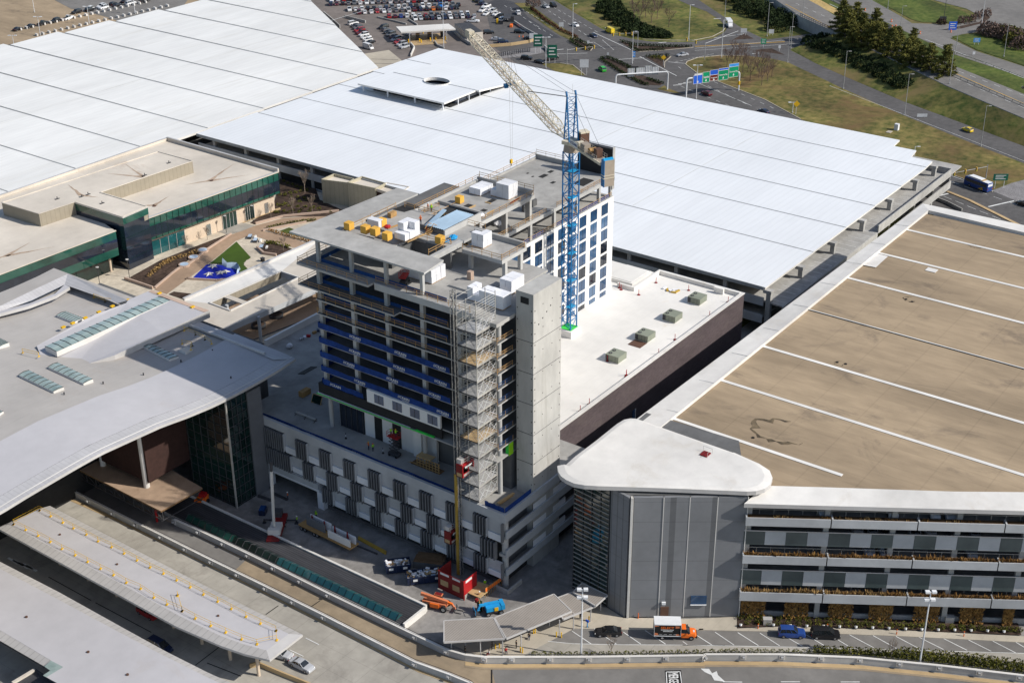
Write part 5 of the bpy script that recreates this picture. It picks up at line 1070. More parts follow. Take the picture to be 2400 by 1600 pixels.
# ---- concrete walls with bulkhead lights
def barrier(pts, lights, lab, h=1.25, th=.35, rail=True):
    o = thing('concrete_wall', lab, 'wall', pts[len(pts)//2]); b = MB()
    for p, r_ in zip(pts, pts[1:]): b.bar((p.x,p.y,h/2),(r_.x,r_.y,h/2), th, h, 'concrete_new'); b.bar((p.x,p.y,h+.06),(r_.x,r_.y,h+.06), th+.12, .1, 'coping_white')
    b.build('wall', o)
    if rail:
        b = MB()
        for p, r_ in zip(pts, pts[1:]): b.bar((p.x+.2,p.y+.15,h+.35),(r_.x+.2,r_.y+.15,h+.35), .07, .07, 'steel_dark')
        b.build('rail', o)
    for p in lights:
        b = MB(); i = min(range(len(pts)-1), key=lambda k: ((pts[k]+pts[k+1])/2-p).length); d = (pts[i+1]-pts[i]).normalized(); n_ = Vector((-d.y,d.x,0)); n_ = n_ if n_.x < 0 else -n_
        s_ = (p-pts[i]).dot(d); e = pts[i]+d*s_+n_*(th/2+.01); a_ = math.atan2(d.y,d.x)
        b.obox(e.x,e.y,.35,1.0,.16,.85,a_,'coping_white'); b.obox(e.x+n_.x*.32,e.y+n_.y*.32,.8,.42,.5,.3,a_,'pole_grey'); b.obox(e.x+n_.x*.1,e.y+n_.y*.1,.62,.5,.12,.5,a_,'steel_dark'); b.build('bulkhead_light', o)
    return o
Bp = L0(t1,[(300,188),(450,268),(770,432),(1100,595),(1440,765),(1810,945),(2205,1142)])+L0(z9,[(215,1068),(455,1155),(600,1215),(680,1290)])
Bl = L0(t1,[(450,275),(610,352),(770,438),(930,513),(1100,598),(1270,678),(1440,768),(1620,855),(1810,948),(2000,1038),(2205,1146)])+L0(z9,[(215,1066),(455,1152)])
barrier(Bp, Bl, 'long concrete wall with bulkhead lights on the near side of the tan ramp')
Cp = L0(t1,[(1190,490),(1355,562),(1690,722),(2045,897),(2235,992)])+L0(z9,[(215,882),(430,982),(560,1020),(690,1036),(870,1036),(1410,1035),(1940,1028),(2200,1024)])+L0(zr,[(150,1412),(673,1412),(1200,1434),(1740,1487),(2285,1552),(2600,1598)])
Cl = L0(t1,[(1190,492),(1355,563),(1520,645),(1690,725),(1865,810),(2045,900),(2235,995)])+L0(z9,[(215,884),(430,985),(690,1036),(880,1036),(1145,1036),(1410,1035),(1675,1032),(1940,1028),(2200,1024)])+L0(zr,[(410,1412),(673,1412),(937,1420),(1200,1434),(1470,1460),(1740,1488),(2012,1520),(2285,1553)])
barrier(Cp, Cl, 'long curving concrete wall with bulkhead lights between the ramp, hedge and lower street')
b = MB(); L_ = L0(t1,[(1700,1465),(1760,1450),(1900,1510),(2100,1590),(2300,1680)])
o = thing('concrete_wall', 'short low concrete wall under the end of the yellow railed canopy', 'wall', L_[1])
for p, r_ in zip(L_, L_[1:]): b.bar((p.x,p.y,.45),(r_.x,r_.y,.45),.3,.9,'shoulder_tan')
b.build('wall', o)
# ---- road canopies
CZ = 6.2
cn = thing('road_canopy', 'long pale roofed road canopy edged with yellow safety rails, ending beside the silver cars', 'canopy', t1(1000,800))
up_o = [(340,362),(800,598),(1250,832),(1600,1010),(2060,1238)]; lo_o = [(-20,512),(400,742),(800,962),(1200,1182),(1500,1312),(1660,1368),(1835,1410)]
up_i = [(275,380),(700,605),(1100,815),(1500,1010),(1965,1232)]; lo_i = [(62,488),(420,680),(820,890),(1220,1110),(1500,1245),(1650,1300),(1815,1345)]
b = MB(); A, B_ = L0(t1,up_i,CZ+.1), L0(t1,lo_i,CZ+.1); b.poly([tuple(v) for v in A+B_[::-1]], 'roof_lilac'); b.build('roof', cn)
b = MB(); Ao, Bo = L0(t1,up_o,CZ-.25), L0(t1,lo_o,CZ-.25)
b.strip(A, Ao, 'rib_canopy'); b.strip([Bo[i] for i in range(7)], B_, 'rib_canopy'); b.poly([tuple(v) for v in (A[-1],B_[-1],Bo[-1],Ao[-1])], 'metal_pale'); b.poly([tuple(v) for v in (A[0],Ao[0],Bo[0],B_[0])], 'metal_pale')
dn = Vector((0,0,-.45)); ring = Ao+Bo[::-1]; b.strip([v+dn for v in ring],ring,'metal_pale'); b.poly([tuple(v+dn) for v in ring],'concrete_dark'); b.build('roof_border', cn)
for k in range(9):
    p = t1(180+195*k, 470+106*k, CZ); b = MB(); b.tube((p.x,p.y,0),(p.x,p.y,CZ-.6),.3,'stone_cream'); b.build('column', cn)
for c_ in ((408,560),(797,762),(1210,972),(1485,1112)):
    p = t1(*c_, CZ+.1); b = MB(); b.tube((p.x,p.y,CZ+.1),(p.x,p.y,CZ+.3),.22,'cab_brown',8); b.build('roof_drain', cn)
YU = [(270,395),(345,435),(428,478),(500,517),(588,560),(668,605),(760,645),(845,688),(933,735),(1022,783),(1113,825),(1203,870),(1295,918),(1385,967),(1482,1015),(1575,1065),(1675,1118),(1773,1165),(1880,1213)]
YLo = [(92,490),(175,528),(260,568),(342,610),(422,657),(512,700),(597,745),(685,792),(773,835),(860,887),(958,928),(1048,988),(1137,1035),(1240,1080),(1330,1130),(1435,1180),(1537,1225),(1645,1272),(1750,1305),(1885,1277),(1880,1213)]
for pts, lab in ((YU,'yellow safety rail along the far side of the long road canopy roof'),(YLo,'yellow safety rail along the near side and end of the long road canopy roof'),([(92,490),(270,395)],'yellow safety rail across the terminal end of the long road canopy roof'),([(1210,975),(1240,1080)],'short yellow rail crossing the near part of the long road canopy roof')):
    P = L0(t1, pts, CZ+.1); o = thing('safety_rail', lab, 'guard rail', P[0]); up = Vector((0,0,1))
    for p in P: b = MB(); b.bar(p, p+up*1.1, .06, .06, 'yellow'); b.obox(p.x,p.y,CZ+.1,.6,.34,.12,.5,'yellow'); b.build('post', o)
    b = MB()
    for p, r_ in zip(P, P[1:]): b.bar(p+up*1.1, r_+up*1.1, .045, .045, 'yellow'); b.bar(p+up*.6, r_+up*.6, .035, .035, 'yellow')
    b.build('rail', o)
c2 = thing('road_canopy', 'pale roofed road canopy at the bottom left corner cut out beside a dark flat roof', 'canopy', t1(500,1400))
uo = [(-300,590),(0,742),(400,948),(850,1198),(1130,1352),(1400,1488),(1700,1625)]; ui = [(-300,640),(0,790),(400,1000),(800,1215),(1100,1372),(1400,1522),(1650,1640)]
b = MB(); A = L0(t1,ui,CZ+.1); R_ = L0(k0,[(1700,1250),(1160,1000),(790,795),(1160,640),(930,520),(60,0),(-900,-560)],CZ+.1); b.poly([tuple(v) for v in A+R_], 'roof_lilac'); b.build('roof', c2)
b = MB(); Ao = L0(t1,uo,CZ-.2); b.strip(A, Ao, 'rib_canopy'); b.strip([v+dn for v in Ao], Ao, 'metal_pale'); E0, E1 = L0(k0,[(-900,-560),(60,0),(935,520)],CZ+.08), L0(k0,[(-1000,-420),(0,160),(815,632)],CZ-.25); b.strip(E1, E0, 'rib_canopy'); b.strip([v+dn for v in E1], E1, 'steel_dark'); b.build('roof_border', c2)
b = MB(); b.poly([tuple(v) for v in L0(k0,[(935,522),(1160,642),(920,705),(815,632)],CZ+.12)],'glass_sky'); b.poly([tuple(v) for v in L0(k0,[(1160,645),(850,830),(790,795),(925,705)],CZ+.13)],'glass_sky'); b.build('glass_corner', c2)
for k in range(6):
    p = t1(150+190*k, 940+100*k, CZ); b = MB(); b.tube((p.x,p.y,0),(p.x,p.y,CZ-.4),.3,'stone_cream'); b.build('column', c2)
for c_ in ((180,1120),(600,1358),(868,1512)):
    p = t1(*c_, CZ+.1); b = MB(); b.tube((p.x,p.y,CZ+.1),(p.x,p.y,CZ+.3),.25,'cab_brown',8); b.build('roof_drain', c2)
dr = thing('flat_roof_block', 'dark flat roofed block with a pale kerb at the very bottom left corner', 'building', k0(400,900)); P = L0(k0,[(640,695),(1030,940),(1500,1250),(-500,1250),(230,940)],4.4)
b = MB(); b.prism([(v.x,v.y) for v in P], 0, 4.2, 'concrete_dark', 'steel_dark'); b.build('block', dr); b = MB(); b.bar(P[0],P[4],.5,.4,'membrane_cream'); b.bar(P[0],P[1],.3,.35,'steel_dark'); b.build('kerb', dr)
# ---- long skylight slab beside the site
sk_ = thing('tunnel_skylight', 'long low dark roof slab with a teal glass strip beside the building site', 'skylight', (154,165,0))
xa, xb, ya, yb = 150.9, 157.0, 134.6, 196.6
b = MB(); b.add([(xa,ya,.55),(xb,ya,1.25),(xb,yb,1.25),(xa,yb,.55),(xa,ya,0),(xb,ya,0),(xb,yb,0),(xa,yb,0)], [[0,1,2,3],[0,3,7,4],[1,0,4,5],[2,1,5,6],[3,2,6,7]], 'slab_dark'); b.build('roof', sk_)
b = MB(); b.box(xb-.1,xb+.35,ya-.3,yb,0,1.5,'coping_white'); b.box(xa,xb-.11,ya-.45,ya-.02,0,1.3,'coping_white'); b.box(xa-.2,xa-.02,ya,yb,0,.75,'concrete'); b.build('kerb', sk_)
xm, x0_, x1_ = 152.2, 151.3, 153.3
for y0_, y1_, m_ in ((136.6,166,'glass_teal'),(166,178,'glass_green_deep'),(178,191,'glass_green')):
    b = MB(); b.add([(x0_,y0_,.62),(x0_,y1_,.62),(xm,y1_,1.5),(xm,y0_,1.5),(x1_,y0_,.84),(x1_,y1_,.84)], [[0,3,2,1],[3,4,5,2],[0,4,3],[1,2,5]], m_); b.build('pane', sk_)
for i in range(32):
    y = 136.6+i*1.755; b = MB(); b.bar((x0_-.02,y,.65),(xm,y,1.54),.09,.07,'steel_dark' if y > 166 else 'glass_green_deep'); b.bar((xm,y,1.54),(x1_,y,.88),.09,.07,'steel_dark'); b.build('glazing_bar', sk_)
# ---- covered walkway at the street
cw = thing('covered_walkway', 'tan ribbed covered walkway zigzagging between the building site and the stair building', 'walkway', z9(850,850))
WR = 3.9
for pts in ([(413,745),(755,725),(830,868),(413,893)],[(762,724),(1170,562),(1293,680),(843,868)],[(1150,604),(1297,549),(1455,645),(1235,735)],[(1302,547),(1365,487),(1540,570),(1458,643)]):
    P = L0(z9, pts, WR-(.4 if pts[0] == (1150,604) else 0)); b = MB()
    b.add([tuple(v) for v in P]+[(v.x,v.y,v.z-.28) for v in P], [[0,1,2,3],[0,4,5,1],[1,5,6,2],[2,6,7,3],[3,7,4,0],[7,6,5,4]], 'rib_metal'); o = b.build('roof', cw); k = MB()
    for a_, c_ in zip(P, P[1:]+P[:1]): k.bar(a_+Vector((0,0,-.1)), c_+Vector((0,0,-.1)), .2, .3, 'metal_pale')
    k.build('gutter', o)
for c_ in ((465,965),(665,995),(818,985),(945,960),(1208,855),(1305,805),(1423,755),(1492,680),(560,930),(1140,780)):
    p = z9(*c_); b = MB(); b.tube((p.x,p.y,0),(p.x,p.y,WR-.28),.1,'metal_pale',8); b.build('post', cw)
i = 0
for c_ in ((1030,835),(1042,832),(1188,858),(1222,862),(955,968),(940,962),(795,935),(768,940),(1412,750)):
    p = z9(*c_); b = MB(); b.tube((p.x,p.y,0),(p.x,p.y,1.1),.11,'yellow',9); b.sphere((p.x,p.y,1.1),.11,.11,.07,'yellow',9,4); tag(b.build('bollard'), 'yellow bollard by the covered walkway, %s of nine' % ORD[i], 'bollard', 'yellow bollards by the covered walkway'); i += 1
p = z9(1400,795); b = MB(); b.tube((p.x,p.y,0),(p.x,p.y,.12),.32,'steel_dark',9); b.tube((p.x,p.y,.12),(p.x,p.y,1.3),.09,'lift_blue',8); b.box(p.x-.08,p.x+.08,p.y-.3,p.y+.3,1.3,1.75,'sign_blue'); tag(b.build('sign_stand'), 'small blue sign stand on the sidewalk beside the covered walkway', 'sign')
S2('walkway_floor', L0(z9,[(440,900),(820,880),(1300,700),(1500,640),(1520,690),(1330,790),(960,985),(690,1005)]), .03, 'sidewalk')
# ---- hedge along the curving wall, planting bed shrubs and bed lights
hi = 0
hl = L0(z9,[(1010,995),(1300,1000),(1640,995),(2000,988),(2352,980)])+L0(zr,[(280,1372),(900,1378),(1500,1410),(2000,1460),(2560,1530)])
seg = 0
for a_, c_ in zip(hl, hl[1:]):
    if seg == 4: seg += 1; continue
    L_ = (c_-a_).length; n = max(1, int(L_/1.3))
    for k in range(n):
        p = a_+(c_-a_)*(k+.5)/n; wide = 1.0 if seg > 5 else .55
        mb = MB(); clump(mb, (p.x,p.y,.1), .75*wide+.2, .75+.4*wide, 90, 'leaf_hedge', .30)
        if seg > 5:
            clump(mb, (p.x+.8,p.y+.6,.1), .8, 1.0, 80, 'leaf_hedge', .30); 
            if seg > 6: clump(mb, (p.x+1.6,p.y+1.2,.1), .8, .9, 70, 'leaf_hedge', .30)
        tag(mb.build('hedge_shrub'), 'spreading green shrub in the hedge on the street side of the curving wall', 'shrub', 'hedge along the curving wall'); hi += 1
    seg += 1
def bed_row(y0f, n, x0_, x1_, row):
    for i in range(n):
        x = x0_+(x1_-x0_)*i/(n-1); p = zr(x, y0f(x), .18)
        mb = MB(); clump(mb, (p.x,p.y,.18), .5+.12*RN.random(), .75, 60, 'leaf_hedge', .34); tag(mb.build('shrub'), '%s round shrub from the left in the %s row of the street planting bed' % (ORD[i], row), 'shrub', 'round shrubs in the street planting bed')
bed_row(lambda x: 1125+(x-395)*.047, 30, 395, 2290, 'back'); bed_row(lambda x: 1160+(x-395)*.028, 27, 440, 2250, 'middle')
i = 0
for x, y in ((395,1185),(618,1185),(732,1188),(845,1192),(958,1193),(1068,1196),(1180,1200),(1293,1203),(1404,1207),(1517,1212),(1628,1215),(1740,1218),(1852,1219),(1963,1222),(2075,1225),(2187,1230)):
    p = zr(x,y,.18); b = MB(); b.tube((p.x,p.y,.18),(p.x,p.y,.4),.08,'steel_dark',6); b.tube((p.x,p.y,.4),(p.x+.15,p.y+.12,.72),.2,'helmet_white',8,.28); tag(b.build('garden_spotlight'), '%s white spotlight from the left along the front of the planting bed' % ORD[i], 'spotlight', 'white spotlights in the street planting bed'); i += 1
i = 0
for c_ in (zr(512,1200),zr(983,1200),zr(1455,1238),zr(1912,1252)):
    b = MB(); b.tube(c_, c_+Vector((0,0,.08)), .3, 'rubber', 10); b.tube(c_+Vector((0,0,.08)), c_+Vector((0,0,1.15)), .1, 'orange', 8, .075); b.tube(c_+Vector((0,0,.75)), c_+Vector((0,0,.88)), .1, 'pole_white', 8, .1); tag(b.build('channelizer_post'), 'orange channelizer post at the kerb of the planting bed, %s from the left' % ORD[i], 'traffic post', 'orange posts along the street kerb'); i += 1
c_ = v12(1690,545); b = MB(); b.tube(c_, c_+Vector((0,0,.08)), .3, 'rubber', 10); b.tube(c_+Vector((0,0,.08)), c_+Vector((0,0,1.3)), .1, 'orange', 8, .075); tag(b.build('channelizer_post'), 'orange channelizer post in front of the grey panelled stair building', 'traffic post')
for c_, lab in ((zr(575,1165,.18),'grey utility cabinet in the planting bed near the stair building'),(zr(1812,1150,.18),'cream utility cabinet in the planting bed behind the street lamp')):
    b = MB(); b.obox(c_.x,c_.y,.15,1.5,.9,1.2,-1.0,'membrane_cream' if 'cream' in lab else 'steel_galv'); b.obox(c_.x,c_.y,1.36,1.6,1.0,.06,-1.0,'metal_pale'); tag(b.build('utility_cabinet'), lab, 'cabinet')
# ================================================================ building site: crane, hoist, scaffold, plant, materials, workers
# ---- tower crane
MX, MY = 238.5, 158.5
tc = thing('tower_crane', 'tall blue tower crane with a cream jib standing on the white podium roof', 'crane', (MX,MY,15.6))
def lattice(b, P0, P1, s0, s1, m, n, r=.1, rb=.055, up=Vector((0,0,1)), mb_=None):
    """square lattice girder from P0 to P1"""
    P0, P1 = Vector(P0), Vector(P1); d = (P1-P0).normalized(); a = d.cross(up)
    a = Vector((1,0,0)) if a.length < .1 else a.normalized(); c = a.cross(d)
    def C(t, i): s = s0+(s1-s0)*t; k = ((-1,-1),(1,-1),(1,1),(-1,1))[i % 4]; return P0+(P1-P0)*t+a*k[0]*s/2+c*k[1]*s/2
    for i in range(4): b.tube(C(0,i), C(1,i), r, m, 6)
    for j in range(n+1):
        t_ = j/n
        for i in range(4):
            b.tube(C(t_,i), C(t_,i+1), rb, mb_ or m, 4)
            if j < n: b.tube(C(t_, i if (i+j) % 2 else i+1), C((j+1)/n, i+1 if (i+j) % 2 else i), rb, mb_ or m, 4)
b = MB(); b.box(MX-2,MX+2,MY-2,MY+2,15.6,17.2,'stucco_white'); b.box(MX-1.5,MX+1.5,MY-1.5,MY+1.5,17.21,17.3,'sealant_green'); b.build('base', tc)
b = MB(); lattice(b, (MX,MY,17.2), (MX,MY,58.8), 2.5, 2.5, 'crane_blue', 17, .17, .085); b.build('mast', tc)
b = MB(); lattice(b, (MX+.3,MY+.3,17.2), (MX+.3,MY+.3,58.5), .7, .7, 'crane_blue', 40, .05, .035); b.build('ladder', tc)
for z_ in (22.5,29,35.5,42,48.5,54.5):
    b = MB(); b.box(MX-1.2,MX+1.2,MY-1.2,MY+.2,z_,z_+.1,'crane_lightblue'); b.build('rest_platform', tc)
b = MB(); b.tube((MX,MY,58.8),(MX,MY,60.4),1.75,'counter_tan',16,1.5); b.box(MX-1.5,MX+1.5,MY-1.5,MY+1.5,60.41,61.2,'crane_cream'); b.build('slewing_ring', tc)
JD = Vector((.488,.873,0)).normalized(); JS = Vector((-JD.y,JD.x,0)); M0 = Vector((MX,MY,0)); UPZ = Vector((0,0,1))
def J(s, o, z): return M0+JD*s+JS*o+UPZ*z
JP, JT = J(3.0,0,61.3), Vector((267.3,207.4,70.0)); jd = (JT-JP)
b = MB(); lattice(b, JP, JP+jd*.08, .9, 2.1, 'crane_cream', 2, .12, .07); lattice(b, JP+jd*.08, JP+jd*.93, 2.1, 2.0, 'crane_cream', 24, .13, .07); lattice(b, JP+jd*.93, JT, 2.0, 1.2, 'crane_cream', 2, .12, .07); e = JT; b.obox(e.x,e.y,e.z-.6,2.4,1.4,1.6,math.atan2(JD.y,JD.x),'crane_cream'); b.build('jib', tc)
b = MB(); b.bar(JP+jd*.06+UPZ*-.95, JP+jd*.95+UPZ*-.9, .5, .06, 'counter_tan'); b.build('jib_walkway', tc)
b = MB()
for o_ in (-1.1, 1.1):
    f_, r_, t_ = J(1.3,o_,61.2), J(-1.1,o_,61.2), J(.25,o_*.95,70.8); b.tube(f_, t_, .17, 'crane_blue', 6); b.tube(r_, t_, .17, 'crane_blue', 6); b.tube(t_, t_+UPZ*.9+JD*.4, .25, 'crane_blue', 6)
    for k in range(1, 6):
        u = k/6.2; b.tube(f_+(t_-f_)*u, r_+(t_-r_)*u, .07, 'crane_blue', 5); b.tube(f_+(t_-f_)*u, r_+(t_-r_)*(u+.16), .06, 'crane_blue', 5)
for k in range(0, 7):
    u = k/6.2; f_, r_, t_ = J(1.3,-1.1,61.2), J(1.3,1.1,61.2), J(.25,0,70.8); a = f_+(J(.25,-1.05,70.8)-f_)*u; c = r_+(J(.25,1.05,70.8)-r_)*u; b.tube(a, c, .07, 'crane_blue', 5)
    if k < 6: b.tube(a, r_+(J(.25,1.05,70.8)-r_)*(u+.16), .06, 'crane_blue', 5); b.tube(c, f_+(J(.25,-1.05,70.8)-f_)*(u+.16), .06, 'crane_blue', 5)
b.build('a_frame', tc)
RT = Vector((.59,-.807,0)); e = M0+RT*2.5
cabo = MB(); cabo.obox(e.x,e.y,60.6,1.7,2.0,2.3,math.atan2(JD.y,JD.x),'cab_brown'); cabo.obox(e.x,e.y,62.91,1.8,2.1,.35,math.atan2(JD.y,JD.x),'crane_cream')
co_ = cabo.build('cab', tc); g = MB(); f_ = e+JD*.3-JS*0; n_ = JS; s_ = e+JS*1.02; g.text('JT', (s_.x-JD.x*-.5,s_.y-JD.y*-.5,61.6), -JD, UPZ, .6, 'red'); g.build('cab_sign', co_)
g = MB(); s_ = e+JD*.87; g.obox(s_.x,s_.y,61.5,.06,1.7,1.1,math.atan2(JD.y,JD.x),'car_glass'); g.build('window', co_)
b = MB()
for o_ in (-1.05, 1.05): b.bar(J(-1.2,o_,60.9), J(-15,o_,60.9), .25, .55, 'crane_cream')
b.bar(J(-1.2,0,61.1), J(-14.6,0,61.1), 1.9, .08, 'counter_tan')
for o_ in (-1.2, 1.2):
    for k in range(12): b.bar(J(-2-k*1.05,o_,61.1), J(-2-k*1.05,o_,62.2), .05, .05, 'steel_galv')
    b.bar(J(-2,o_,62.2), J(-13.6,o_,62.2), .05, .05, 'steel_galv'); b.bar(J(-2,o_,61.7), J(-13.6,o_,61.7), .04, .04, 'steel_galv')
b.build('counter_jib', tc)
b = MB(); b.obox(*J(-7.0,.3,0)[:2],61.2,1.8,1.5,1.5,math.atan2(JD.y,JD.x),'counter_tan'); b.tube(J(-9.5,-.8,61.9),J(-9.5,.8,61.9),.65,'wood',12); b.obox(*J(-11.6,-.2,0)[:2],61.2,1.4,1.4,1.8,math.atan2(JD.y,JD.x),'cab_brown'); b.obox(*J(-4.6,.2,0)[:2],61.2,1.2,1.4,1.1,math.atan2(JD.y,JD.x),'crane_cream'); b.build('winch', tc)
b = MB(); p = J(-1.6,1.22,61.05); b.add([p, J(-5.2,1.22,61.05), J(-5.2,1.22,62.2), J(-1.6,1.22,62.2)], [[0,1,2,3]], 'paint_white'); b.text('//CRAIN', J(-1.75,1.25,61.3), -JD, UPZ, .6, 'mesh_blue', 3.2); b.build('name_board', tc)
b = MB(); a_ = math.atan2(JD.y,JD.x); e = J(-16.2,0,0); b.obox(e.x,e.y,56.6,1.3,2.3,5.6,a_,'counter_tan','crane_lightblue'); e2 = e+JS*1.0; b.obox(e2.x+JS.x*.1,e2.y+JS.y*.1,56.55,1.33,.12,5.7,a_,'crane_blue','crane_lightblue'); b.obox(e.x,e.y,58.3,1.42,2.5,.18,a_,'crane_cream'); b.obox(e.x,e.y,58.9,1.42,2.5,.14,a_,'crane_cream'); b.obox(e.x,e.y,62.21,.5,2.2,.25,a_,'crane_lightblue'); b.build('counterweight', tc)
b = MB(); tp = J(.5,.9,71.6); tq = J(.5,-.9,71.6); G1 = JP+jd*.55+UPZ*5.4
for o_ in (-.8, .8):
    t_ = J(.6,o_,71.5); b.tube(t_, G1+JS*o_*.6, .035, 'steel_dark', 4); b.tube(G1+JS*o_*.6, JP+jd*.565+JS*o_+UPZ*1, .03, 'steel_dark', 4); b.tube(G1+JS*o_*.6, JP+jd*.50+JS*o_+UPZ*1, .03, 'steel_dark', 4)
    b.tube(J(-.1,o_,71.2), J(-13.2,o_,61.6), .035, 'steel_dark', 4)
b.tube(J(.6,.9,70.6), JP+jd*.36+UPZ*1.1, .1, 'steel_dark', 5); b.tube(J(-.2,0,71.4), J(-.2,0,73.4), .03, 'steel_galv', 4); b.build('tie_rope', tc)
ht = JP+jd*.54; b = MB(); b.obox(ht.x,ht.y,ht.z-1.7,1.8,1.6,.5,a_,'crane_blue'); b.obox(ht.x+JS.x*1.2,ht.y+JS.y*1.2,ht.z-2.2,.9,.9,.9,a_,'crane_blue'); b.build('trolley', tc)
b = MB()
for o_ in (-.55, .35): b.tube(ht+JS*o_+UPZ*-1.7, Vector((ht.x+JS.x*o_*.4,ht.y+JS.y*o_*.4,46.4)), .03, 'steel_galv', 4)
b.build('hoist_rope', tc); b = MB(); b.box(ht.x-.35,ht.x+.35,ht.y-.2,ht.y+.2,45.5,46.4,'yellow'); b.tube((ht.x,ht.y,44.9),(ht.x,ht.y,45.5),.12,'steel_dark'); b.build('hook_block', tc)
# ---- builders' hoist
hx, hy = 169.5, 136.2
ho = thing('construction_hoist', 'red construction hoist with lattice mast climbing the front of the tower', 'hoist', (hx,hy,0))
b = MB(); lattice(b, (hx,hy,.3), (hx,hy,58.6), .75, .75, 'steel_galv', 58, .06, .035, mb_='steel_dark'); b.build('mast', ho)
b = MB(); b.tube((hx-.6,hy-.25,.3),(hx-.6,hy-.25,22.4),.06,'mast_yellow',6); b.tube((hx-.6,hy+.3,.3),(hx-.6,hy+.3,22.4),.06,'mast_yellow',6); b.box(hx-.66,hx-.56,hy-.12,hy+.16,.3,22.4,'mast_yellow'); b.build('cable_guide', ho)
for k in range(8):
    b = MB(); z_ = 9+k*6.1; b.bar((hx+.4,hy,z_),(170.7 if z_ < 17 else 175,hy+.8,z_),.1,.1,'steel_galv'); b.bar((hx+.4,hy,z_),(170.7 if z_ < 17 else 175,hy-1.2,z_),.1,.1,'steel_galv'); b.build('wall_tie', ho)
def hoist_cab(x0_, y0_, z_, lit, lab):
    o = MB(); x1_, y1_, h = x0_+3.3, y0_+1.5, 2.6
    m_ = 'red' if lit else 'red_dark'  # unlit cab takes the darker red as painted shade
    o.box(x0_,x1_,y0_,y1_,z_,z_+.15,'steel_dark'); o.box(x0_,x1_,y0_,y1_,z_+h,z_+h+.1,m_)
    o.box(x0_,x1_,y1_-.05,y1_,z_+.16,z_+h-.01,'red_dark'); o.box(x1_-.05,x1_,y0_+.06,y1_-.06,z_+.16,z_+h-.01,m_)
    for a_, c_ in ((0,.75),(2.15,h)): o.box(x0_,x1_,y0_,y0_+.05,z_+.16+a_,z_+min(c_+.16,h-.01),m_)
    for x in (x0_, x0_+1.6, x1_-.16): o.box(x,x+.16,y0_-.02,y0_+.04,z_+.16,z_+h-.01,m_)
    o.box(x0_-.01,x0_+.05,y0_+.06,y1_-.06,z_+.16,z_+h-.01,'red_dark'); c = o.build('cab', ho)  # end face in the darker red, its shade put into the colour
    s = MB(); s.box(x0_+.7,x0_+2.6,y0_-.05,y0_-.025,z_+1.85,z_+2.2,'paint_white'); s.build('name_plate', c)
    s = MB(); s.box(x0_+.3,x0_+3.0,y0_-.05,y0_-.025,z_+.3,z_+.75,'steel_galv'); s.build('kick_plate', c)
    s = MB(); s.box(x0_-.05,x0_-.02,y0_+.2,y1_-.2,z_+.3,z_+1.0,'plywood'); s.build('door_panel', c)
    s = MB()
    for x in (x0_+.1, x0_+1.6, x1_-.1):
        s.tube((x,y0_+.1,z_+h+.1),(x,y0_+.1,z_+h+1.1),.04,'steel_galv',5); s.tube((x,y1_-.1,z_+h+.1),(x,y1_-.1,z_+h+1.1),.04,'steel_galv',5)
    for zz in (.6, 1.1): s.tube((x0_+.1,y0_+.1,z_+h+zz),(x1_-.1,y0_+.1,z_+h+zz),.035,'steel_galv',5); s.tube((x0_+.1,y1_-.1,z_+h+zz),(x1_-.1,y1_-.1,z_+h+zz),.035,'steel_galv',5)
    s.box(x0_+.2,x0_+1.2,y0_+.5,y1_-.1,z_+h+.11,z_+h+1.0,'metal_pale'); s.build('roof_rail', c)
hoist_cab(hx-1.3, hy-2.2, 22.6, True, ''); hoist_cab(hx-1.6, hy+.8, 7.2, False, '')
cn_ = k9(1000,600); top_ = hgt(cn_, *pxl(960,1330,7.84,1000,215))
b = MB(); ex0, ey0 = cn_.x, cn_.y; ex1, ey1 = ex0+3.9, ey0+6.0; hh = max(2.6, min(top_, 4.2))
b.box(ex0,ex1,ey0,ey0+.06,1.0,hh,'red'); b.box(ex0,ex0+.06,ey0+.07,ey1,0.2,hh,'red_dark'); b.box(ex0,ex1,ey1-.06,ey1,.2,hh,'red_dark'); b.box(ex0+.3,ex1,ey0+.01,ey0+.05,0,.99,'steel_galv')  # end face painted a darker red for the shade on it
b.box(ex0-.03,ex0+.09,ey0-.05,ey0+.1,0,hh+.05,'red'); b.build('base_enclosure', ho)
for a_, c_ in ((1.0,2.6),(3.6,5.4)):
    b = MB(); b.box(ex0-.03,ex0-.005,ey0+a_,ey0+c_,1.3,2.5,'plywood'); b.build('enclosure_panel', ho); b = MB(); b.box(ex0-.03,ex0-.005,ey0+a_-.2,ey0+c_,hh-.55,hh-.1,'paint_white'); b.build('enclosure_sign', ho)
b = MB(); b.box(ex0+.6,ex0+2.4,ey0-.03,ey0-.005,hh-.75,hh-.25,'paint_white'); b.build('enclosure_sign', ho)
# ---- scaffold stair tower
sf = thing('scaffold_tower', 'galvanised scaffold tower with braced bays beside the hoist mast', 'scaffold', (173,134,16.75))
SX_, SY_ = (170.2,172.0,173.9,175.7), (131.95,134.1,136.25)
Z0_, Z1_ = 16.78, 57.4
b = MB()
for x in SX_:
    for y in SY_:
        if x in (172.0,173.9) and y == 134.1: continue
        b.tube((x,y,Z0_),(x,y,Z1_-(3 if y > 135 else 0)),.05 if x not in (170.2,175.7) else .085,'steel_galv',5)
b.build('standard', sf)
b = MB(); z_ = Z0_+.5; k = 0
while z_ < Z1_-.2:
    b.tube((170.2,131.95,z_),(175.7,131.95,z_),.035,'steel_galv',4); b.tube((170.2,131.95,z_),(170.2,136.25,z_),.035,'steel_galv',4)
    if k % 3 == 0: b.tube((170.2,136.25,z_),(175.7,136.25,z_),.035,'steel_galv',4); b.tube((175.7,131.95,z_),(175.7,136.25,z_),.035,'steel_galv',4)
    z_ += .51; k += 1
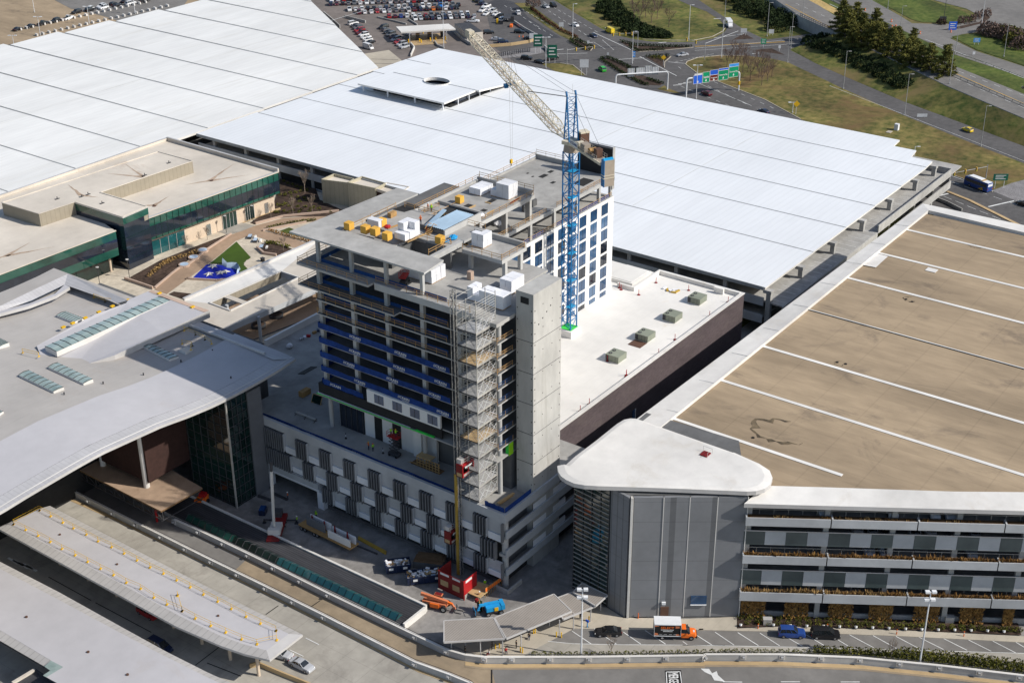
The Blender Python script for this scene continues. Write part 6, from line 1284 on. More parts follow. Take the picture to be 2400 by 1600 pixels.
b.build('ledger', sf)
for i in range(12):
    z_ = Z0_+.6+i*3.07
    b = MB(); b.box(170.3,175.6,132.05,136.15,z_,z_+.08,'plywood' if i in (4,9) else 'pole_grey'); b.box(170.15,175.75,131.86,131.92,z_-.02,z_+.2,'steel_galv'); b.box(170.08,170.15,131.9,136.2,z_-.02,z_+.2,'steel_dark'); b.build('platform', sf)  # toe board on the unlit face is darker, shade put into its colour
    b = MB()
    for j in range(3):
        a_, c_ = SX_[j], SX_[j+1]; s_ = (i+j) % 2
        b.tube((a_ if s_ else c_,131.93,z_+.1),(c_ if s_ else a_,131.93,z_+2.6),.035,'pole_white',4); b.tube((a_,131.93,z_+1.5*s_+.2),(c_,131.93,z_+1.5*(1-s_)+.4),.035,'pole_white',4)
    for j in range(2):
        a_, c_ = SY_[j], SY_[j+1]; b.tube((170.18,a_,z_+.1),(170.18,c_,z_+2.6),.025,'steel_dark',4)  # dark braces paint this face as shaded, white ones the lit face
    b.tube((171.2,133,z_+.1),(175.2,133,z_+3.1),.05,'pole_grey',5); b.tube((171.2,134.9,z_+.1),(175.2,134.9,z_+3.1),.05,'pole_grey',5)
    b.build('brace', sf)
# ---- rooftop materials
def stack(name, p, z, nx, ny, nz, cs, m, lab, cat, grp=None, jit=.05, pal=True, drop=()):
    o = thing(name, lab, cat, (p.x+nx*cs/2,p.y+ny*cs/2,z), grp); n = 0
    if pal: b = MB(); b.box(p.x+.05,p.x+nx*cs-.05,p.y+.05,p.y+ny*cs-.05,z,z+.14,'wood'); b.build('pallet', o); z += .14
    for i in range(nx):
        for j in range(ny):
            b = MB(); t_ = nz-(1 if (i,j) in drop else 0)
            for k in range(t_):
                dx, dy = jit*(RN.random()-.5), jit*(RN.random()-.5); b.box(p.x+i*cs+.02+dx,p.x+(i+1)*cs-.02+dx,p.y+j*cs+.02+dy,p.y+(j+1)*cs-.02+dy,z+k*cs*.95+(.005 if k else 0),z+(k+1)*cs*.95-.01,m)
            b.build('wrapped_block' if m == 'wrap_white' else 'carton', o)
    return o
for i, (f, c_, z_, lab) in enumerate(((c6,(728,588),57.06,'yellow shrink wrapped pallet standing alone, leftmost on the concrete roof slab'),(c6,(930,628),57.06,'yellow shrink wrapped pallet left of a touching pair on the roof slab'),(c6,(1048,656),57.06,'yellow shrink wrapped pallet right of a touching pair on the roof slab'),(c6,(1195,714),57.06,'small worn yellow pallet in front of the white wrapped stack'),(c6,(1130,545),57.06,'yellow pallet tucked behind the touching pair beside a white stack'),(c6,(1845,758),56.27,'yellow pallet on the slab near the metal decked plant room'),(m1,(930,1012),50.22,'yellow pallet on the far roof behind the workers'))):
    p = f(c_[0],c_[1],z_); stack('wrapped_pallet', p, z_, 1, 1, 1, 1.42, 'box_yellow', lab, 'pallet', 'yellow wrapped pallets on the roof')
p = c6(1235,430,56.27); stack('timber_stack', p, 56.27, 2, 1, 1, .9, 'wood', 'two brown timber packs beside the roof opening', 'timber pack')
p = m3(815,1270,52.02); stack('brick_pallet', p, 52.02, 1, 1, 2, .95, 'paver_pink', 'pinkish pallet of blocks standing alone on the upper deck', 'pallet')
for f, c_, z_, nx, ny, nz, cs, dr_, lab in ((c6,(1085,562),57.06,1,2,1,1.45,(),'white wrapped stack behind the touching yellow pallets on the roof slab'),(c6,(1412,716),57.06,1,2,1,1.3,(),'low white wrapped stack at the slab edge in front of the tall stack'),(c6,(1470,690),57.06,2,2,2,1.45,((0,0),),'tall white wrapped stack in the middle of the roof by the timber ladder'),
    (m3,(1040,655),56.07,2,2,2,1.35,((1,1),),'white wrapped stack on the small separate roof slab'),(m1,(1300,868),50.22,3,2,1,1.5,(),'low wide white wrapped stack inside the far roof pit'),(m1,(1590,880),50.22,2,1,1,1.5,(),'narrow white wrapped stack between the two big ones in the roof pit'),(m1,(1820,940),50.22,2,2,2,1.65,(),'tall white wrapped stack at the right of the far roof pit'),
    (m3,(95,1310),52.02,3,4,2,1.35,(),'large white wrapped stack under the edge of the top roof slab'),(m3,(1400,1790),52.0,2,6,2,1.3,((0,4),(1,4)),'long white wrapped stack at the tower edge above the scaffold'),(m3,(1560,1500),52.0,3,2,2,1.3,(),'white wrapped stack against the side of the concrete shaft')):
    p = f(c_[0],c_[1],z_); stack('wrapped_stack', p, z_, nx, ny, nz, cs, 'wrap_white', lab, 'wrapped stack', 'white wrapped stacks on the roof', .07, True, dr_)
# loose timber, panels and small heaps on the roofs
for i, (f, c0_, c1_, z_, m_, wd_, lab) in enumerate(((m1,(900,1170),(1210,1040),50.24,'plywood',.5,'long pale planks lying on the far roof'),(m1,(1390,1210),(1550,1130),50.24,'plywood',.5,'short planks beside the white bag on the far roof'),(m1,(1850,1000),(2010,900),50.24,'red_dark',.35,'red steel bars beside the tall stack in the roof pit'),(c6,(1200,555),(1420,480),56.28,'wood',.4,'planks between white stack and roof opening'),(c6,(1440,720),(1680,610),56.3,'plywood',.45,'planks along the slab edge by the timber ladder'),(m3,(900,790),(1080,770),52.05,'orange_faded',.4,'orange boards under the small roof slab'))):
    a_, c_ = f(*c0_,z_), f(*c1_,z_); b = MB()
    for k in range(4): o_ = Vector(((k-1.5)*wd_*.35,(k-1.5)*wd_*.2,.06*(k % 2))); b.bar(a_+o_+UPZ*.06, c_+o_+UPZ*.06, .12, .09, m_)
    tag(b.build('timber'), lab, 'timber')
for f, c_, z_, r_, m_, lab in ((m1,(1330,1230),50.22,.7,'wrap_white','white bulk bag on the slab edge of the far roof'),(m1,(1620,1385),44.57,.9,'wrap_white','white bulk bag lying on the open floor below the far roof'),(m3,(490,470),56.27,.8,'lift_blue','larger blue tarp heap beside the plant room wall'),(m3,(370,535),56.27,.55,'lift_blue','smaller blue tarp heap beside the plant room wall'),(c6,(1190,540),57.06,.6,'red','red tool heap beside the yellow pallet')):
    p = f(*c_,z_); b = MB(); b.sphere((p.x,p.y,z_+r_*.35), r_*1.2, r_, r_*.6, m_, 9, 6)
    for v in b.v: v.x += .2*r_*(RN.random()-.5); v.z += .25*r_*(RN.random()-.5)
    tag(b.build('bulk_bag' if m_ == 'wrap_white' else 'tarp_heap'), lab, 'bag' if m_ == 'wrap_white' else 'heap')
p0, p1 = c6(1655,860,52.05), c6(1690,690,56.2); b = MB()
for o_ in (-.25,.25): b.bar((p0.x,p0.y+o_,52.05),(p0.x+1.0,p0.y+o_,57.2),.09,.12,'orange')
for k in range(14): b.bar((p0.x+.07*k,p0.y-.25,52.3+k*.36),(p0.x+.07*k,p0.y+.25,52.3+k*.36),.04,.04,'orange')
tag(b.build('ladder'), 'orange ladder standing in the dark roof opening', 'ladder')
p = m3(60,400,56.3); b = MB()
for k in range(9): b.bar((p.x+k*.28,p.y,56.3+.2*k if k < 5 else 57.1-.2*(k-5)),(p.x+k*.28,p.y+1.2,56.4+.2*k if k < 5 else 57.2-.2*(k-5)),.25,.06,'wood')
for o_ in (0,1.2): b.bar((p.x,p.y+o_,57.3),(p.x+1.2,p.y+o_,58.2),.07,.1,'wood'); b.bar((p.x+1.2,p.y+o_,58.2),(p.x+2.5,p.y+o_,57.3),.07,.1,'wood')
tag(b.build('timber_steps'), 'timber steps with handrail over the slab edge near the metal decking', 'steps')
# ---- air handling units on the white roof
def ac_unit():
    o = thing('rooftop_unit', 'x', 'rooftop unit', (0,0,0), 'olive rooftop units on the white podium roof'); b = MB(); b.box(0,3.4,0,3.3,.15,1.55,'unit_olive'); b.box(.1,3.3,.1,3.2,0,.15,'coping_white'); b.box(-.02,3.42,-.02,3.32,1.55,1.62,'unit_olive'); b.build('casing', o)
    for x in (.9, 2.4): b = MB(); b.tube((x,2.6,1.62),(x,2.6,1.72),.42,'steel_dark',12); b.tube((x,2.6,1.72),(x,2.6,1.74),.16,'unit_olive',8); b.build('fan', o)
    for y in (.8,1.6): b = MB(); b.box(-.02,0,y-.02,y+.02,.2,1.5,'steel_dark'); b.build('panel_joint', o)
    b = MB(); b.box(-.025,0,2.5,3.25,.25,1.45,'steel_dark'); b.build('intake_grille', o); return o
u = ac_unit()
for x, lab in ((268.1,'olive rooftop unit nearest the back corner of the white podium roof'),(256.6,'olive rooftop unit, second from the back of the row'),(244.6,'olive rooftop unit with a dark red mat in front, second from the hotel shaft'),(232.4,'olive rooftop unit nearest the hotel shaft on the white podium roof')): place(u, (x,141.5,15.61), 0, lab)
b = MB(); b.box(241.6,244.5,141.6,144.8,15.61,15.7,'cab_brown'); tag(b.build('rubber_mat'), 'dark red mat lying in front of a rooftop unit', 'mat')
i = 0
for f, c_ in ((ac,(2060,482)),(ac,(1425,908)),(ac,(1125,1178)),(ac,(185,1298)),(ac,(535,1562)),(ac,(760,85)),(z13,(127,1300)),(z13,(172,1265)),(z13,(355,1128)),(z13,(503,662)),(z13,(330,697)),(z13,(321,688)),(z13,(665,700)),(z13,(861,758))):
    p = f(*c_,15.62); b = MB(); b.tube(p, p+UPZ*.1, .42, 'red_dark', 10, .36); b.tube(p+UPZ*.1, p+UPZ*1.4, .07, 'red', 7); tag(b.build('warning_post'), 'red warning line post standing along the edge of the white podium roof', 'post', 'red posts on the white podium roof'); i += 1
i = 0
for c_ in ((545,690),(560,700),(575,705),(590,712),(600,700),(610,706)):
    p = z13(*c_,15.62); b = MB(); b.obox(p.x,p.y,15.62,1.4,.5,.3,.6*i,'mast_yellow' if i % 2 else 'wrap_white'); tag(b.build('roofing_roll'), 'pale roofing material scattered near the back parapet of the podium roof', 'roofing roll', 'roofing material near the back parapet'); i += 1
# ---- people
def body_mesh(pose, cols):
    v = {'pel':(0,0,.95),'spine':(0,0,1.2),'chest':(0,0,1.42),'neck':(0,0,1.54),'head':(0,.02,1.66),'top':(0,.02,1.76)}
    e = [('pel','spine'),('spine','chest'),('chest','neck'),('neck','head'),('head','top')]; r = {'pel':.16,'spine':.145,'chest':.17,'neck':.065,'head':.10,'top':.07}
    for s, n in ((-1,'l'),(1,'r')):
        sw = .12*s if pose == 'walk' else 0
        v['hip'+n] = (.1*s,0,.9); v['kn'+n] = (.11*s,.03+sw,.5); v['an'+n] = (.11*s,-.02+sw*1.6,.09); v['to'+n] = (.12*s,.14+sw*1.6,.05)
        v['sh'+n] = (.2*s,0,1.44); v['el'+n] = (.27*s,-.02,1.16); v['ha'+n] = (.25*s,.14,.95)
        if pose == 'reach': v['el'+n] = (.26*s,.2,1.28); v['ha'+n] = (.16*s,.44,1.32)
        if pose == 'sit': v['kn'+n] = (.12*s,.44,.92); v['an'+n] = (.12*s,.46,.5); v['to'+n] = (.12*s,.62,.46)
        e += [('pel','hip'+n),('hip'+n,'kn'+n),('kn'+n,'an'+n),('an'+n,'to'+n),('chest','sh'+n),('sh'+n,'el'+n),('el'+n,'ha'+n)]
        r.update({'hip'+n:.11,'kn'+n:.075,'an'+n:.05,'to'+n:.04,'sh'+n:.075,'el'+n:.05,'ha'+n:.042})
    names = list(v); me = bpy.data.meshes.new('person_body'); me.from_pydata([v[k] for k in names], [(names.index(a), names.index(c)) for a, c in e], [])
    ob = bpy.data.objects.new('person_body', me); COL.objects.link(ob); sk = ob.modifiers.new('skin', 'SKIN')
    for k, d in zip(names, me.skin_vertices[0].data): d.radius = (r[k], r[k]); d.use_root = (k == 'pel')
    sb_ = ob.modifiers.new('sub', 'SUBSURF'); sb_.levels = 1; dg = bpy.context.evaluated_depsgraph_get(); m = bpy.data.meshes.new_from_object(ob.evaluated_get(dg))
    bpy.data.objects.remove(ob); bpy.data.meshes.remove(me)
    m.materials.clear()
    for c in (cols[1], cols[0], 'skin', 'rubber'): m.materials.append(MATS[c])
    for p in m.polygons:
        c = p.center; far = (abs(c.x) > .235 and c.z < 1.2) or (c.y > .3 and c.z > 1.1)
        p.material_index = 2 if (c.z > 1.5 or far) else (1 if c.z > 1.0 else (3 if c.z < .1 else 0)); p.use_smooth = True
    if pose == 'sit':
        for vv in m.vertices: vv.co.z -= .47
    m.name = 'person'; return m
_PM = {}
def person(p, rz, cols, lab, hat=None, pose='stand', grp=None):
    k = (pose,)+tuple(cols)
    if k not in _PM: _PM[k] = body_mesh(pose, cols)
    o = bpy.data.objects.new('person', _PM[k]); COL.objects.link(o); o.location = p; o.rotation_euler = (0,0,rz); tag(o, lab, 'person', grp)
    b = MB(); z_ = 1.70-(.47 if pose == 'sit' else 0)
    if hat: b.sphere((0,.02,z_+.02), .15, .17, .13, hat, 10, 6)
    else: b.sphere((0,-.01,z_+.01), .115, .125, .115, 'black', 10, 6)
    h = b.build('hard_hat' if hat else 'hair', None, True, base=(0,0,0)); h.parent = o; return o
HV, OR_ = ('lime','denim'), ('orange','denim')
person(k9(1385,360), 2.2, HV, 'worker in lime vest and white hard hat standing by the red hoist base', 'helmet_white')
person(k9(1285,575), 3.0, ('wood','denim'), 'worker in white hard hat at the foot of the plank ramp', 'helmet_white', 'walk')
person(c6(1690,335,50.25), 1.0, OR_, 'worker in orange vest on the far roof beside a lime vested mate', 'helmet_white'); person(c6(1732,352,50.25), 2.0, HV, 'worker in lime vest on the far roof beside an orange vested mate', 'yellow')
person(c6(1600,500,56.27), 2.0, OR_, 'worker in orange vest crouching over the metal decking', 'orange', 'reach')
person(b6(768,590,15.82), 1.2, OR_, 'worker in orange vest on the podium deck, left of a pair', 'yellow', 'reach'); person(b6(797,602,15.82), 2.6, HV, 'worker in lime vest on the podium deck, right of a pair', 'orange', 'reach')
person(k6(632,1085), 0.4, HV, 'worker in lime vest at the front end of the panel trailer', 'helmet_white', 'walk'); person(k6(925,1010), 1.9, HV, 'worker in lime vest behind the panel trailer', 'lime'); person(k6(490,715), 1.0, OR_, 'worker in orange vest inside the drive portal', 'helmet_white')
person(z13(957,800), .5, OR_, 'worker in orange vest beside the brick wall corner near the garage', 'helmet_white')
BLK, GRY, RDJ = ('black','black'), ('steel_galv','denim'), ('red','denim')
person(z9(912,935), 1.0, BLK, 'person in dark clothes standing at the kerb by the covered walkway'); person(z9(1000,868), 2.0, ('black','denim'), 'person in dark jacket sitting on luggage under the covered walkway', None, 'sit'); person(z9(745,945), .3, BLK, 'person in black standing behind a yellow bollard under the walkway')
person(z9(840,968), 2.4, ('red','denim'), 'person in red top sitting at the kerb beside the walkway post', None, 'sit'); person(z9(725,985), .9, ('wrap_white','red'), 'person in white top under the left end of the covered walkway', None, 'sit'); person(z9(560,975), .9, BLK, 'person in black near the left end of the covered walkway'); person(z9(1352,735), 1.4, ('denim','black'), 'person in navy standing under the middle of the covered walkway')
# ---- lifts
def scissor_lift(p, h, ang, lab):
    o = thing('scissor_lift', lab, 'lift', p); z_ = p.z; b = MB(); b.obox(p.x,p.y,z_+.25,2.4,1.2,.55,ang,'steel_dark'); b.build('chassis', o)
    c, s = math.cos(ang), math.sin(ang); W_ = lambda x, y, z: Vector((p.x+x*c-y*s, p.y+x*s+y*c, z_+z))
    for x in (-.85,.85):
        for y in (-.6,.6): b = MB(); b.tube(W_(x,y-.12,.26), W_(x,y+.12,.26), .26, 'rubber', 10); b.build('wheel', o)
    n = max(1, int(h/.9)); b = MB()
    for k in range(n):
        za, zb = .8+(h-1)*k/n, .8+(h-1)*(k+1)/n
        for y in (-.45,.45): b.bar(W_(-.95,y,za), W_(.95,y,zb), .1, .12, 'steel_dark'); b.bar(W_(.95,y,za), W_(-.95,y,zb), .1, .12, 'steel_dark')
    b.build('scissor_arms', o); b = MB(); e = W_(0,0,h); b.obox(e.x,e.y,e.z,2.6,1.25,.12,ang,'red')
    for x in (-1.3,0,1.3):
        for y in (-.6,.6): b.bar(W_(x,y,h+.1), W_(x,y,h+1.15), .05, .05, 'red')
    for zz in (.6,1.15):
        for y in (-.6,.6): b.bar(W_(-1.3,y,h+zz), W_(1.3,y,h+zz), .05, .05, 'red')
        for x in (-1.3,1.3): b.bar(W_(x,-.6,h+zz), W_(x,.6,h+zz), .05, .05, 'red')
    b.build('platform', o); return W_
W_ = scissor_lift(b6(945,632,15.82), 4.2, 1.57, 'raised red scissor lift with two workers against the hotel ground floor wall')
person(W_(-.5,0,4.33), 4.7, HV, 'worker in lime vest at the left of the raised scissor lift', 'yellow', 'reach'); person(W_(.6,.1,4.33), 4.7, HV, 'worker in lime vest at the right of the raised scissor lift', 'helmet_white', 'reach')
scissor_lift(c6(1400,1225,52.02), 1.5, .4, 'lowered red scissor lift on the top deck beside the white wrapped stack')
# ---- telehandler and boom lift by the hoist
def wheel_(o, c, r, wd_, ax, m='rim'):
    b = MB(); b.tube(c-ax*wd_/2, c+ax*wd_/2, r, 'rubber', 16); w_ = b.build('wheel', o); b = MB(); b.tube(c-ax*(wd_/2+.02), c+ax*(wd_/2+.02), r*.55, m, 12); b.build('rim', w_)
p0, p1 = k9(310,745), k9(605,810); d = (p1-p0).normalized(); n_ = Vector((-d.y,d.x,0)); ang = math.atan2(d.y,d.x)
th = thing('telehandler', 'orange telescopic handler with lowered forks between hoist base and skylight', 'telehandler', (p0+p1)/2+n_*1.0)
cx_ = (p0+p1)/2+n_*1.0; TW_ = lambda x, y, z: Vector((cx_.x+d.x*x+n_.x*y, cx_.y+d.y*x+n_.y*y, z))
for x in (-1.75,1.75):
    for y in (-1.0,1.0): wheel_(th, TW_(x,y,.62), .62, .42, n_, 'steel_galv')
b = MB(); e = TW_(-.2,0,0); b.obox(e.x,e.y,.65,4.6,1.5,.75,ang,'orange_faded'); e = TW_(0,-.75,0); b.obox(e.x,e.y,.55,1.7,.6,.8,ang,'orange'); b.build('chassis', th)
b = MB(); e = TW_(.2,.65,0); b.obox(e.x,e.y,1.4,1.5,.85,1.1,ang,'orange_faded'); b.obox(e.x,e.y,2.51,1.2,.7,.06,ang,'red_dark'); co2 = b.build('cab', th); b = MB(); b.obox(e.x,e.y,1.7,1.55,.9,.65,ang,'car_glass'); b.build('window', co2)
b = MB(); b.bar(TW_(-2.9,-.15,2.45), TW_(2.3,-.15,1.75), .5, .55, 'orange_faded'); b.bar(TW_(1.9,-.15,1.8), TW_(3.2,-.15,1.5), .36, .4, 'orange'); b.bar(TW_(3.1,-.15,1.5), TW_(3.7,-.15,.55), .3, .35, 'orange_faded'); b.build('boom', th)
b = MB(); b.bar(TW_(3.75,-.8,.5), TW_(3.75,.8,.5), .1, .5, 'steel_dark')
for y in (-.5,.4): b.bar(TW_(3.75,y,.1), TW_(5.0,y,.1), .14, .07, 'steel_dark'); b.bar(TW_(3.75,y,.1), TW_(3.75,y,1.3), .1, .1, 'steel_dark')
b.build('forks', th)
p0, p1 = k9(1450,895), k9(1680,850); d = (p1-p0).normalized(); n_ = Vector((-d.y,d.x,0)); ang = math.atan2(d.y,d.x); cx_ = (p0+p1)/2+n_*.9
bl = thing('boom_lift', 'bright blue boom lift parked behind the tan covered walkway', 'boom lift', cx_)
for x in (-1.2,1.2):
    for y in (-.9,.9): wheel_(bl, TW_(x,y,.45), .45, .32, n_)
b = MB(); e = TW_(0,0,0); b.obox(e.x,e.y,.45,3.2,1.5,.5,ang,'steel_dark'); b.build('chassis', bl); b = MB(); b.obox(e.x,e.y,.97,3.0,1.9,.85,ang,'lift_blue'); e = TW_(1.6,0,0); b.obox(e.x,e.y,1.0,.7,2.0,.95,ang,'lift_blue'); b.build('turret', bl)
b = MB(); b.bar(TW_(1.3,.1,1.95), TW_(-2.6,.1,2.05), .35, .4, 'lift_blue'); b.bar(TW_(-2.5,.1,1.9), TW_(-2.9,.1,1.0), .3, .3, 'lift_blue'); b.build('boom', bl); b = MB(); e = TW_(.3,-.9,0); b.obox(e.x,e.y,1.05,.7,.35,.7,ang,'yellow'); b.build('engine_cover', bl)
b = MB(); e = TW_(-3.1,.1,0); b.obox(e.x,e.y,.5,.9,1.6,.1,ang,'steel_dark'); b.bar(TW_(-3.5,-.7,1.5),TW_(-3.5,.9,1.5),.06,.06,'lift_blue'); b.bar(TW_(-2.7,-.7,1.5),TW_(-2.7,.9,1.5),.06,.06,'lift_blue'); b.bar(TW_(-3.5,-.7,.6),TW_(-3.5,-.7,1.5),.06,.06,'lift_blue'); b.bar(TW_(-3.5,.9,.6),TW_(-3.5,.9,1.5),.06,.06,'lift_blue'); b.build('basket', bl)
# timber Christmas-like rack and plank ramp
b = MB(); P = [k9(x,y,0) for x, y in ((1045,440),(1400,440),(1290,560),(1250,545))]
A_ = k9(1060,440,1.0); B2 = k9(1290,545,1.0); b.prism([(v.x,v.y) for v in (k9(1050,445,1.1),k9(1290,550,1.1),k9(1430,440,1.1),k9(1520,330,1.1),k9(1260,250,1.1))], .95, 1.1, 'plywood'); tag(b.build('plank_platform'), 'pale plywood loading platform beside the red hoist base', 'platform')
b = MB(); a_, c_ = k9(1395,455,1.1), k9(1690,245,1.1); n = 8
for k in range(n+1): e = a_+(c_-a_)*k/n; b.bar((e.x,e.y,0),(e.x,e.y,2.1),.07,.07,'wood')
b.bar(a_+UPZ*.95, c_+UPZ*.95, .06, .1, 'wood'); b.add([a_+UPZ*.1,c_+UPZ*.1,c_+UPZ*.9,a_+UPZ*.9], [[0,1,2,3]], 'orange'); tag(b.build('safety_fence'), 'orange mesh safety fence along the loading platform', 'fence')
p = k9(1290,800); b = MB()
for k in range(10): b.bar((p.x-.9+.05*k,p.y-.4,.2+k*.22),(p.x+.9-.05*k,p.y+.5,.2+k*.22),.12,.08,'wood'); 
b.box(p.x-.4,p.x+.4,p.y-.3,p.y+.3,0,2.2,'leaf_dark'); b.box(p.x-.3,p.x+.3,p.y+.4,p.y+.9,1.8,2.5,'red_dark'); tag(b.build('timber_rack'), 'upright rack of green and wooden parts in front of the blue boom lift', 'rack')
# ---- skips
def skip_(c, ang, ln, lab, fill):
    o = thing('skip', lab, 'skip', c, 'dark blue rubbish skips by the hoist'); cs, sn = math.cos(ang), math.sin(ang); W2 = lambda x, y, z: (c.x+x*cs-y*sn, c.y+x*sn+y*cs, z)
    b = MB(); wd_ = 2.3
    b.add([W2(-ln/2,-wd_/2,.2),W2(ln/2,-wd_/2,.2),W2(ln/2,wd_/2,.2),W2(-ln/2,wd_/2,.2),W2(-ln/2-.1,-wd_/2-.1,1.75),W2(ln/2+.1,-wd_/2-.1,1.75),W2(ln/2+.1,wd_/2+.1,1.75),W2(-ln/2-.1,wd_/2+.1,1.75)], [[0,1,5,4],[1,2,6,5],[2,3,7,6],[3,0,4,7],[0,3,2,1]], 'car_dark_blue')
    for a_, d_ in ((4,5),(5,6),(6,7),(7,4)): b.bar(b.v[a_], b.v[d_], .16, .16, 'car_dark_blue')
    for k in range(6):
        x = -ln/2+ln*(k+.5)/6; b.bar(W2(x,-wd_/2-.07,.2), W2(x,-wd_/2-.15,1.7), .12, .1, 'car_dark_blue')
    b.build('body', o); b = MB()
    for x in (-ln*.3, ln*.28): b.add([W2(x-.4,-wd_/2-.22,1.0),W2(x+.4,-wd_/2-.22,1.0),W2(x+.4,-wd_/2-.24,1.5),W2(x-.4,-wd_/2-.24,1.5)], [[0,1,2,3]], 'paint_white')
    b.build('number_plate', o); b = MB()
    for k in range(fill):
        x, y = (RN.random()-.5)*(ln-.3), (RN.random()-.5)*(wd_-.2); m_ = RN.choice(['rubbish','wrap_white','wrap_white','plywood','wood','ice_blue','steel_dark','paver_pink']); s_ = .12+.3*RN.random(); q_ = W2(x,y,1.35+.35*RN.random()+(.3 if m_ == 'wrap_white' else 0)); b.obox(q_[0],q_[1],q_[2],s_*2,s_*1.2,s_*.5,RN.random()*3,m_)
    b.add([W2(-ln/2,-wd_/2,1.35),W2(ln/2,-wd_/2,1.35),W2(ln/2,wd_/2,1.35),W2(-ln/2,wd_/2,1.35)], [[0,1,2,3]], 'rubbish'); b.build('rubbish', o)
a_, c_ = b6(1035,1520), b6(1290,1490); d = (c_-a_); ang = math.atan2(d.y,d.x); n_ = Vector((-d.y,d.x,0)).normalized(); n_ = n_ if n_.x > 0 else -n_
skip_((a_+c_)/2+n_*1.2, ang+(0 if n_.dot(Vector((-math.sin(ang),math.cos(ang),0))) > 0 else math.pi), d.length, 'dark blue skip heaped with white rubbish, in front of the plywood heap', 150)
a_, c_ = b6(900,1442), b6(1042,1425); d = (c_-a_); ang = math.atan2(d.y,d.x); n_ = Vector((-d.y,d.x,0)).normalized(); n_ = n_ if n_.x > 0 else -n_
skip_((a_+c_)/2+n_*1.2, ang+(0 if n_.dot(Vector((-math.sin(ang),math.cos(ang),0))) > 0 else math.pi), d.length*1.15, 'dark blue skip with brown debris, left of the plywood heap', 70)
b = MB(); P = [b6(1035,1425),b6(1040,1300,2.2),b6(1290,1285,2.2),b6(1330,1400)]
p = b6(1180,1380); b.obox(p.x,p.y,0,5.6,2.6,1.5,-1.15,'concrete_dark','wood_dark'); b.obox(p.x+.8,p.y,1.55,5.4,2.4,.1,-1.1,'wood_dark'); b.obox(p.x+.6,p.y+.3,1.66,5.0,2.0,.1,-1.18,'wood_dark'); tag(b.build('container'), 'low container covered with brown plywood sheets behind the full skip', 'container')
# ---- truck mounted crane in the shade
cb = k6(330,1290); mc = thing('truck_crane', 'red truck mounted crane with raised white boom in the shade before the drive portal', 'crane', cb)
d = (k6(430,990)-k6(320,1340)).normalized(); n_ = Vector((-d.y,d.x,0)); ang = math.atan2(d.y,d.x); cx_ = k6(330,1220)
b = MB(); b.obox(cx_.x,cx_.y,.75,9.5,2.5,.6,ang,'red_dark'); b.build('carrier', mc)
for x in (-3.6,-2.3,2.0,3.3):
    for y in (-1.05,1.05): wheel_(mc, TW_(x,y,.5), .5, .35, n_)
b = MB(); e = TW_(3.9,.4,0); b.obox(e.x,e.y,1.36,1.6,1.5,1.2,ang,'steel_dark'); b.build('cab', mc)
b = MB(); e = TW_(-1.2,0,0); b.obox(e.x,e.y,1.36,3.0,2.2,.9,ang,'coping_white'); e = TW_(-2.6,0,0); b.obox(e.x,e.y,1.5,1.0,2.4,1.1,ang,'coping_white'); b.build('turntable', mc)
bb_ = TW_(-1.8,.2,2.1); tip_h = hgt(Vector((bb_.x+2.2*d.x,bb_.y+2.2*d.y,0)), *pxl(600,1060,6.533,315,290)); bt = Vector((bb_.x+2.4*d.x,bb_.y+2.4*d.y,tip_h))
b = MB(); b.bar(bb_, bt, .38, .42, 'coping_white'); b.bar(bt, bt+(bt-bb_).normalized()*2.0, .4, .42, 'steel_dark'); b.bar(bb_+(bt-bb_)*.1, bt, .40, .1, 'steel_galv'); b.build('boom', mc)
for x in (-3.9,3.2):
    b = MB()
    for y in (-3.2,3.2): e = TW_(x,y,0); b.bar(TW_(x,0,.7), TW_(x,y,.7), .25, .25, 'steel_dark'); b.bar((e.x,e.y,.1),(e.x,e.y,.9), .2, .2, 'steel_dark'); b.obox(e.x,e.y,0,.7,.7,.12,ang,'steel_dark')
    b.build('outrigger', mc)
# ---- flatbed trailer with precast panels
a_, c_ = k6(650,1175), k6(1440,1560); d = (c_-a_).normalized(); n_ = Vector((-d.y,d.x,0)); n_ = n_ if n_.x > 0 else -n_; ang = math.atan2(d.y,d.x); ln = (c_-a_).length; cx_ = (a_+c_)/2+n_*1.3
fb = thing('flatbed_trailer', 'timber decked flatbed trailer beside the precast facade', 'trailer', cx_); b = MB(); b.obox(cx_.x,cx_.y,.95,ln,2.5,.25,ang,'wood'); b.obox(cx_.x,cx_.y,.6,ln*.95,1.0,.34,ang,'steel_dark'); b.build('deck', fb)
for x in (-ln*.45,-ln*.38,-ln*.2,-ln*.14):
    for y in (-1.0,1.0): wheel_(fb, TW_(x,y,.5), .5, .35, n_)
i = 0
for x, y, l_, h_, m_, lab in ((-ln*.22,-.2,ln*.36,1.9,'fin_grey','dark grey precast panel standing at the front of the trailer'),(-ln*.18,.7,ln*.40,2.0,'precast_light','white edged precast panel behind the dark one on the trailer'),(ln*.27,-.8,ln*.42,1.6,'stucco_white','stained white precast panel at the back of the trailer, nearer one'),(ln*.27,.6,ln*.44,1.7,'precast_light','pale precast panel at the back of the trailer, farther one')):
    b = MB(); e = TW_(x,y,0); b.obox(e.x,e.y,1.21,l_,.22,h_,ang,m_); tag(b.build('precast_panel'), lab, 'precast panel', 'precast panels on the flatbed trailer')
for x in (-ln*.32,-ln*.08,ln*.12,ln*.36):
    b = MB(); e = TW_(x,.25,0); b.obox(e.x,e.y,1.21,.2,1.0,.1,ang,'steel_dark'); b.bar(TW_(x,-.05,1.2), TW_(x,.25,3.6), .14, .14, 'red_dark'); b.bar(TW_(x,.5,1.2), TW_(x,.25,3.6), .14, .14, 'red_dark'); b.build('stanchion', fb)
a_, c_ = k6(1565,1330), k6(1990,1560); b = MB()
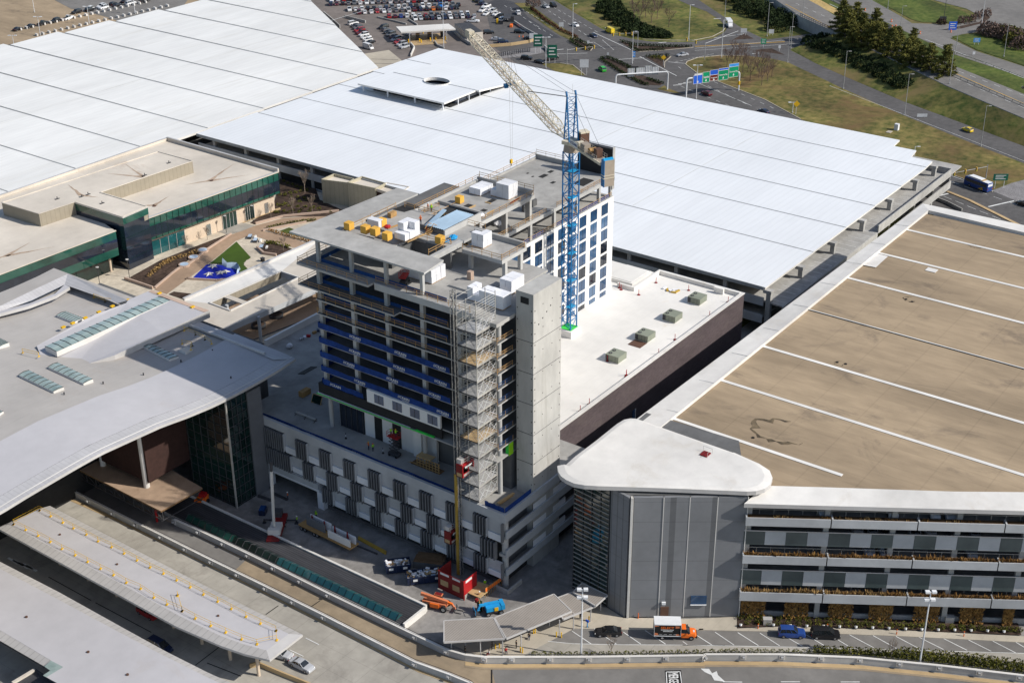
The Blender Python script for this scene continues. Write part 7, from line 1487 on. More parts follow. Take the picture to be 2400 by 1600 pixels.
for o_ in (0,.35,.7): b.bar(a_+Vector((o_*.8,o_*.6,.15)), c_+Vector((o_*.8,o_*.6,.15)), .22, .28, 'mast_yellow')
tag(b.build('steel_beam'), 'bundle of yellow steel beams on the ground behind the trailer', 'beam')
a_, c_ = k6(1520,1420), k6(1860,1560); b = MB(); b.bar(a_+UPZ*.12, c_+UPZ*.12, .25, .24, 'steel_dark'); tag(b.build('steel_beam'), 'dark steel beam on the ground in front of the yellow beams', 'beam')
for f, c0_, c1_, lab in ((k6,(30,680),(260,760),'dark steel sections on the ground left of the truck crane'),(k6,(260,640),(480,740),'long pipe lying inside the drive portal')):
    a_, c_ = f(*c0_), f(*c1_); b = MB()
    for o_ in (0,.4,.8): b.bar(a_+Vector((o_*.5,o_*.6,.15)), c_+Vector((o_*.5,o_*.6,.15)), .2, .2, 'steel_dark')
    tag(b.build('steel_section'), lab, 'steel')
p = k6(110,930); b = MB(); b.obox(p.x,p.y,0,1.8,1.3,1.1,.5,'car_dark_blue'); b.obox(p.x,p.y,1.1,1.6,1.1,.3,.5,'tarp_blue'); tag(b.build('site_generator'), 'blue covered generator left of the truck crane', 'generator')
p = t1(1375,345); b = MB(); b.obox(p.x,p.y,.5,3.0,1.6,1.0,.3,'orange'); b.obox(p.x+.5,p.y,1.5,1.2,1.3,.7,.3,'red'); 
for dx in (-1,1):
    for dy in (-.7,.7): b.tube((p.x+dx,p.y+dy-.12,.4),(p.x+dx,p.y+dy+.12,.4),.4,'rubber',10)
tag(b.build('boom_lift'), 'orange boom lift base beside the brown entrance canopy', 'boom lift')
# ---- things on the podium deck
p = b6(320,240,15.82); stack('timber_crate', p, 15.82, 2, 1, 1, 1.25, 'wood', 'timber crate standing alone on the left part of the podium deck', 'crate', pal=False)
p = b6(375,268,15.82); b = MB(); b.bar((p.x,p.y,15.9),(p.x+.6,p.y-2.6,15.9),.1,.1,'wood'); b.add([(p.x,p.y,15.85),(p.x+.2,p.y-2.4,15.85),(p.x+1.2,p.y-2.2,17.3),(p.x+1.0,p.y+.2,17.3)], [[0,1,2,3]], 'glass_green_deep'); b.bar((p.x,p.y,15.85),(p.x+1,p.y+.2,17.35),.12,.12,'plywood'); b.bar((p.x+.2,p.y-2.4,15.85),(p.x+1.2,p.y-2.2,17.35),.12,.12,'plywood'); b.bar((p.x+1,p.y+.2,17.35),(p.x+1.2,p.y-2.2,17.35),.12,.12,'plywood'); tag(b.build('window_rack'), 'leaning framed glass panel beside the timber crate on the podium deck', 'glass panel')
a_, c_ = b6(275,350,15.9), b6(405,400,15.9); b = MB(); b.tube(a_+UPZ*.5, c_+UPZ*.5, .22, 'steel_galv', 8); 
for k in (0,.5,1): e = a_+(c_-a_)*k; b.bar((e.x-.5,e.y,15.82),(e.x+.5,e.y,16.4),.08,.08,'black'); b.bar((e.x+.5,e.y,15.82),(e.x-.5,e.y,16.4),.08,.08,'black')
tag(b.build('pipe_trestle'), 'grey pipe on black trestles on the left part of the podium deck', 'pipe')
for c_, lab in (((612,515),'thin black and white post on the podium deck left of the workers'),((865,615),'thin black and white post on the podium deck right of the workers')):
    p = b6(*c_,15.82); b = MB(); b.tube(p, p+UPZ*.1, .25, 'black', 8); b.tube(p+UPZ*.1, p+UPZ*1.3, .07, 'black', 6); b.tube(p+UPZ*.5, p+UPZ*.9, .08, 'pole_white', 6); tag(b.build('marker_post'), lab, 'post')
p = b6(1095,700,15.82); b = MB(); ux_, uy_ = 1.2, -5.6
for k in range(8):
    y = p.y-.1-k*.75; b.bar((p.x,y,15.82),(p.x,y,18.1),.12,.12,'wood')
for zz in (16.2,16.8,17.4,18.0): b.bar((p.x,p.y+1.6 if zz < 16.5 else p.y,zz),(p.x,p.y-5.6,zz),.1,.14,'wood')
b.box(p.x-.1,p.x+1.6,p.y-3.4,p.y,18.1,18.2,'plywood'); b.box(p.x,p.x+1.5,p.y-5.5,p.y+1.5,15.83,16.0,'wood_dark'); b.add([(p.x-.05,p.y+2.2,15.85),(p.x-.05,p.y-3,17.2),(p.x+.1,p.y-3,17.2),(p.x+.1,p.y+2.2,15.85)], [[0,1,2,3]], 'wood'); tag(b.build('timber_enclosure'), 'timber framed loading enclosure on the podium deck behind the hoist', 'enclosure')
p = b6(1700,930,16.8); b = MB(); b.bar(b6(1645,955,16.85), b6(1755,885,16.85), .5, .15, 'plywood'); b.bar(b6(1660,960,16.95), b6(1750,900,16.95), .3, .1, 'wood'); tag(b.build('timber'), 'pale planks lying on the deck corner below the shaft', 'timber')
p = t0(1972,915,12.05); b = MB(); b.sphere((p.x,p.y,12.6), .8, .7, .6, 'wrap_white', 9, 6); tag(b.build('bulk_bag'), 'white bulk bag beside the white parapet left of the tower', 'bag')
i = 0
for c_ in ((2050,860),(2075,848),(2100,838),(2140,815),(2165,800)):
    p = t0(*c_,12.05); b = MB(); b.obox(p.x,p.y,12.02,.9,.6,.5,i,['rubbish','wrap_white','red','wood','car_dark_blue'][i]); tag(b.build('site_rubbish'), 'loose rubbish along the foot of the white parapet left of the tower', 'rubbish', 'rubbish along the white parapet'); i += 1
a_, c_ = t0(2030,1095,15.45), t0(2120,1045,15.45); b = MB()
for k in range(5): o_ = Vector((.15*k,-.25*k,.1)); b.bar(a_+o_, c_+o_, .2, .15, 'black')
tag(b.build('steel_section'), 'dark stack of steel on the grey deck left of the tower', 'steel')
# ================================================================ vehicles
def loft(b, st, m, cap=True):
    """st: list of cross sections, each a list of points of equal length"""
    n = len(st[0]); V = [p for s in st for p in s]; F = []
    for i in range(len(st)-1):
        for j in range(n): F.append([i*n+j, i*n+(j+1) % n, (i+1)*n+(j+1) % n, (i+1)*n+j])
    if cap: F += [list(range(n))[::-1], [(len(st)-1)*n+j for j in range(n)]]
    b.add(V, F, m)
CARK = {  # length, half width, lower body (x fraction, z top), greenhouse base/roof x, roof z, belt z
 'sedan': (4.8,.91,[(-.5,.78),(-.47,.95),(-.30,1.0),(.16,.97),(.40,.86),(.485,.70),(.5,.55)],(-.36,-.20,.06,.22),1.44,.95),
 'hatchback': (4.2,.87,[(-.5,.9),(-.48,1.02),(-.30,1.02),(.20,.99),(.42,.86),(.49,.70),(.5,.55)],(-.47,-.36,.06,.24),1.50,.98),
 'suv': (4.7,.95,[(-.5,.95),(-.485,1.12),(-.30,1.12),(.20,1.10),(.44,1.02),(.495,.82),(.5,.6)],(-.475,-.42,.06,.22),1.78,1.1),
 'minivan': (5.1,.98,[(-.5,.95),(-.485,1.08),(-.3,1.08),(.25,1.06),(.44,.92),(.495,.76),(.5,.6)],(-.48,-.43,.10,.30),1.80,1.06),
 'pickup': (5.7,.98,[(-.5,1.0),(-.49,1.08),(-.12,1.08),(.16,1.1),(.44,1.04),(.495,.85),(.5,.65)],(-.12,-.09,.08,.2),1.84,1.1),
 'van': (5.6,1.0,[(-.5,1.0),(-.49,1.15),(-.3,1.15),(.3,1.12),(.45,1.0),(.495,.8),(.5,.65)],(-.485,-.47,.26,.38),2.25,1.15)}
def car_parts(kind, col):
    L, W, low, gh, zr_, belt = CARK[kind]; cm = 'car_'+col.replace(' ','_'); P = []
    b = MB(); st = []
    for fx, zt in low:
        x = fx*L; t_ = 1-.13*max(0, abs(fx)*2-.75)/.25
        st.append([(x,-W*t_,.28),(x,W*t_,.28),(x,W*t_*1.0,.6*zt+.1),(x,W*t_*.93,zt),(x,-W*t_*.93,zt),(x,-W*t_*1.0,.6*zt+.1)])
    loft(b, st, cm)
    x0_, x1_, x2_, x3_ = [v*L for v in gh]; wr, wb = W*.74, W*.90
    rf = [(x1_,-wr,zr_-.05),(x1_,wr,zr_-.05),(x2_,wr,zr_-.03),(x2_,-wr,zr_-.03)]
    mid = [((x1_+x2_)/2,-wr,zr_),((x1_+x2_)/2,wr,zr_)]
    b.add([rf[0],rf[1],mid[1],mid[0],rf[2],rf[3]], [[0,1,2,3],[3,2,4,5]], cm)
    if kind == 'pickup': b.add([(-L*.48,-W*.8,1.1),(-L*.14,-W*.8,1.1),(-L*.14,W*.8,1.1),(-L*.48,W*.8,1.1)], [[0,1,2,3]], 'rubber')
    if kind == 'van':
        b.add([(x0_,-wb-.005,belt),(x2_-.5,-wb-.005,belt),(x2_-.5,-wr-.005,zr_-.05),(x1_,-wr-.005,zr_-.05),(x0_,wb+.005,belt),(x2_-.5,wb+.005,belt),(x2_-.5,wr+.005,zr_-.05),(x1_,wr+.005,zr_-.05)], [[0,1,2,3],[7,6,5,4],[0,3,7,4]], cm)
    g = MB(); e = belt-.01
    B = [(x0_,-wb,e),(x3_,-wb,e),(x3_,wb,e),(x0_,wb,e)]; T = [(x1_,-wr,zr_-.055),(x2_,-wr,zr_-.035),(x2_,wr,zr_-.035),(x1_,wr,zr_-.055)]
    g.add(B+T, [[0,1,5,4],[1,2,6,5],[2,3,7,6],[3,0,4,7]], 'car_glass'); P.append(('window', g))
    for y, k in ((-1,0),(1,1)):
        for f in (.36,.68) if kind != 'pickup' else (.5,):
            xb, xt = x0_+(x3_-x0_)*f, x1_+(x2_-x1_)*f; b.bar((xb,y*(wb+.01),e),(xt,y*(wr+.01),zr_-.06), .07, .05, cm)
        for a_, c_ in ((B[0],T[0]),(B[1],T[1])): b.bar((a_[0],y*(wb+.005),a_[2]),(c_[0],y*(wr+.005),c_[2]), .08, .06, cm)
    P.insert(0, ('body', b)); wl_ = []
    for x in (-.31*L,.31*L):
        for y in (-1,1): m_ = MB(); m_.tube((x,y*(W-.2),.33),(x,y*(W+.01),.33),.33,'rubber',14); m_.tube((x,y*(W+.0),.33),(x,y*(W+.02),.33),.2,'rim',10); wl_.append(m_)
    P.append(('wheel', wl_)); li = MB(); hl_ = MB()
    for y in (-1,1):
        hl_.box(L*.475,L*.492,y*W*.55,y*W*.85,.62,.78,'helmet_white'); li.box(-L*.503,-L*.488,y*W*.6,y*W*.86,.72,.92,'red')
    P.append(('headlight', hl_)); P.append(('tail_light', li)); return P
_CM = {}
def lot_car(kind, col, p, rz, lab, grp):
    k = (kind, col)
    if k not in _CM:
        b = MB()
        for nm, mb in car_parts(kind, col):
            for m_ in (mb if isinstance(mb, list) else [mb]):
                for f, mi_ in zip(m_.f, m_.m): b.add([m_.v[i] for i in f], [list(range(len(f)))], m_.mats[mi_])
        o = b.build('parked_car', None, False, base=(0,0,0)); _CM[k] = o.data; bpy.data.objects.remove(o)
    o = bpy.data.objects.new('parked_car', _CM[k]); COL.objects.link(o); o.location = p; o.rotation_euler = (0,0,rz); return tag(o, lab, 'car', grp)
def full_car(kind, col, p, rz, lab, name='car', grp=None):
    o = thing(name, lab, 'car', (0,0,0), grp)
    for nm, mb in car_parts(kind, col):
        for m_ in (mb if isinstance(mb, list) else [mb]): m_.build(nm, o)
    o.location = p; o.rotation_euler = (0,0,rz); return o
def head(f, c0_, c1_): d = f(*c1_)-f(*c0_); return math.atan2(d.y, d.x)
KW = ['sedan','sedan','suv','suv','hatchback','minivan','pickup']; CW = ['white','white','silver','grey','black','dark blue','grey','black','red','silver','blue','maroon','white','dark blue']
def row(f, a_, c_, n, z, turn, rname, grp, skip=(), cols=None):
    p0, p1 = f(*a_,z), f(*c_,z); d = p1-p0; ang = math.atan2(d.y,d.x)+turn
    for i in range(n):
        if i in skip: continue
        kind, col = RN.choice(KW), (cols[i % len(cols)] if cols else RN.choice(CW)); p = p0+d*(i/(n-1)); p = Vector((p.x+.25*(RN.random()-.5),p.y+.25*(RN.random()-.5),z))
        lot_car(kind, col, p, ang+.05*(RN.random()-.5)+(math.pi if RN.random() < .3 else 0), '%s %s, %s %s' % (col, kind, ORD[i], rname), grp)
H_ = math.pi/2; G1_ = 'cars in the far car park'
row(zc, (350,45), (1370,8), 21, 0, H_, 'from left in far lot row two counting from the top', G1_); row(zc, (360,12), (1390,-26), 21, 0, H_, 'from left in the rearmost far lot row counting from the top', G1_)
row(zc, (592,118), (1440,76), 17, 0, H_, 'from left in far lot row four counting from the top', G1_, (), ['maroon','white','white','red','white','silver','grey','grey','white','maroon','dark blue','black','orange','black','white','dark blue','black'])
row(zc, (512,92), (1452,50), 19, 0, H_, 'from left in far lot row three counting from the top', G1_, (), ['white','white','white','black','black','silver','dark blue','grey','white','white','dark blue','black','white','white','grey','bright blue','white','grey','black'])
row(zc, (1075,172), (1585,150), 11, 0, H_, 'from left in far lot row six counting from the top', G1_); row(zc, (852,153), (1525,128), 14, 0, H_, 'from left in far lot row five counting from the top', G1_, (), ['red','maroon','blue','white','white','silver','red','grey','black','silver','white','grey','silver','white'])
row(zc, (1580,-6), (1650,40), 3, 0, -.6, 'from left in the short row beside the exit road', G1_); row(zc, (1690,66), (1835,178), 6, 0, -.9, 'from left in the angled row beside the exit road', G1_, (), ['white','white','silver','white','black','white']); row(zc, (1660,100), (1690,130), 2, 0, -.6, 'from left in the pair at the end of the exit road row', G1_, (), ['white','white'])
row(zc, (545,212), (690,376), 9, 0, -1.15, 'from left in the column beside the old white roof', G1_, (), ['white','black','grey','red','maroon','white','white','white','black'])
row(zc, (805,248), (985,414), 9, 0, -1.1, 'from left in the column left of the toll canopy', G1_, (), ['black','grey','black','grey','maroon','silver','red','silver','silver'])
lot_car('van','white', zc(672,420), head(zc,(640,400),(720,425)), 'white van at the near end of the column beside the old white roof', None); lot_car('sedan','silver', zc(1010,302), 1.2, 'silver sedan beneath the left end of the toll canopy', None)
for kind, col, c_, c2_, lab in (('suv','black',(1710,292),(1750,290),'black suv right of the grey toll office'),('suv','black',(1975,287),(2020,290),'black suv near the lot wall behind two orange cones'),('sedan','black',(2060,342),(2110,345),'black sedan at the corner of the right hand lot'),('sedan','silver',(1778,350),(1820,352),'silver sedan in the right hand lot behind a dark car'),('suv','dark blue',(1832,372),(1885,370),'dark blue suv nearest the curved kerb of the right hand lot'),('pickup','white',(1575,193),(1640,195),'white pickup behind the grey toll office')): lot_car(kind, col, zc(*c_), head(zc,c_,c2_), lab, None)
row(z0, (120,208), (465,133), 5, 9.02, 0.3, 'from left in the near row on the tan top left deck', 'cars on the top left deck', (), ['black','black','black','black','white']); row(z0, (522,92), (980,16), 6, 9.02, .3, 'from left in the long row on the top left deck', 'cars on the top left deck', (), ['black','black','white','black','white','black']); row(z0, (610,72), (850,18), 4, 9.02, .3, 'from left in the rear row on the top left deck', 'cars on the top left deck', (), ['white','white','black','black'])
for kind, col, f, c_, c2_, lab in (('suv','white',z7,(1493,97),(1475,75),'white suv on the dark exit road at the top'),('sedan','silver',z7,(1682,53),(1700,62),'silver sedan beside a black car on the far carriageway'),('suv','black',z7,(1733,46),(1750,55),'black suv beside a silver sedan on the far carriageway'),('hatchback','white',z7,(1884,180),(1910,192),'white hatchback with a blue nose on the far carriageway'),('sedan','dark blue',z7,(2006,252),(2030,264),'dark blue sedan entering the far junction'),
   ('minivan','green',z7,(2066,482),(2040,462),'bright green cab behind the white garage roof'),('sedan','silver',q,(1175,387),(1130,393),'silver sedan turning on the inner loop of the junction'),('suv','maroon',q,(1340,656),(1300,640),'maroon suv passing beneath the sign gantry'),('suv','black',z7,(1550,407),(1600,410),'black suv above the far edge of the white roof'),('sedan','black',z7,(1640,430),(1680,440),'black sedan queuing by the dark green signs'),('pickup','black',z7,(1725,408),(1770,400),'black pickup behind the second dark green sign'),
   ('sedan','dark blue',z16,(1720,1245),(1690,1236),'dark blue sedan ahead of the blue bus'),('sedan','black',z16,(2318,1398),(2280,1385),'black sedan at the right frame edge behind the blue bus'),('hatchback','yellow',z16,(1937,894),(1900,880),'yellow cab on the service ramp at the right'),('sedan','black',z16,(2325,705),(2300,690),'black sedan on the parkway at the right frame edge'),('sedan','dark blue',z16,(550,768),(520,758),'dark blue car just beyond the white roof edge on the gantry road')):
    full_car(kind, col, f(*c_)+Vector((0,0,PZ+.05 if 'parkway' in lab else .03)), head(f,c_,c2_), lab)
# yellow van at the junction
o = full_car('van','yellow', z7(2117,222)+Vector((0,0,.03)), head(z7,(2117,222),(2080,205)), 'yellow van with a white roof rack waiting at the far junction', 'van'); o['category'] = 'van'
# near vehicles
full_car('sedan','black', v12(1135,830)+Vector((0,0,.05)), head(v12,(1400,820),(870,835)), 'black sedan parked left of the box truck below the stair building', 'parked_car')
full_car('suv','blue', zr(740,1245)+Vector((0,0,.05)), head(zr,(660,1243),(820,1250)), 'bright blue suv parked by the planting bed', 'parked_car'); full_car('minivan','black', zr(968,1252)+Vector((0,0,.05)), head(zr,(880,1250),(1060,1256)), 'black minivan parked right of the blue suv', 'parked_car')
full_car('sedan','silver', t1(2055,1462)+Vector((0,0,.03)), head(t1,(1965,1415),(2135,1500)), 'silver sedan driving out past the end of the yellow railed canopy', 'car'); full_car('sedan','silver', t1(1905,1385)+Vector((0,0,.03)), head(t1,(1860,1370),(1950,1395)), 'silver car half hidden beneath the end of the yellow railed canopy', 'car')
full_car('minivan','dark blue', t1(1090,1335)+Vector((0,0,.03)), head(t1,(1030,1300),(1140,1360)), 'dark blue minivan in the shade between the two road canopies', 'car'); full_car('suv','red', t1(1010,1105)+Vector((0,0,.03)), head(t1,(970,1080),(1040,1120)), 'red suv in the shade beside the long road canopy', 'car')
# garage gallery cars
gi = 0
for s_, fl, kind, col, lab in ((13.6,21.05,'sedan','white','white car nosing to the top gallery, left of the brown roofed garage'),(25.5,21.05,'suv','white','pale suv nosing to the top gallery left of the second column'),(32.6,21.05,'sedan','white','white car in the top gallery right of the second column'),(35.2,21.05,'minivan','silver','silver minivan in the top gallery right of the second column'),(20,16.65,'suv','white','white car left of a silver pair behind the upper glass panels'),(22.6,16.65,'sedan','silver','silver car left of a black one behind the upper glass panels'),(25.4,16.65,'pickup','black','black pickup behind the upper glass panels'),(29.8,16.65,'minivan','white','white minivan behind the upper glass panels'),(32.6,16.65,'suv','white','white suv behind the upper glass panels, left of a column'),(37,16.65,'sedan','grey','grey car behind the upper glass panels right of the column'),(40.2,16.65,'sedan','silver','silver car at the right end behind the upper glass panels'),(22.3,12.95,'pickup','silver','silver pickup in the middle gallery'),(40,12.95,'suv','silver','silver suv at the right of the middle gallery'),(25,12.95,'van','silver','grey van in the middle gallery behind a bare plant')):
    lot_car(kind, col, FP(s_,-3.2,fl), math.atan2(FN.y,FN.x), lab, 'cars in the brown roofed garage')
# ---- box truck
pt0 = Vector((174.01,97.12,0)); p0, p1 = z9(1925,885), z9(2150,890); d = (p1-p0).normalized(); n_ = Vector((-d.y,d.x,0)); ang = math.atan2(d.y,d.x)
o = thing('box_truck', 'orange cabbed box truck with black advertising box side and white roof', 'truck', (0,0,0)); sgn = -1
b = MB(); b.box(-3.55,1.05,-1.15,1.15,.95,3.45,'paint_black','pole_white'); ob_ = b.build('cargo_box', o)
b = MB(); b.box(-3.6,1.1,-1.18,1.18,3.46,3.52,'pole_white')
for y in (-1.17,1.17):
    for z_ in (1.0,3.4): b.bar((-3.6,y,z_),(1.1,y,z_),.06,.12,'pole_white')
    for x in (-3.57,1.07): b.bar((x,y,.95),(x,y,3.46),.12,.06,'pole_white')
b.build('box_frame', ob_)
b = MB()
for x0_, x1_, z0__, z1__ in ((-3.5,-2.8,1.1,1.7),(-3.5,-2.7,3.0,3.3),(.2,.95,1.1,1.5),(.1,.95,2.7,3.2)):
    b.add([(x0_,-1.165,z0__),(x1_,-1.165,z0__+.08),(x1_-.15,-1.165,z1__-.1),(x0_,-1.165,z1__)], [[0,1,2,3]], 'orange_faded')
b.text('SELECT', (-2.45,-1.17,2.52), (1,0,0), (0,0,1), .52, 'orange', 2.3); None
for z_, a_, c_ in ((2.25,-2.42,-.2),(1.95,-2.05,-.5)):
    x = a_
    while x < c_: ww = .1+.12*RN.random(); b.box(x,x+ww,-1.175,-1.168,z_,z_+.16,'paint_white'); x += ww+.05
for x in (-2.7,-1.9,-1.0,-.2): b.box(x,x+.55,-1.175,-1.168,1.32,1.42,'pole_grey')
b.build('box_lettering', ob_)
b = MB(); loft(b, [[(x,-w_,.55),(x,w_,.55),(x,w_,zt*.7),(x,w_*.9,zt),(x,-w_*.9,zt),(x,-w_,zt*.7)] for x, w_, zt in ((1.15,1.0,1.5),(2.3,1.0,1.5),(2.6,1.0,1.42),(3.6,.95,1.28),(3.85,.85,1.05))], 'orange'); b.add([(1.25,-.8,2.25),(2.0,-.8,2.25),(2.0,.8,2.25),(1.25,.8,2.25),(1.2,-.9,1.5),(1.2,.9,1.5)], [[0,1,2,3],[0,3,5,4]], 'orange'); b.box(3.3,3.55,-.3,.3,1.3,1.33,'pole_white'); cb_ = b.build('cab', o)
b = MB(); b.add([(1.25,-.93,1.48),(2.75,-.93,1.42),(2.0,-.8,2.24),(1.27,-.8,2.24),(1.25,.93,1.48),(2.75,.93,1.42),(2.0,.8,2.24),(1.27,.8,2.24)], [[0,1,2,3],[7,6,5,4],[1,5,6,2]], 'car_glass'); b.build('window', cb_)
b = MB(); b.box(3.75,3.98,-1.0,1.0,.5,.85,'black'); b.build('bumper', cb_)
b = MB(); b.box(-3.5,3.4,-.45,.45,.5,.94,'rubber'); b.build('chassis', o)
for x in (-2.1,2.95):
    for y in (-.88,.88): b = MB(); b.tube((x,y-.16,.45),(x,y+.16,.45),.45,'rubber',16); w_ = b.build('wheel', o); b = MB(); b.tube((x,y-.18,.45),(x,y+.18,.45),.22,'rim',10); b.build('rim', w_)
for y in (-1.15,1.15): b = MB(); b.box(2.35,2.45,y-.12,y+.12,1.5,1.85,'black'); b.build('mirror', cb_)
cx_ = z9(1998,862); o.location = Vector((cx_.x+n_.x*.25,cx_.y+n_.y*.25,.03)); o.rotation_euler = (0,0,ang)
# ---- blue city bus
p0, p1 = bz(600,1075), bz(1175,1290); d = (p0-p1).normalized(); ang = math.atan2(d.y,d.x); n_ = Vector((-d.y,d.x,0)); LB = (p1-p0).length
o = thing('city_bus', 'blue city bus with a white raised roof waiting at the signal on the right', 'bus', (0,0,0)); b = MB(); x0_, x1_ = -LB/2, LB/2
loft(b, [[(x,-w_,.35),(x,w_,.35),(x,w_,zt-.35),(x,w_*.88,zt),(x,-w_*.88,zt),(x,-w_,zt-.35)] for x, w_, zt in ((x0_,1.22,2.9),(x0_+.2,1.28,3.05),(x1_-1.0,1.28,3.05),(x1_-.25,1.26,2.9),(x1_,1.15,2.3))], 'car_blue'); b.build('body', o)
b = MB(); b.box(x0_+.1,x1_-1.1,-1.1,1.1,3.05,3.12,'pole_white'); b.build('roof', o); b = MB(); b.box(x0_+3.0,x1_-1.5,-1.0,1.0,3.13,3.45,'pole_white'); b.box(x0_+2.2,x0_+2.95,-.9,.9,3.13,3.3,'plywood'); b.build('roof_pod', o)
b = MB(); b.box(x0_+.6,x1_-.6,-1.292,1.292,1.6,2.55,'car_glass'); b.box(x0_-.02,x0_+.1,-1.0,1.0,1.9,2.7,'pole_white'); b.build('window', o)
b = MB(); b.add([(-3,-1.295,.5),(-1,-1.295,.5),(-2.6,-1.295,1.3)], [[0,1,2]], 'yellow'); b.add([(-3,1.295,.5),(-1,1.295,.5),(-2.6,1.295,1.3)], [[0,2,1]], 'yellow'); b.build('livery', o)
for x in (x0_+2.4,x1_-2.3):
    for y in (-1.12,1.12): b = MB(); b.tube((x,y-.17,.5),(x,y+.17,.5),.5,'rubber',16); w_ = b.build('wheel', o); b = MB(); b.tube((x,y-.18,.5),(x,y+.18,.5),.25,'rim',10); b.build('rim', w_)
b = MB()
for y in (-1,1): b.box(x0_-.03,x0_+.05,y-.1,y+.1,.9,1.3,'red')
b.build('tail_light', o); c_ = (p0+p1)/2; n_ = n_ if n_.x > 0 else -n_; o.location = Vector((c_.x+n_.x*1.25,c_.y+n_.y*1.25,.03)); o.rotation_euler = (0,0,ang)
# ---- white shuttle bus on the far ramp
a_ = z16(315,180); ang = head(z16,(300,150),(330,190)); o = thing('shuttle_bus', 'white shuttle bus on the curving ramp beyond the junction', 'shuttle bus', (0,0,0)); b = MB()
loft(b, [[(x,-1.15,.4),(x,1.15,.4),(x,1.1,zt),(x,-1.1,zt)] for x, zt in ((-3.6,2.9),(1.9,2.95),(2.3,2.5))], 'car_white'); loft(b, [[(x,-.95,.4),(x,.95,.4),(x,.85,zt),(x,-.85,zt)] for x, zt in ((2.31,1.9),(3.0,1.3),(3.7,1.0))], 'car_white'); b.build('body', o)
b = MB(); b.box(-3.3,1.8,-1.16,1.16,1.5,2.4,'car_glass'); b.add([(2.32,-.9,1.3),(2.32,.9,1.3),(2.2,.9,2.4),(2.2,-.9,2.4)],[[0,1,2,3]],'car_glass'); b.build('window', o)
for x in (-2.3,2.7):
    for y in (-.95,.95): b = MB(); b.tube((x,y-.14,.42),(x,y+.14,.42),.42,'rubber',12); b.build('wheel', o)
o.location = a_+Vector((0,0,.03)); o.rotation_euler = (0,0,ang)
# ================================================================ roadside: toll plaza, signs, lamps, trees
tp = thing('toll_canopy', 'cream flat canopy over the toll lanes of the far car park', 'canopy', zc(1165,330)); P = [zc(x,y,4.8) for x, y in ((912,232),(1365,207),(1425,250),(955,278))]
b = MB(); b.prism([(v.x,v.y) for v in P], 4.2, 4.85, 'coping_white', 'membrane_white'); b.build('roof', tp)
for c_ in ((1030,375),(1225,365),(1348,355),(985,330)): p = zc(*c_); b = MB(); b.tube((p.x,p.y,0),(p.x,p.y,4.2),.2,'pole_grey'); b.build('post', tp)
b = MB(); P = [zc(x,y) for x, y in ((1040,395),(1350,375),(1290,290),(1030,310))]; b.prism([(v.x,v.y) for v in P], 0, .15, 'shoulder_tan'); b.build('island', tp)
i = 0
for c_ in ((1100,345),(1200,335),(1310,320)):
    p = zc(*c_); o = thing('toll_booth', 'dark toll booth under the cream canopy, %s from the left' % ORD[i], 'toll booth', p, 'toll booths'); b = MB(); b.obox(p.x,p.y,.15,2.2,1.4,2.3,.6,'steel_dark'); b.build('booth', o); b = MB(); b.obox(p.x,p.y,2.46,2.5,1.7,.15,.6,'shoulder_tan'); b.build('roof', o); i += 1
i = 0
for c_ in ((1020,368),(1115,362),(1130,372),(1208,355),(1255,345),(1340,345),(1145,290),(1310,300)):
    p = zc(*c_); b = MB(); b.tube(p, p+UPZ*1.4, .28, 'yellow', 8); tag(b.build('bollard'), 'yellow bollard guarding the toll lanes', 'bollard', 'yellow bollards at the toll lanes'); i += 1
to = thing('toll_office', 'cream toll office with dark grey roof beside the toll canopy', 'building', zc(1530,310)); P = [zc(x,y,3.6) for x, y in ((1415,205),(1545,193),(1660,275),(1525,290))]; b = MB(); b.prism([(v.x,v.y) for v in P], 0, 3.6, 'membrane_cream', 'steel_dark'); b.build('block', to)
b = MB(); P2 = [zc(x,y) for x, y in ((1400,270),(1480,345),(1560,395))]
for a_, c_ in zip(P2, P2[1:]): b.bar((a_.x,a_.y,.6),(c_.x,c_.y,.6),.4,1.2,'concrete')
tag(b.build('concrete_wall'), 'low concrete wall curving round the toll office', 'wall')
for pts, m_, lab, h in (([(1700,410),(1900,395),(2050,372),(2115,350)],'shoulder_tan','curved cream retaining wall below the right hand lot',1.2),([(1930,200),(2020,260),(2110,310)],'concrete','long dark concrete wall between lot and exit road',1.2),([(750,155),(900,190),(1000,215)],'concrete','low wall round the far parking island, left part',.7),([(1020,175),(1095,220)],'concrete','low wall round the far parking island, right part',.7),([(290,125),(380,200),(430,245)],'concrete','dark retaining wall beside the old white roof',1.4),([(470,155),(650,200)],'concrete','concrete wall at the far car park entrance',1.2),([(1040,490),(1070,420),(1040,385)],'coping_white','pale curved wall between toll lanes and white roof',1.0),([(1245,365),(1270,400),(1320,420)],'concrete','short wall beside the toll lanes',.8),([(2190,415),(2260,480),(2310,510)],'concrete','concrete wall beside the dark green signs',1.3)):
    b = MB(); P = [zc(x,y) for x, y in pts]
    for a_, c_ in zip(P, P[1:]): b.bar((a_.x,a_.y,h/2),(c_.x,c_.y,h/2),.4,h,m_)
    tag(b.build('retaining_wall'), lab, 'wall')
b = MB(); P = [zc(x,y,3) for x, y in ((640,465),(850,432),(960,520),(760,600))]; b.prism([(v.x,v.y) for v in P], 0, 3, 'concrete_new', 'sidewalk')
for k in range(3): a_, c_ = zc(700+22*k,510+37*k,3.03), zc(930+12*k,515+35*k,3.03); b.bar(a_, c_, .3, .04, 'concrete_dark')
tag(b.build('ramp_block'), 'pale concrete ramp deck between the two white roofs', 'ramp')
S('rock_bed', [zc(x,y) for x, y in ((1740,480),(1900,440),(2170,405),(2190,455),(2000,490),(1790,505))], .03, 'gravel')
pi_ = 0
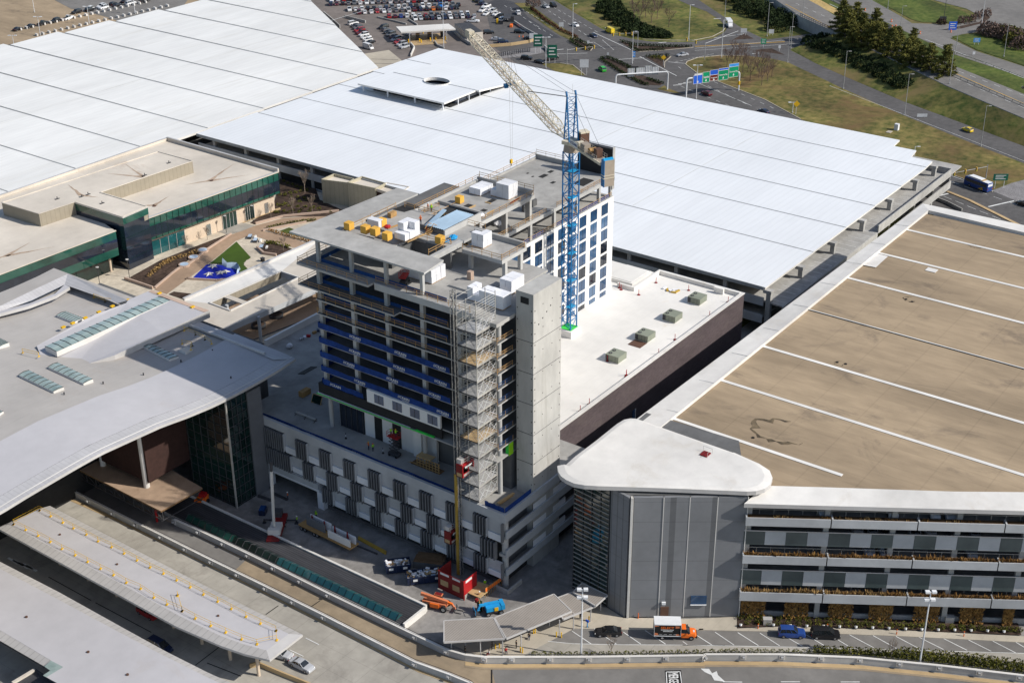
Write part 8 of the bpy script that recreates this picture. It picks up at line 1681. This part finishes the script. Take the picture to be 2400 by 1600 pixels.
for k in range(26):
    for r in range(3):
        p = zc(1760+16*k, 478-2.6*k+9*r); b = MB() 
        if pi_ < 60: b.bar(p, p+UPZ*.9, .25, .25, 'steel_dark'); tag(b.build('bicycle_dock'), 'grey stand in the rows of stands behind the white roof', 'stand', 'rows of grey stands'); pi_ += 1
p = zc(1905,232); b = MB(); b.obox(p.x,p.y,0,3,1,1,.5,'orange'); tag(b.build('barrier_stack'), 'orange barriers stacked by the exit booth', 'barrier'); 
for i, c_ in enumerate(((1972,322),(2005,322))):
    p = zc(*c_); b = MB(); b.tube(p, p+UPZ*.06, .35, 'rubber', 8); b.tube(p+UPZ*.06, p+UPZ*1.0, .25, 'orange', 8, .06); tag(b.build('traffic_cone'), ['left','right'][i]+' orange cone in front of the black suv', 'cone', 'orange cones')
o = thing('exit_booth', 'small dark exit booth with a flat roof at the exit road', 'booth', zc(1905,185)); p = zc(1905,185); b = MB(); b.obox(p.x,p.y,0,3,2.4,2.5,.6,'steel_dark'); b.build('booth', o); b = MB(); b.obox(p.x-3,p.y,2.7,8,3,.25,.6,'steel_dark'); b.build('roof', o)
p = zc(1785,200); b = MB(); b.obox(p.x,p.y,0,1.6,.8,1.8,.6,'yellow'); tag(b.build('ticket_machine'), 'yellow ticket machine at the exit booth', 'ticket machine')
# jersey barriers on the top left deck
i = 0
for a_, c_, n in (((140,205),(990,20),22),((250,245),(1140,45),22)):
    for k in range(n):
        p = z0(a_[0]+(c_[0]-a_[0])*k/(n-1), a_[1]+(c_[1]-a_[1])*k/(n-1), 9.03); b = MB(); b.obox(p.x,p.y,9.03,.6,1.9,.9,-.2,'coping_white')
        tag(b.build('jersey_barrier'), '%s white barrier block from the left in the %s line on the top left deck' % (ORD[k], 'left' if a_[0] == 140 else 'right'), 'barrier', 'white barrier blocks on the deck'); i += 1
# ---- lamp posts
def lamp(b_, top, lab, style='cobra', m='pole_grey', r=.13):
    h = top-b_.z; o = thing('street_lamp', lab, 'street lamp', b_); b = MB(); b.tube(b_, b_+UPZ*h, r, m, 7, r*.6); b.tube(b_, b_+UPZ*.5, r*2, 'concrete_new', 8); b.build('pole', o); t_ = b_+UPZ*h
    b = MB()
    if style == 'double':
        b.bar(t_-RT*1.2, t_+RT*1.2, .12, .12, m)
        for s in (-1,1): e = t_+RT*1.25*s; b.obox(e.x,e.y,e.z-.1,1.0,.55,.2,math.atan2(RT.y,RT.x),'pole_white')
    elif style == 'flood':
        for dz in (0,-1.6):
            if dz: b.build('lamp_head', o); b = MB()
            b.bar(t_-RT*.6+UPZ*dz, t_+RT*.6+UPZ*dz, .1, .1, m)
            for s in (-1,1): e = t_+RT*.55*s+UPZ*dz; b.obox(e.x,e.y,e.z-.15,.75,.65,.35,math.atan2(RT.y,RT.x),'pole_white')
    else:
        b.bar(t_-RT*.1, t_+RT*1.1, .1, .1, m); e = t_+RT*1.2; b.obox(e.x,e.y,e.z-.1,1.0,.35,.18,math.atan2(RT.y,RT.x),'pole_white' if m == 'pole_white' else 'steel_galv')
    b.build('lamp_head', o); return o
def lampx(kf, c_, top, lab, style='cobra', m='pole_grey', z=0., r=.13):
    p = at(kf[0]+c_[0]/kf[2], kf[1]+c_[1]/kf[2], z); return lamp(p, hgt(p, kf[0]+top[0]/kf[2], kf[1]+top[1]/kf[2]), lab, style, m, r)
KQ, K16, K7, K0, KR = (1200,0,2.94), (1600,0,2.904), (700,0,2.904), (0,0,2.904), (1600,1060,2.904)
for kf, c_, t_, lab, st, m_ in ((K7,(988,332),(985,-60),'tallest white lamp standing right at the far point of the white roof','cobra','pole_white'),(KQ,(418,270),(426,28),'white lamp on the planted median left of the junction','cobra','pole_white'),(KQ,(233,472),(236,258),'white lamp by the dark green signs behind the roof edge','double','pole_white'),(KQ,(828,440),(840,218),'white lamp beside the small blue sign in the junction','cobra','pole_white'),(KQ,(1217,275),(1228,35),'white lamp at the tip of the loop lawn','cobra','pole_white'),(KQ,(1443,397),(1450,140),'white lamp at the top of the brown verge beside the loop road','cobra','pole_white'),(KQ,(1462,190),(1470,-30),'tall lamp beside the white shuttle bus','cobra','pole_grey'),(KQ,(1757,252),(1775,20),'grey lamp between shuttle bus and bridge','cobra','pole_grey'),(KQ,(1920,335),(1940,98),'grey lamp in front of the bridge, right one of two','cobra','pole_grey'),(KQ,(1898,432),(1920,186),'grey lamp in front of the bridge, left one of two','cobra','pole_grey'),
  (KQ,(1268,682),(1274,450),'white twin headed lamp in front of the sign gantry','double','pole_white'),(KQ,(1932,780),(1940,706),'white twin headed lamp at the roof edge beside a yellow diamond sign','double','pole_white'),(K16,(1093,605),(1125,350),'grey lamp on the service ramp nearest the bare trees','cobra','pole_grey'),(K16,(1510,778),(1545,505),'grey lamp halfway down the service ramp','cobra','pole_grey'),(K16,(2028,997),(2072,722),'grey lamp on the service ramp beside the yellow cab','cobra','pole_grey'),(K16,(1575,1060),(1585,998),'short white lamp at the stepped corner of the white roof','cobra','pole_white'),(K16,(2035,168),(2052,-10),'white lamp on the bark island at the far roundabout','cobra','pole_white'),(K16,(1478,222),(1495,42),'grey lamp at the far road behind the pines','cobra','pole_grey'),(K16,(2185,388),(2220,170),'grey lamp on the far green lawn at the right','cobra','pole_grey'),(K16,(1855,365),(1872,165),'grey lamp beside the far road right of the pines','cobra','pole_grey'),(K16,(1270,165),(1283,0),'grey lamp among the orange barrels on the far road','cobra','pole_grey'),(K16,(1778,125),(1788,0),'thin dark lamp on the far island lawn','cobra','steel_dark'),(K16,(1395,60),(1400,-5),'thin grey lamp at the top of the far island lawn','cobra','pole_grey')):
    lampx(kf, c_, t_, lab, st, m_)
lampx(K16, (1815,572), (1845,305), 'grey lamp at the near edge of the parkway beside the last pine', z=PZ); lampx(K16, (818,110), (822,-10), 'grey lamp at the bridge end of the parkway', z=PZ)
for c_, t_, lab in (((235,86),(226,-30),'white lamp on the tan deck at top left, rear one'),((275,243),(262,115),'white twin lamp on the tan deck nearest the old white roof'),((608,162),(597,45),'white twin lamp on the deck in the middle of the barrier lines'),((920,97),(912,-20),'white lamp on the deck at the far end of the barrier lines'),((95,312),(88,242),'short white lamp at the left edge of the old white roof')): lampx(K0, c_, t_, lab, 'double', 'pole_white', 9)
lampx((0,0,1), (1362,1539), (1366,1381), 'tall white floodlight pole by the hedge in front of the covered walkway', 'flood', 'pole_white', 0, .17); lampx(KR, (1612,1440), (1676,945), 'tall white floodlight pole by the hedge in front of the brown roofed garage', 'flood', 'pole_white', 0, .17)
# ---- sign gantries
def gantry(pa_, pb_, h, lab):
    o = thing('sign_gantry', lab, 'sign gantry', pa_); b = MB(); d_ = (pb_-pa_); u_ = d_.normalized(); k = 5
    for p_, s in ((pa_,1),(pb_,-1)):
        b.tube(p_, p_+UPZ*(h-1), .28, 'pole_white', 10)
        pr_ = p_+UPZ*(h-1)
        for j in range(1, k+1): a_ = j/k*math.pi/2; e = p_+UPZ*(h-1+math.sin(a_))+u_*s*(1-math.cos(a_)); b.tube(pr_, e, .28, 'pole_white', 10); pr_ = e
    b.tube(pa_+UPZ*h+u_, pb_+UPZ*h-u_, .28, 'pole_white', 10); b.build('frame', o); return o, u_
pa_ = gz(120,1400); pb_ = gz(2050,1130); h1 = hgt(pb_, 1600+2080/15.68, 140+440/15.68); o, u_ = gantry(pa_, pb_, h1, 'white sign gantry carrying blue, green and brown panels over the road'); n_ = Vector((u_.y,-u_.x,0)); n_ = n_ if n_.x < 0 else -n_; W3 = (pb_-pa_).length
def gp(s, z_, off=.35): return pa_+u_*(W3*s)+UPZ*(h1+z_)+n_*off
def gpanel(s0, s1, z0__, z1__, m_, txt=None, arrow=True):
    b = MB(); b.add([gp(s0,z0__),gp(s1,z0__),gp(s1,z1__),gp(s0,z1__)], [[0,1,2,3]], m_); b.add([gp(s0,z0__,.30),gp(s1,z0__,.30),gp(s1,z1__,.30),gp(s0,z1__,.30)], [[3,2,1,0]], 'sign_back')
    w_ = (s1-s0)*W3; hh = z1__-z0__
    for a_, c_ in ((gp(s0,z0__,.37),gp(s1,z0__,.37)),(gp(s0,z1__,.37),gp(s1,z1__,.37)),(gp(s0,z0__,.37),gp(s0,z1__,.37)),(gp(s1,z0__,.37),gp(s1,z1__,.37))): b.bar(a_, c_, .08, .08, 'paint_white')
    if txt: b.text(txt, gp(s0+(s1-s0)*.1,z0__+hh*(.42 if arrow else .25),.4), u_, UPZ, hh*.2 if arrow else hh*.5, 'paint_white', w_*.8)
    if arrow: c_ = gp((s0+s1)/2, z0__+hh*.22, .4); b.add([c_-u_*.45, c_+u_*.45, c_+UPZ*-.5], [[0,1,2]], 'paint_white'); b.add([c_-u_*.13, c_+u_*.13, c_+u_*.13+UPZ*.45, c_-u_*.13+UPZ*.45], [[0,1,2,3]], 'paint_white')
    b.build('sign_panel', o)
gpanel(.115,.28,-2.3,.9,'sign_blue',None); gpanel(.13,.28,.95,1.5,'sign_back',None,False); gpanel(.29,.415,-2.3,1.7,'sign_green','Nashville'); gpanel(.425,.575,-2.0,.2,'sign_brown','Terminal'); gpanel(.425,.575,.25,2.1,'sign_blue',None,False); gpanel(.585,.77,-2.2,1.5,'sign_green','Economy Pkg'); gpanel(.585,.77,1.55,2.3,'sign_blue',None,False); gpanel(.78,.965,-1.6,2.3,'sign_green','Economy Pkg'); gpanel(.78,.965,2.35,3.5,'sign_lightblue',None,False)
p = gz(2050,1130); b = MB(); b.tube(p+UPZ*2.2, p+UPZ*3.6, .45, 'yellow', 10); b.build('marker_band', o)
pa2 = q(712,640); pb2 = q(1070,618); h2 = hgt(pb2, 1200+1075/2.94, 495/2.94); o2, u2 = gantry(pa2, pb2, h2, 'white sign gantry seen from behind with pale panel backs'); W4 = (pb2-pa2).length; n2 = Vector((u2.y,-u2.x,0)); n2 = n2 if n2.x > 0 else -n2
for s0, s1, z0__, z1__ in ((.23,.36,-1.2,2.0),(.39,.55,-.9,2.0),(.56,.68,-.9,2.6),(.69,.82,-.9,2.0)):
    b = MB(); e = lambda s, z_, k: pa2+u2*(W4*s)+UPZ*(h2+z_)+n2*k
    b.add([e(s0,z0__,.4),e(s1,z0__,.4),e(s1,z1__,.4),e(s0,z1__,.4)], [[0,1,2,3]], 'sign_back'); b.add([e(s0,z0__,.45),e(s1,z0__,.45),e(s1,z1__,.45),e(s0,z1__,.45)], [[3,2,1,0]], 'sign_green')
    for k in range(4): s_ = s0+(s1-s0)*(k+.5)/4; b.bar(e(s_,z0__,.34), e(s_,z1__,.34), .08, .08, 'pole_grey')
    b.build('sign_panel', o2)
# ---- signals and single signs
def mast_arm(b_, h, arm, n, lab, ext=None, lights='mast_yellow'):
    o = thing('traffic_signal', lab, 'traffic signal', b_); b = MB(); b.tube(b_, b_+UPZ*(h+.6), .16, 'pole_grey', 8, .12); e = b_+UPZ*h; f_ = e+arm; b.tube(e, f_, .1, 'pole_grey', 7, .06); b.build('mast_arm', o)
    for k in range(n):
        p = e+arm*((k+1.0)/(n+.15)); b = MB(); b.box(p.x-.25,p.x+.25,p.y-.25,p.y+.25,p.z-.9,p.z+.5,lights); s = b.build('signal_head', o); b = MB()
        for j, m_ in enumerate(('red','mast_yellow','sealant_green')): b.sphere((p.x-.26,p.y-.1,p.z+.3-.42*j), .06,.13,.13, 'steel_dark' if j == 1 else m_, 7, 5)
        b.build('lens', s)
sb0 = bz(1140,1000); hb = hgt(sb0, 2200+1170/10.455, 330+630/10.455); tipd = at(2200+340/10.455, 330+795/10.455, hb)-Vector((sb0.x,sb0.y,hb)); mast_arm(sb0, hb, tipd, 3, 'traffic signal arm with three yellow heads beside the blue bus')
for kf, c_, t_, e_, n, lab in ((KQ,(865,330),(865,228),(690,236),4,'traffic signal arm with four heads left of the loop lawn'),(KQ,(1326,412),(1328,305),(1195,268),2,'traffic signal arm with two heads at the foot of the loop lawn'),(KQ,(378,445),(380,345),(575,320),3,'traffic signal arm with three heads left of the hedged island')):
    p = at(kf[0]+c_[0]/kf[2], kf[1]+c_[1]/kf[2]); h = hgt(p, kf[0]+t_[0]/kf[2], kf[1]+t_[1]/kf[2]); mast_arm(p, h, at(kf[0]+e_[0]/kf[2], kf[1]+e_[1]/kf[2], h)-Vector((p.x,p.y,h)), n, lab)
VW = Vector((-.81,-.59,0))
def sign(p, h, w_, hh, m_, lab, legs=1, shape='rect', txt=None, back=False):
    o = thing('road_sign', lab, 'road sign', p); b = MB()
    for k in range(legs): e = p+RT*((k-(legs-1)/2)*w_*.6); b.tube(e, e+UPZ*(h+hh*.8), .07, 'pole_white', 6)
    b.build('post', o); c_ = p+UPZ*(h+hh/2)+VW*.12; b = MB(); r_ = RT*w_/2; u_2 = UPZ*hh/2
    V = [c_-r_-u_2, c_+r_-u_2, c_+r_+u_2, c_-r_+u_2] if shape == 'rect' else [c_-u_2*1.2, c_+r_*1.2, c_+u_2*1.2, c_-r_*1.2]
    b.add(V, [[0,1,2,3]], m_); b.add([v-VW*.06 for v in V], [[3,2,1,0]], 'sign_back')
    if m_.startswith('sign_') and m_ != 'sign_back':
        for k in range(3): b.bar(c_-r_*.7+u_2*(.5-.5*k)+VW*.02, c_+r_*(.7-.3*(k % 2))+u_2*(.5-.5*k)+VW*.02, .02, hh*.09, 'paint_white')
    b.build('sign_panel', o)
for f, c_, h, w_, hh, m_, lab, lg, sh in ((z7,(1628,360),2.6,3.6,5.0,'sign_green_dark','dark green road sign left of a second one behind the roof edge',2,'rect'),(z7,(1725,430),2.2,3.8,5.2,'sign_green_dark','dark green road sign right of the first one behind the roof edge',2,'rect'),(z7,(1942,515),3.2,3.4,3.2,'sign_back','white backed sign on two legs at the roof edge',2,'rect'),(z7,(1787,205),1.5,2.0,1.8,'sign_back','pale sign on the planted median',2,'rect'),(z7,(1598,295),2.0,3.4,2.2,'sign_back','white sign board at the lot corner by the exit road',2,'rect'),(q,(1042,455),2.6,1.7,1.7,'yellow','yellow diamond sign on the small hedged island','1','d'),(q,(1955,790),3.0,2.0,2.0,'yellow','yellow diamond sign beside the twin lamp at the roof edge',1,'d'),(q,(838,420),1.5,1.2,2.4,'sign_lightblue','small light blue sign on the lamp in the junction',1,'rect'),(q,(1730,330),1.6,2.2,2.2,'sign_green','small green sign at the cross road by the bark triangle',1,'rect'),(q,(1842,350),1.0,1.0,1.2,'sign_back','tiny grey sign on the right bark triangle',1,'rect'),(q,(1595,245),1.2,2.6,1.8,'sign_back','white sign backs on the bark mound below the shuttle bus',2,'rect'),(q,(1785,245),.8,2.2,1.8,'sign_back','pale sign at the dark shrubs left of the bridge',2,'rect'),(q,(2140,225),1.0,2.6,3.4,'sign_lightblue','tall blue and green sign on the bridge parapet',1,'rect'),
   (bz,(1475,1165),2.6,4.6,2.2,'sign_green_dark','dark green sign on two white posts right of the bus',2,'rect'),(z16,(1998,305),1.0,2.8,1.8,'sign_lightblue','small blue and red sign on the far green lawn',2,'rect'),(z16,(1835,208),.2,3.4,3.6,'sign_blue','blue monument sign on the bark island',2,'rect'),(z16,(1628,800),.2,3.6,1.2,'sign_back','low white sign board beside the service ramp',2,'rect'),(z16,(1770,145),.3,3.0,1.8,'steel_dark','dark sign board on the far island lawn',2,'rect'),(z16,(1980,378),.4,1.0,1.2,'pole_white','small white sign on the far road verge',1,'rect'),(q,(660,400),1.2,.8,1.0,'sign_back','tiny sign at the left tip of the long hedged island',1,'rect'),(q,(525,320),1.2,1.0,1.2,'sign_back','tiny pale sign at the right end of the first hedged island',1,'rect'),(q,(845,505),1.6,2.8,1.2,'steel_dark','dark sign back on the long hedged island',2,'rect')):
    sign(f(*c_), h, w_, hh, m_, lab, int(lg), sh)
p = z16(1455,885); b = MB(); b.box(p.x-.7,p.x+.7,p.y-.7,p.y+.7,0,2.2,'pole_white'); tag(b.build('utility_cabinet'), 'white utility cabinet alone on the brown verge', 'cabinet')
p = z16(1405,900); b = MB(); b.box(p.x-1.2,p.x+1.2,p.y-.8,p.y+.8,0,.2,'sidewalk'); tag(b.build('manhole_cover'), 'pale concrete cover on the brown verge beside the white cabinet', 'cover')
i = 0
for c_ in ((1240,75),(1420,150),(1425,190),(1450,188),(1825,222),(1615,232),(1105,10)):
    p = z16(*c_); b = MB(); b.tube(p, p+UPZ*1.1, .35, 'orange', 9, .3); b.tube(p+UPZ*.5, p+UPZ*.7, .36, 'pole_white', 9, .35); tag(b.build('traffic_barrel'), 'orange traffic barrel on the far roadworks', 'barrel', 'orange barrels on the far roadworks'); i += 1
# bridge rail and guard rails
b = MB(); P = [z16(800,112,PZ),z16(1030,215,PZ)]
for k in range(16): e = P[0]+(P[1]-P[0])*k/15; b.bar(e, e+UPZ*1.2, .12, .12, 'steel_dark')
for zz in (.5,1.2): b.bar(P[0]+UPZ*zz, P[1]+UPZ*zz, .1, .16, 'steel_dark')
tag(b.build('bridge_railing'), 'dark railing along the near edge of the bridge', 'railing')
for pts, z, lab in (([z16(1850,455),z16(2050,525),z16(2600,745)],PZ,'steel guard rail along the far side of the parkway'),([z16(1560,470),z16(1830,605),z16(2500,900)],PZ,'steel guard rail along the near side of the parkway'),([z16(850,5),z16(1080,120)],PZ,'dark guard rail beside the straw strip on the bridge')):
    b = MB()
    pts = [Vector((p.x,p.y,z)) for p in pts]
    for a_, c_ in zip(pts, pts[1:]):
        n = max(2, int((c_-a_).length/4))
        for k in range(n): e = a_+(c_-a_)*k/n; b.bar(e, e+UPZ*.75, .14, .14, 'steel_dark')
        b.bar(a_+UPZ*.65, c_+UPZ*.65, .1, .32, 'steel_galv')
    tag(b.build('guard_rail'), lab, 'guard rail')
# ---- trees
def pine_proto(h, seed):
    rn = random.Random(seed); o = thing('pine_tree', 'x', 'tree', (0,0,0), 'pine trees along the parkway bank'); b = MB(); b.tube((0,0,0),(.15,.1,h*.55),.28,'bark',8,.16); b.tube((.15,.1,h*.55),(0,0,h*.97),.16,'bark',6,.03)
    br = []
    for k in range(int(h*3.2)):
        z_ = h*(.20+.76*k/(h*3.2)); t_ = (z_/h-.2)/.76; L_ = h*(.30*(1-t_)**.75+.035)*(.6+.7*rn.random()); a_ = k*2.4+rn.random(); e = Vector((L_*math.cos(a_),L_*math.sin(a_),z_+L_*(.12-.25*(1-t_)))); b.tube((0,0,z_),e,.05,'bark',4,.02); br.append((Vector((0,0,z_)),e,L_))
    b.build('trunk', o); c = MB()
    for s_, e, L_ in br:
        for k in range(max(3,int(L_*2.0))):
            t_ = .3+.72*(k+.5)/max(3,int(L_*2.0)); p = s_+(e-s_)*t_+Vector((rn.random()-.5,rn.random()-.5,.3*(rn.random()-.2)))*.7
            for j in range(26):
                d = Vector((rn.random()-.5,rn.random()-.5,(rn.random()-.3)*.6)).normalized(); x = p+Vector((rn.random()-.5,rn.random()-.5,.45*(rn.random()-.4)))*1.1; s = d.cross(Vector((rn.random()-.5,rn.random()-.5,rn.random()-.5))).normalized()*.16; c.add([x-s, x+s, x+d*(.45+.4*rn.random())], [[0,1,2]], 'leaf_pine')
    c.build('crown', o); return o
PR = [pine_proto(15, 3), pine_proto(14, 8), pine_proto(12.5, 21)]
pines = [(455,545,2.9,1,'first'),(385,470,2.6,1.1,0),(560,520,3,1.0,0),(640,590,2.6,1.05,0),(720,610,2.6,.95,0),(790,560,3,.9,0),(870,690,2.5,1.0,0),(940,600,3,.9,0),(1030,795,2,1.1,0),(1110,640,3.4,.85,0),(1200,815,2,1.0,0),(1295,850,2,.9,0),(1455,915,2,1.15,0),(480,420,3.5,1.05,0),(700,470,3.5,.95,0),(330,400,3,1.0,0),(1080,740,2.6,.8,0)]
for i, (x, y, z_, s_, _) in enumerate(sorted(pines, key=lambda t: t[0])):
    o = place(PR[i % 3], w(x,y,z_)+Vector((0,0,-.3)), i*1.3, 'pine tree on the parkway bank, %s from the left' % ORD[i]); o.scale = (s_,s_,s_*(.94+.12*RN.random()))
def bush(mb, c, r, h, n, m, leaf=.5): 
    for k in range(n):
        u = RN.random(); a_ = RN.random()*6.283; rr = r*math.sqrt(1-u*u*.8)*(.75+.35*RN.random()); p = Vector((c.x+rr*math.cos(a_), c.y+rr*math.sin(a_), c.z+h*u*(.8+.3*RN.random())))
        d = Vector((RN.random()-.5,RN.random()-.5,RN.random()-.5)).normalized()*leaf; e = Vector((RN.random()-.5,RN.random()-.5,RN.random()-.1)).normalized()*leaf; mb.add([p-d*.5, p+d*.5, p+e], [[0,1,2]], m)
bi = 0
for c_, r_, h in (((690,50),5,3.4),((650,80),5,3.2),((720,95),5,3.2),((770,130),5,3.0),((700,130),4.5,2.8),((760,170),4.5,2.8),((820,175),4.5,2.8),((820,215),4.5,2.6),((880,205),4.5,2.6),((880,240),4.5,2.4),((940,225),4.5,2.4),((950,250),4,2.2),((1010,240),4,2.2),((1050,255),3.5,2),((640,45),4,3)):
    mb = MB(); p = q(*c_); bush(mb, p, r_, h, 900, 'leaf_dark', .75); tag(mb.build('shrub'), 'large dark shrub in the thicket on the loop lawn', 'shrub', 'dark shrubs on the loop lawn'); bi += 1
bi = 0
for f, c_, r_, h, m_ in [(z16,(x,y),5,4.2,'leaf_dark') for x, y in ((250,-20),(330,0),(400,30),(470,50),(540,75),(420,80),(500,110),(580,125),(640,160),(690,120),(720,170),(640,205),(770,150))]+[(z16,(x,y),4.5,3.0,'leaf_dark') for x, y in ((880,300),(950,330),(1020,360),(1090,390),(1160,425),(1230,460),(1300,490),(1370,525),(1440,560),(1500,590),(960,285),(1060,330),(1180,385),(1300,440),(1400,490))]:
    mb = MB(); p = f(*c_, 1.2 if c_[0] > 860 and c_[1] > 250 else 0); bush(mb, p, r_, h, 800, m_, .8); tag(mb.build('shrub'), 'dark evergreen shrub on the shaded bank by the bridge and pines', 'shrub', 'dark shrubs on the parkway bank'); bi += 1
def bare_proto(h, seed, m='twig'):
    rn = random.Random(seed); o = thing('bare_tree', 'x', 'tree', (0,0,0)); b = MB(); b.tube((0,0,0),(0,0,h*.4),.14,m,6,.1); b.build('trunk', o); c = MB()
    def grow_(p, d, L_, r, lv):
        e = p+d*L_; c.tube(p, e, r, m, 4, r*.55)
        if lv:
            for k in range(4 if lv > 1 else 5): nd = (d+Vector((rn.random()-.5,rn.random()-.5,rn.random()*.5-.05))*1.25).normalized(); grow_(p+d*L_*(.45+.55*rn.random()), nd, L_*.62, r*.55, lv-1)
    for k in range(6): a_ = k*1.05; grow_(Vector((0,0,h*(.28+.04*k))), Vector((math.cos(a_)*.55,math.sin(a_)*.55,1)).normalized(), h*.36, .07, 3)
    c.build('crown', o); return o
BT = [bare_proto(8, 2), bare_proto(7.2, 5)]; k = 0
for c_ in ((1480,470),(1520,480),(1560,470),(1590,500),(1640,560),(1625,500),(1690,480),(1720,590),(1700,540),(1760,560),(1740,500),(1790,530),(1540,420),(1600,430)):
    o = place(BT[k % 2], q(*c_), k*.9, 'bare brown tree in the cluster behind the sign gantry'); o['group'] = 'bare trees behind the gantry'; k += 1
for c_ in ((840,140),(880,170),(920,120),(960,160),(1000,130),(1080,190),(900,60),(980,80),(830,60),(1030,60)):
    o = place(BT[k % 2], q(*c_), k*.9, 'bare tree scattered on the loop lawn'); o['group'] = 'bare trees on the loop lawn'; o.scale = (1.1,1.1,1.1); k += 1
BP = bare_proto(5.2, 9, 'twig_pale'); BP['group'] = 'slender bare garden trees'
for i, (f, c_, z_, sc, lab) in enumerate(((z0,(2075,1310),PL,1.3,'pale bare tree standing nearest the white garage in the garden bed'),(z0,(2125,1440),PL,.9,'bare tree in the garden bed beside the beige stair block'),(z0,(1995,1455),PL,.9,'bare tree left in the garden bed near the garage'),(z0,(1845,1480),PL,.8,'small bare tree at the office end of the garden bed'),(pl,(735,480),PL,.7,'small bare tree in front of the cream wall, left one'),(pl,(970,385),PL,.7,'small bare tree in front of the cream wall, right one'),(pl,(1810,510),PL,.8,'pale bare tree in the small shrub bed'),(zr,(1415,1405),0,.75,'small bare tree by the street hedge left of the right floodlight pole'),(z9,(1565,985),0,.7,'small bare tree by the street hedge below the black sedan'))):
    o = place(BP, f(*c_, z_), i*1.1, lab); o.scale = (sc*.7,sc*.7,sc)
i = 0
for c_ in ((1890,165),(1925,160),(1970,150),(2000,130),(2040,118),(2075,110)):
    mb = MB(); p = z16(*c_); bush(mb, p, 1.6, 3.2, 300, 'twig', .5); tag(mb.build('shrub'), 'brown leafless shrub on the roundabout bark island, %s from the left' % ORD[i], 'shrub', 'leafless shrubs on the bark island'); i += 1
i = 0
for c_ in ((2080,230),(2120,245),(2160,250),(2200,250),(2240,270),(2290,270),(2323,300),(2260,300),(2310,330),(2370,320)):
    mb = MB(); p = z16(*c_); bush(mb, p, 5, 4.5, 700, 'twig' if i < 3 else ('leaf_hedge' if i % 2 else 'twig'), .8); tag(mb.build('shrub'), 'brushy shrub at the far right beyond the lawn, %s from the left' % ORD[i], 'shrub', 'brush beyond the far lawn'); i += 1
for c_, lab in (((1760,165),'dark red shrub by the dark sign board on the far island'),): mb = MB(); bush(mb, z16(*c_), 2.2, 2, 300, 'mulch', .6); tag(mb.build('shrub'), lab, 'shrub')
p = z7(1595,70); mb = MB(); bush(mb, p+Vector((0,0,2)), 3.4, 4.5, 700, 'twig', .6); mb.tube(p, p+UPZ*4, .25, 'bark', 6); tag(mb.build('tree'), 'russet tree on the median between the two far carriageways', 'tree')
hi = 0
for f, pts, wd_, h, m_ in ((q,[(608,408),(660,402),(760,442),(830,482),(900,522)],.8,1.0,'leaf_dark'),(q,[(608,412),(700,470),(780,520),(900,583),(940,590)],.8,1.0,'leaf_dark'),(q,[(930,545),(1040,580)],.8,.9,'leaf_dark'),(q,[(745,290),(860,315),(1060,325),(1240,326)],.8,1.0,'leaf_dark'),(q,[(810,325),(870,355),(1050,345)],.8,.9,'leaf_dark'),(q,[(400,282),(440,274),(555,330)],.9,1.1,'leaf_dark'),(q,[(398,286),(490,342),(540,350)],.9,1.1,'leaf_dark'),(q,[(925,395),(1010,390),(1090,395)],1.2,1.1,'leaf_dark'),(q,[(130,60),(240,150),(340,215),(450,262)],.6,1.0,'mulch_red'),(q,[(960,400),(1030,405),(1045,420)],1.2,1.0,'leaf_hedge')):
    mb = MB(); P = [f(*c_) for c_ in pts]
    for a_, c_ in zip(P, P[1:]):
        n = max(1, int((c_-a_).length/1.2))
        for j in range(n): bush(mb, a_+(c_-a_)*(j+.5)/n, wd_, h, 34, m_, .5)
    tag(mb.build('hedge'), ['clipped hedge on the near side of the long island','clipped hedge on the road side of the long island','short hedge at the gantry end of the long island','hedge along the top of the bark island under the loop lawn','hedge along the bottom of the bark island under the loop lawn','hedge on the right of the first planted island','hedge on the left of the first planted island','hedge across the top of the small triangular island','long russet hedge on the median beside the exit road','green shrubs filling the small triangular island'][hi], 'hedge'); hi += 1
